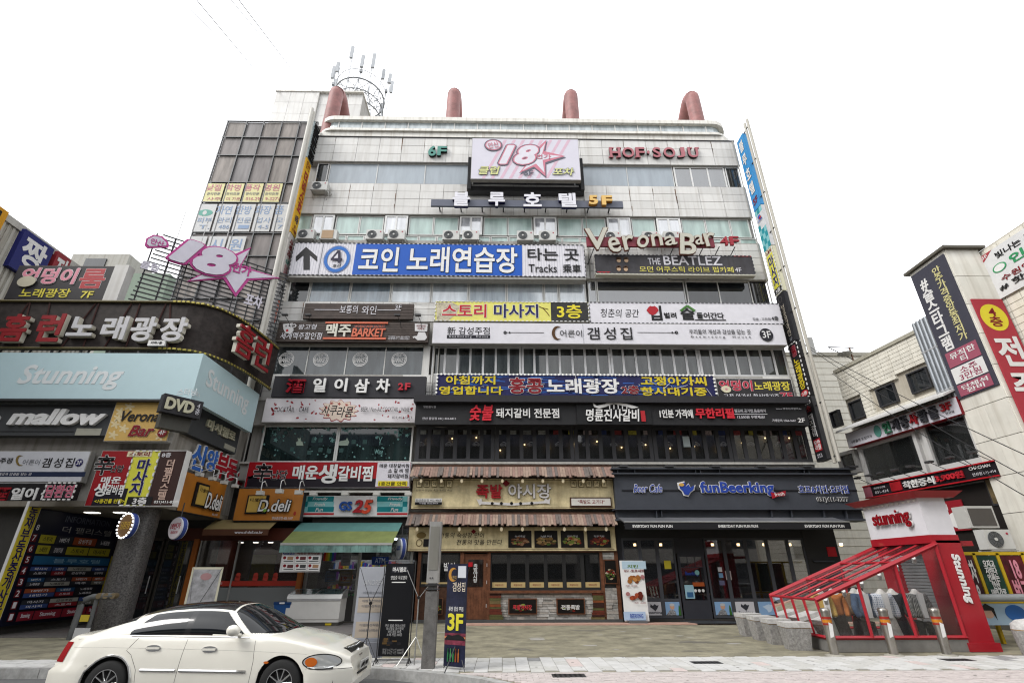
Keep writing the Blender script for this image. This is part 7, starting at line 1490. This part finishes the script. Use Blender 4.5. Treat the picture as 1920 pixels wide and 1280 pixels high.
def dummy(label, x, y, rz, top, m_top, low=None, m_low=None, inner=WH2, lean=0, coat=True):
    """headless shop dummy: continuous torso, neck and arms, clothes over it"""
    t = thing('shop_dummy', label, 'mannequin', (x-.05, y-.12, .16), rz); t.scale = (1.12, 1.12, 1.12)
    V = [(0, 0, .42), (0, 0, .60), (0, -.01, .80), (0, 0, .90), (0, 0, 1.03), (-.15, 0, .87), (-.22, -.01, .64), (-.19, -.08, .44), (.15, 0, .87), (.22, -.01, .64), (.19, -.08, .44)]
    E_ = [(0, 1), (1, 2), (2, 3), (3, 4), (3, 5), (5, 6), (6, 7), (3, 8), (8, 9), (9, 10)]
    rr = [(.14, .10), (.11, .085), (.15, .10), (.10, .07), .045, .06, .045, .035, .06, .045, .035]
    skin('body', V, E_, rr, paint('e9e6e0', .4), t)
    g_ = 1.22 if coat else 1.1
    V2 = V[:4]+V[5:]; E2 = [(0, 1), (1, 2), (2, 3), (3, 4), (4, 5), (5, 6), (3, 7), (7, 8), (8, 9)]
    r2 = [(.17*g_, .12*g_), (.14*g_, .105*g_), (.155*g_, .11*g_), (.09, .075), .075*g_, .062*g_, .055*g_, .075*g_, .062*g_, .055*g_]
    if top: skin('coat' if coat else 'jumper', V2, E2, r2, m_top, t)
    if coat: MB().prism([(-.045, .45), (.045, .45), (.06, .93), (-.06, .93)], -.17, -.12).build('shirt_front', inner, t)
    if low == 'skirt': m = MB(); m.lathe([(.13, .52), (.17, .38), (.22, .12), (.25, -.02)], 0, 0, 18, .7); o = m.build('skirt', m_low, t)
    if low == 'trousers':
        skin('trousers', [(0, 0, .48), (-.08, 0, .3), (-.10, -.02, .0), (.08, 0, .3), (.12, -.03, .0)], [(0, 1), (1, 2), (0, 3), (3, 4)], [(.15, .11), .085, .065, .085, .065], m_low, t)
    MB().tube([(0, 0, -.08), (0, 0, .5)], .02, 6).build('stand', STEEL, t)
    return t
dummy('headless shop dummy in a mustard cardigan and grey skirt, leftmost in the red kiosk', 8.15, 14.35, .1, 1, CLOTH('mustard', 'dcb45c'), 'skirt', CLOTH('grey', 'a8a89e'))
dummy('headless shop dummy in an orange brown jumper, second in the red kiosk', 8.62, 14.6, -.2, 1, CLOTH('orange', 'cc7a38'), 'skirt', CLOTH('dark', '3a3030'), coat=False)
dummy('headless shop dummy in a dark denim coat with white collar', 9.12, 14.25, .1, 1, CLOTH('denim', '4c607c'), 'trousers', CLOTH('dark', '3a3030'))
dummy('headless shop dummy in a brown hooded top behind the denim coat', 9.42, 14.95, 0, 1, CLOTH('brown', '8a6c50'), 'skirt', CLOTH('dark', None) if False else CLOTH('dark', '3a3030'), coat=False)
dummy('headless shop dummy in a blue white plaid coat over a white dress', 9.62, 14.2, -.15, 1, plaid('plaid_blue', C('e0e4ea'), C('5c7090'), 9), 'skirt', CLOTH('white', 'd8d4cc'))
dummy('headless shop dummy in black with a wide white collar', 10.08, 14.45, 0, 1, CLOTH('black', '2c2c30'), 'skirt', CLOTH('black', '2c2c30'), coat=False)
dummy('headless shop dummy in a black and white checked jacket, rightmost', 10.5, 14.2, -.1, 1, plaid('check_black', C('2a2a2c'), C('f0f0ea'), 13), 'trousers', CLOTH('black', '2c2c30'))
# ---------------------------------------------------------------- bollards and blocks
BST = mat('bollard_steel', (.34, .32, .29), .3, .85, var=.3, dirt=.2)
def bollard(label, x, y, h=.92):
    t = thing('bollard', label, 'bollard', (x, y, 0), 0, 'steel bollards by the kiosk')
    MB().tube([(0, 0, 0), (0, 0, h)], .095, 18).build('tube', BST, t); m = MB(); m.lathe([(.105, h-.06), (.105, h-.01), (.085, h+.015), (.02, h+.03)], 0, 0, 18); m.build('cap', BST, t)
    MB().tube([(0, 0, h-.2), (0, 0, h-.15)], .099, 18).tube([(0, 0, h-.32), (0, 0, h-.28)], .099, 18).build('red_band', paint('a8342a', .4), t); MB().tube([(0, 0, h-.27), (0, 0, h-.21)], .10, 18).build('amber_band', paint('d88a2c', .4), t)
    m = MB(); m.lathe([(.2, -.006), (.2, .012), (.13, .03)], 0, 0, 16); m.build('foot', paint('a8a498', .8), t)
    MB().prism([(-.06, .35), (.03, .38), (.05, .62), (-.03, .66)], -.099, -.094).build('torn_sticker', WH2, t); return t
bollard('steel bollard at the left front corner of the kiosk', 7.42, 13.0); bollard('steel bollard in front of the denim coat dummy', 8.75, 12.98); bollard('steel bollard before the right part of the kiosk', 9.93, 12.95)
for px, py, l in ((1524, 1172, 'short bollard behind the concrete blocks, left of the kiosk end'), (1562, 1168, 'short bollard seen through the kiosk end panes')):
    p = ground(px, py+6); t = thing('bollard', l, 'bollard', (p.x, p.y, 0), 0, 'steel bollards by the kiosk'); MB().tube([(0, 0, 0), (0, 0, .7)], .09, 14).build('tube', BST, t); MB().tube([(0, 0, .58), (0, 0, .62)], .094, 14).build('band', paint('d88a2c', .4), t)
CON = mat('rough_granite', (.27, .262, .25), .9, var=.45, sc=16, bump=1.0, dirt=.35)
for i, (px, py, l) in enumerate(((1497, 1216, 'nearest and largest-looking of the four granite blocks'), (1462, 1206, 'second nearest of the four granite blocks'), (1434, 1198, 'third of the four granite blocks, towards the cafe'), (1408, 1190, 'farthest of the four granite blocks'))):
    p = ground(px, py); t = thing('stone_block', l, 'stone block', (p.x, p.y, 0), rad(-6+i*3), 'granite blocks beside the kiosk'); b = MB(); w0, w1, d0, d1 = .24, .29, .2, .25
    b.add([(-w0, -d0, -.01), (w0, -d0, -.01), (w0, d0, -.01), (-w0, d0, -.01), (-w1, -d1, .46), (w1, -d1, .46), (w1, d1, .46), (-w1, d1, .46)], [(3, 2, 1, 0), (0, 1, 5, 4), (1, 2, 6, 5), (2, 3, 7, 6), (3, 0, 4, 7)]); b.build('base', CON, t)
    MB().box(-w1-.01, w1+.01, -d1-.01, d1+.01, .475, .58).build('top_slab', mat('granite_top', (.40, .39, .375), .8, var=.3, sc=14), t); MB().box(-w1+.005, w1-.005, -d1+.005, d1-.005, .46, .475).build('gold_line', paint('b88a3c'), t)
t = thing('stone_planter', 'pale round domed stone bollard at the right edge by the kiosk', 'stone bollard', (11.85, 12.75, 0)); m = MB(); m.lathe([(.3, -.01), (.34, .3), (.35, .5)], 0, 0, 22); m.build('drum', CON, t); m = MB(); m.lathe([(.35, .515), (.33, .62), (.22, .70), (.05, .73)], 0, 0, 22); m.build('dome', mat('granite_top', None), t); MB().tube([(0, 0, .5), (0, 0, .515)], .345, 20).build('gold_line', paint('b88a3c'), t)
# ---------------------------------------------------------------- post and banner stands at the kerb
PT_ = mat('post_grey', (.115, .11, .105), .75, var=.4, sc=6, dirt=.5, bump=.5)
t = thing('utility_post', 'weathered square grey post standing at the kerb between the banners', 'post', (-1.45, 11.62, 0))
MB().box(-.125, .125, -.11, .11, -.01, 1.35).build('lower_shaft', PT_, t); MB().box(-.09, .09, -.08, .08, 1.35, 1.5).build('collar', PT_, t); MB().box(-.125, .125, -.1, .1, 1.5, 2.7).build('upper_shaft', mat('post_light', (.24, .235, .225), .6, var=.25, dirt=.4), t)
for z in (1.38, 1.46): MB().box(-.14, .14, -.12, .12, z, z+.02).build('clamp', DST, t)
MB().box(-.095, .095, -.108, -.10, 1.75, 2.6).build('inset_panel', paint('8e8c84', .6, dirt=.4), t); MB().disc(.0, 1.6, .012, -.115, -.1, 8).disc(-.05, 1.6, .012, -.115, -.1, 8).build('screw', DST, t)
def poster(t, x0, x1, z0, z1, y, m, nm='sheet'): return MB().box(x0, x1, y, y+.012, z0, z1).build(nm, m, t)
FAD = mat('sheet_back', C('b9bcc4'), .6, var=.08)
t = thing('x_banner', 'pale grey banner seen from behind with a tripod stand, beside the car front', 'banner', (-2.85, 12.35, 0), rad(6)); poster(t, -.33, .33, .08, 1.82, 0, FAD)
link('lettering', text_mesh('lettering', 'ANOREV', -.2, .22, 1.45, 1.56, -.003, .002, paint('d6d8dc'), .01), t)
for z, h, c_ in ((.92, .3, 'cdbfae'), (.45, .3, 'cdbfae'), (1.2, .03, '9ca0aa'), (.38, .05, '9ca0aa'), (.08, .28, '8c8e96')): poster(t, -.28, .28, z, z+h, -.004, paint(c_), 'print_panel')
for z in (1.02, 1.12, .56, .66, 1.28): link('lettering', text_mesh('lettering', '이벤트선착순', -.2, .2, z, z+.05, -.006, .002, GREY, .0), t)
def tripod(t, y, zc, zh, s_=1):
    b = MB(); b.tube([(0, y, zc-.62), (0, y, zc)], .014, 6).tube([(0, y, zc), (-.3*s_, y+.03, zh)], .006, 4).tube([(0, y, zc), (.3*s_, y+.03, zh)], .006, 4).tube([(0, y, zc-.62), (-.3, y, .0)], .008, 4).tube([(0, y, zc-.62), (.28, y-.15, .0)], .008, 4).tube([(0, y, zc-.62), (.05, y-.5, 0)], .012, 5); b.build('tripod', DST, t); MB().tube([(0, y-.03, zc), (0, y+.03, zc)], .035, 8).build('hub', BK, t)
tripod(t, -.12, 1.1, 1.8)
t = thing('banner_stand', 'tall black cafe menu banner in a black tube frame at the kerb', 'banner', (-2.25, 12.1, 0), rad(-3)); poster(t, -.31, .31, .14, 1.88, 0, paint('191a1e', .4))
b = MB(); b.tube([(-.34, .02, 0), (-.34, .02, 1.93), (.34, .02, 1.93), (.34, .02, 0)], .012, 5).tube([(-.34, .02, .08), (.34, .02, .08)], .012, 5)
for x in (-.34, .34): b.tube([(x, -.2, 0), (x, .02, .12), (x, .22, 0)], .012, 5)
b.build('tube_frame', DST, t); MB().prism([(-.17, 1.70), (.17, 1.70), (.17, 1.82), (-.17, 1.82)], -.004, -.001).build('name_plate', paint('30323a'), t)
link('lettering', text_mesh('lettering', '마시멜로', -.15, .15, 1.71, 1.81, -.006, .003, WH2, .05), t); link('lettering', text_mesh('lettering', '영업중 무료영화', -.18, .18, 1.56, 1.64, -.002, .003, WH2, .0), t)
for z in (1.50, .78): poster(t, -.15, .15, z, z+.02, -.003, WH2, 'white_line')
link('lettering', text_mesh('lettering', '쿠키 음료 아이스크림\n마시멜로 최신영화\n보드게임 30종\n노래 게임 300종', -.21, .21, .5, .72, -.002, .003, paint('c8c8c8'), .0), t); link('lettering', text_mesh('lettering', '평일 2시간 1인 6000원\n주말 2시간 1인 7000원', -.22, .22, .18, .28, -.002, .003, paint('a0a0a0'), .0), t)
r = random.Random(4)
for i in range(12): x, z = r.uniform(-.24, .16), r.uniform(.32, .44); poster(t, x, x+r.uniform(.04, .12), z, z+r.uniform(.02, .06), -.002-.0005*i, paint(r.choice(('4a3a2a', '6a5230', '2a2a2e', '8a7048'))), 'room_photo')
t = thing('x_banner', 'bare silver tripod banner stand behind the grey post', 'banner stand', (-1.78, 12.0, 0), rad(170)); b = MB(); b.tube([(0, 0, 0), (0, 0, 1.25)], .014, 6).tube([(0, 0, 1.2), (.3, 0, 1.75)], .008, 4).tube([(0, 0, 1.2), (-.25, 0, 1.5)], .008, 4).tube([(0, 0, .5), (.3, .2, 0)], .01, 4).tube([(0, 0, .5), (-.3, .15, 0)], .01, 4); b.build('tripod', ALU, t); MB().tube([(0, -.03, 1.22), (0, .03, 1.22)], .03, 8).build('hub', BK, t); poster(t, -.42, -.36, .3, 1.8, .02, paint('c8b8bc'), 'sheet_edge')
t = thing('x_banner', 'night sky banner with yellow 3F and a crescent moon, nearest the kerb', 'banner', (-.93, 11.38, 0), rad(-28)); NV = mat('night_print', (.012, .014, .035), .4, var=.6, sc=5)
poster(t, -.24, .24, .06, 1.86, 0, NV); poster(t, -.24, .24, .42, .62, -.002, mat('dusk_print', (.16, .03, .05), .4, var=.7, sc=7), 'dusk_band'); poster(t, -.24, .24, .53, .56, -.004, paint('d88a5a'), 'glow_line'); MB().prism([(-.24, .50), (.24, .50), (.2, .56), (.08, .6), (-.06, .575), (-.16, .59)], -.007, -.005).build('island_print', BK, t)
link('lettering', text_mesh('lettering', '갬성집', -.1, .2, 1.35, 1.52, -.002, .004, paint('e8dcc8'), .01), t); link('lettering', text_mesh('lettering', '어른이', -.16, -.02, 1.57, 1.64, -.002, .003, paint('c8a868'), .0), t); link('lettering', text_mesh('lettering', '퓨전 감성 주점', -.17, .17, 1.0, 1.08, -.002, .004, WH2, .01), t); link('numeral', text_mesh('numeral', '3F', -.18, .18, .66, .96, -.002, .005, paint('ece23c'), .05), t)
MB().prism([(-.1+.11*cos(a), 1.66+.13*sin(a)) for a in [rad(60)+rad(240)*i/14 for i in range(15)]]+[(-.06+.085*cos(a), 1.66+.105*sin(a)) for a in [rad(295)-rad(230)*i/14 for i in range(15)]], -.006, -.002).build('moon', paint('c8903c'), t); poster(t, .02, .21, 1.6, 1.82, -.008, paint('dfe2ea'), 'paper_note')
for i, c_ in enumerate(('2f7a4a', '4a9a5a', '3a8a50', 'a85a28', 'b86a30')): x = -.14+i*.06; m = MB(); m.lathe([(.017, .14), (.018, .27), (.008, .31), (.008, .36)], x, -.012, 8, .4); m.build('bottle_print', paint(c_), t)
tripod(t, .1, 1.1, 1.8, .7)
t = thing('x_banner', 'grey white banner on a thin stand seen behind the car roof', 'banner', (-9.0, 17.0, 0), rad(8)); poster(t, -.44, .44, .1, 1.86, 0, paint('e0dcc4')); poster(t, -.38, .38, .62, 1.80, -.003, mat('faded_print', C('b4b4b8'), .6, var=.5, sc=4), 'faded_photo'); MB().disc(.0, 1.6, .16, -.007, -.004, 16, .1).build('round_print', paint('b88e90'), t)
MB().tube([(-.2, -.05, .45), (.42, -.03, 1.84)], .008, 4).tube([(-.2, -.05, .45), (-.4, -.03, 1.84)], .004, 4).build('stay', DST, t); MB().box(-.3, -.1, -.1, -.02, .42, .48).build('hub', BK, t); poster(t, -.12, .25, .42, .52, -.004, paint('8c96b8'), 'blue_strip')
# drain covers, bits of litter
for i, (x, y) in enumerate(((4.2, 12.1), (1.2, 10.75), (9.6, 12.3))):
    t = MB().box(-.3, .3, -.15, .15, -.004, .012).build('drain_cover', DST); t.location = (x, y, 0); tag(t, ('dark drain cover in the white pavers below the beer cafe', 'dark grate set in the pink bricks at the bottom edge', 'dark drain cover in the pavers before the kiosk')[i], 'drain cover', 'drain covers')
    for k in range(6): MB().box(-.26+k*.09, -.22+k*.09, -.12, .12, .012, .016).build('slot', BK, t)
# ---------------------------------------------------------------- cream white saloon car parked at the kerb
CARP = mat('car_paint', (.66, .64, .57), .22, var=.05, sc=1.2, coat=.8); CBL_ = mat('car_black', (.012, .012, .013), .18, coat=.6, spec=.5); CHR = mat('chrome', (.62, .62, .62), .12, .95, var=.1); RUB = mat('tyre', (.018, .018, .018), .8)
TRM = mat('car_trim', (.02, .02, .02), .5)
car = thing('parked_car', 'cream white saloon car with black roof parked at the kerb, lower left', 'car', (-7.16, 10.25, -.17))
def interp(P_, x):
    if x <= P_[0][0]: return P_[0][1]
    for (a, b_), (c, d) in zip(P_, P_[1:]):
        if x <= c: t = (x-a)/(c-a); t = t*t*(3-2*t)*.35+t*.65; return b_+(d-b_)*t
    return P_[-1][1]
LCAR = 4.76; WX = (1.02, 3.70)
BELT = [(0, .86), (.12, .93), (.9, .945), (2, .925), (3.2, .905), (3.6, .885), (4.2, .80), (4.55, .70), (4.76, .62)]
TOPC = [(0, .90), (.1, .985), (.95, 1.02), (2, 1.0), (3.45, .985), (3.9, .90), (4.35, .80), (4.6, .72), (4.76, .64)]
def pw(x): return .905-.27*max(0, (x-3.95)/.81)**2.3-.17*max(0, (.7-x)/.7)**2.2
def xr(z): return .0 if z < .52 else .05+.10*(z-.52)/.4
def xf(z): return 0 if z < .5 else -.05-.3*max(0, z-.55)
def vprof(z): return -.065*(abs(z-.50)/.44)**2.3
def cpt(x0, z):
    """outer skin point at nominal station x0 and height z: returns x, half width"""
    s_ = x0/LCAR; x = xr(z)*(1-s_)**6+x0+xf(z)*s_**6; return x, pw(x0)+vprof(z)+(.012 if z < .52 and (x0 > 4.1 or x0 < .6) else 0)
N1 = 120; RWS = 12; grid = []
for i in range(N1+1):
    x0 = LCAR*(.5-.5*cos(pi*i/N1))*.35+LCAR*i/N1*.65
    zb = .20
    for wx in WX:
        dx = abs(x0-wx)
        if dx < .375: zb = max(zb, .31+sqrt(.375**2-dx*dx))
    bz = interp(BELT, x0); tz = interp(TOPC, x0); sec = []
    for r in range(RWS+1): z = zb+(bz-zb)*r/RWS; x, w = cpt(x0, z); sec.append((x, -w, z))
    xb, wb = cpt(x0, bz)
    for k in range(1, 9): a = k/8*pi/2; w = wb*cos(a)**.9 if k < 8 else 0; sec.append((xb, -w, bz+(tz-bz)*sin(a)**.8))
    full = sec+[(p[0], -p[1], p[2]) for p in sec[-2::-1]]; grid.append(full)
m = len(grid[0]); V = [p for s_ in grid for p in s_]; Fc = [(i*m+j, (i+1)*m+j, (i+1)*m+j+1, i*m+j+1) for i in range(N1) for j in range(m-1)]
b = MB(); b.add(V, Fc, True); b.add(grid[0], [tuple(range(m))]); b.add(grid[-1], [tuple(range(m-1, -1, -1))]); o = b.build('body', CARP, car); fixn(o.data)
MB().box(.3, 4.5, -.80, .80, .16, .4).build('underbody', TRM, car)
for wx in WX: MB().tube([(wx, -.78, .31), (wx, -.5, .31)], .40, 20).tube([(wx, .5, .31), (wx, .78, .31)], .40, 20).build('wheel_well', TRM, car)
# cabin
ROOF = [(.34, .95), (.55, 1.04), (.8, 1.145), (1.05, 1.245), (1.3, 1.325), (1.62, 1.385), (2.0, 1.415), (2.35, 1.415), (2.6, 1.395), (2.8, 1.34), (3.05, 1.22), (3.3, 1.08), (3.54, .94)]
def rz_(x):
    for (a, b_), (c, d) in zip(ROOF, ROOF[1:]):
        if x <= c: return b_+(d-b_)*max(0, (x-a))/(c-a)
    return ROOF[-1][1]
def rs(x): return (rz_(x-.1)+2*rz_(x)+rz_(x+.1))/4
NX, NA = 330, 128; G = []
for i in range(NX+1):
    x = .34+3.2*i/NX; z0 = interp(BELT, x)-.02; z1 = max(rs(x), z0+.01); w = pw(x)-.075; row = []
    for k in range(NA+1):
        a = pi*k/NA; c_, s_ = cos(a), sin(a); cc = (abs(c_)**.62)*(1 if c_ > 0 else -1); ss = s_**.72; row.append((x+.0, -w*cc*(1-.10*ss), z0+(z1-z0)*ss))
    G.append(row)
def side_in(x, z):
    if not (.965 < z < 1.0+max(0, rs(x)-1.0)*.74): return None
    if 2.02 < x < 2.11: return 'pillar_trim'
    if 1.16 < x <= 2.02 and z < .965+(x-1.12)*1.0: return 'side_window'
    if 2.11 <= x < 3.08 and z < .965+(3.00-x)*.75: return 'side_window'
    return None
parts_ = {}
for i in range(NX):
    for k in range(NA):
        q = (G[i][k], G[i+1][k], G[i+1][k+1], G[i][k+1]); cx = sum(p[0] for p in q)/4; cy = sum(p[1] for p in q)/4; cz = sum(p[2] for p in q)/4; w = pw(cx)-.075; rel = (cz-interp(BELT, cx))/max(.02, rs(cx)-interp(BELT, cx)); ay = abs(cy)
        f_ = None; side = k < NA*.235 or k > NA*.765; Lp = .965+(3.02-cx)*.75
        if side: s2 = side_in(cx, cz); f_ = s2+('_near' if cy < 0 else '_far')+('_front' if cx > 2.06 else '_rear') if s2 else None
        if f_ is None and cx > 2.70 and cz > Lp+.065 and cz > interp(BELT, cx)+.075: f_ = 'windshield'
        if f_ is None and .55 < cx < 1.12 and NA*.2 < k < NA*.8: f_ = 'rear_window'
        if f_ is None and 1.16 < cx < 2.66 and NA*.27 < k < NA*.73: f_ = 'roof_panel'
        parts_.setdefault(f_ or 'cabin_shell', []).append(q)
CG = glass('car_glass', (.006, .007, .008), .0, .02)
for nm, qs in parts_.items():
    b = MB(); idx = {}; vs = []; fs = []
    for q in qs:
        f_ = []
        for p in q:
            key = (round(p[0], 5), round(p[1], 5), round(p[2], 5))
            if key not in idx: idx[key] = len(vs); vs.append(p)
            f_.append(idx[key])
        if len(set(f_)) == 4: fs.append(tuple(f_))
    b.add(vs, fs, True); base = nm.split('_near')[0].split('_far')[0]; mm = {'cabin_shell': CARP, 'roof_panel': CBL_, 'pillar_trim': CBL_}.get(base, CG); b.build(base, mm, car)
def surf_line(pts, name, m_, wd=.006, out=.002, par=None):
    """thin ribbon lying on the near side skin through points (x0,z)"""
    b = MB()
    P3 = []
    for (xa, za), (xb_, zb_) in zip(pts, pts[1:]):
        n = max(2, int(sqrt((xb_-xa)**2+(zb_-za)**2)/.05))
        for i in range(n): P3.append((xa+(xb_-xa)*i/n, za+(zb_-za)*i/n))
    P3.append(pts[-1]); Q = []
    for x0, z in P3: x, w = cpt(x0, z); Q.append((x, -w-out, z))
    b.tube(Q, wd, 4, False); return b.build(name, m_, par or car)
SEAM = mat('seam', (.05, .048, .045), .6)
surf_line([(3.22, .885), (3.25, .6), (3.22, .24)], 'door_seam', SEAM, .004, -.001); surf_line([(2.12, .91), (2.10, .6), (2.08, .24)], 'door_seam', SEAM, .004, -.001); surf_line([(1.32, .93), (1.20, .76), (1.30, .70), (1.45, .5), (1.48, .3)], 'door_seam', SEAM, .004, -.001)
surf_line([(.25, .80), (1.0, .80), (2.5, .765), (3.4, .735), (4.1, .70)], 'waist_crease', mat('crease', (.36, .35, .31), .4), .004, -.002)
surf_line([(1.52, .50), (2.06, .49)], 'side_moulding', CHR, .02, .006); surf_line([(2.12, .49), (3.15, .47)], 'side_moulding', CHR, .02, .006)
b = MB(); Q = []
for a in [pi*i/14 for i in range(15)]:
    xx = WX[0]+.385*cos(a); zz_ = .31+.385*sin(a); x, w = cpt(xx, zz_); Q.append((x, -w-.006, zz_))
b.tube(Q, .017, 5); b.build('arch_trim', CHR, car)
for x0, z in ((1.62, .79), (2.52, .77)):
    x, w = cpt(x0, z); h = MB(); h.disc(x, z, .12, -w-.012, -w+.02, 20, .045); o = h.build('handle_cup', CHR, car); MB().box(x-.10, x+.10, -w-.035, -w-.014, z-.012, z+.016).build('door_handle', CARP, car)
# window bright line and mirror
b = MB(); b.tube([(x, -(pw(x)-.066)-.0, interp(BELT, x)+.02) for x in [1.2+.1*i for i in range(20)]], .010, 4); b.build('window_trim', CHR, car)
m_ = MB(); m_.lathe([(.01, -.075), (.07, -.06), (.10, -.02), (.105, .02), (.085, .06), (.03, .085)], 0, 0, 16, .75); o = m_.build('mirror', CARP, car); o.location = (2.88, -.99, 1.03); o.rotation_euler = (0, rad(8), rad(15)); MB().tube([(2.93, -.80, .955), (2.90, -.95, .98)], .028, 6).build('mirror_arm', CARP, car)
# lamps, grille, plate
HL = glass('lamp_glass', (.40, .41, .40), .30, .04); AMB = paint('d8702a', .25)
def patch(name, x0a, x0b, za, zb_, m_, out=.004, n=8, shape=None):
    v = []; f_ = []
    for i in range(n+1):
        for j in range(n+1):
            x0 = x0a+(x0b-x0a)*i/n; u_, v_ = i/n*2-1, j/n*2-1
            if shape: x0 = (x0a+x0b)/2+(x0b-x0a)/2*u_*sqrt(max(0, 1-v_*v_*.5)); z = (za+zb_)/2+(zb_-za)/2*v_*sqrt(max(0, 1-u_*u_*.5))
            else: z = za+(zb_-za)*j/n
            x, w = cpt(x0, z); v.append((x+out*(1 if x0 > 4 else 0), -w-out, z))
    for i in range(n):
        for j in range(n): a = i*(n+1)+j; f_.append((a, a+n+1, a+n+2, a+1))
    b = MB(); b.add(v, f_, True); o = b.build(name, m_, car); return o
patch('lamp_surround', 4.03, 4.64, .485, .70, TRM, .004, 12, 1); patch('headlight', 4.05, 4.62, .50, .685, HL, .008, 12, 1); patch('indicator', 4.07, 4.26, .53, .655, AMB, .014, 10, 1); patch('tail_light', .0, .17, .60, .87, paint('a01c22', .2), .008, 10); patch('side_repeater', 3.42, 3.50, .575, .61, AMB, .006, 4, 1)
gx_ = 4.70
gr = MB()
for i in range(13): y = -.36+.06*i; gr.tube([(gx_-.02-.12*abs(y), y, .60), (gx_-.10-.12*abs(y), y, .735)], .012, 4)
gr.build('grille_bar', CHR, car); MB().box(4.50, 4.64, -.40, .40, .59, .73).build('grille_recess', TRM, car)
gs_ = MB(); gs_.tube([(gx_+.0-.12*abs(y), y, .59) for y in [-.42+.07*i for i in range(13)]], .016, 5).tube([(gx_-.10-.12*abs(y), y, .745) for y in [-.42+.07*i for i in range(13)]], .014, 5); gs_.build('grille_surround', CHR, car)
MB().box(4.768, 4.785, -.26, .26, .40, .52).build('number_plate', paint('d8d8d4'), car); o = link('lettering', text_mesh('lettering', '64마 5071', -.23, .23, .42, .50, 0, .003, BK, .03), car, (4.787, 0, 0), (0, 0, pi/2))
MB().box(4.55, 4.74, -.45, .45, .24, .33).build('lower_intake', TRM, car); surf_line([(4.1, .50), (4.5, .49), (4.74, .485)], 'bumper_seam', SEAM, .004, -.001); surf_line([(.0, .53), (.4, .54), (.66, .56)], 'bumper_seam', SEAM, .004, -.001)
# wheels
def wheel(x, y, s_):
    w = thing('wheel', None, None); w.parent = car; w.location = (x, y, .31)
    t = MB(); pr_ = [(.20, -.10), (.29, -.105), (.315, -.08), (.32, 0), (.315, .08), (.29, .105), (.20, .10)]; n = 36; vs = []
    for r, yy in pr_: vs += [(r*cos(2*pi*k/n), yy, r*sin(2*pi*k/n)) for k in range(n)]
    t.add(vs, [(i*n+k, i*n+(k+1) % n, (i+1)*n+(k+1) % n, (i+1)*n+k) for i in range(6) for k in range(n)], True); t.build('tyre', RUB, w)
    r = MB(); r.ring(0, 0, .215, .19, -.10*s_, -.06*s_, 36).disc(0, 0, .05, -.095*s_, -.03*s_, 14)
    for k in range(10): a = 2*pi*k/10; r.tube([(.04*cos(a), -.085*s_, .04*sin(a)), (.2*cos(a+.05), -.09*s_, .2*sin(a+.05))], .013, 5)
    r.build('rim', CHR, w); MB().disc(0, 0, .2, -.04*s_, -.03*s_, 24).build('brake_disc', TRM, w)
for x in WX: wheel(x, -.80, 1); wheel(x, .80, -1)
# wipers, seats seen through the glass edge
for y in (-.45, .1): MB().tube([(3.44, y, 1.03), (3.28, y-.3, 1.12)], .010, 4).build('wiper', TRM, car)
MB().box(4.68, 4.765, -.3, .3, .345, .37).build('lower_trim', TRM, car)
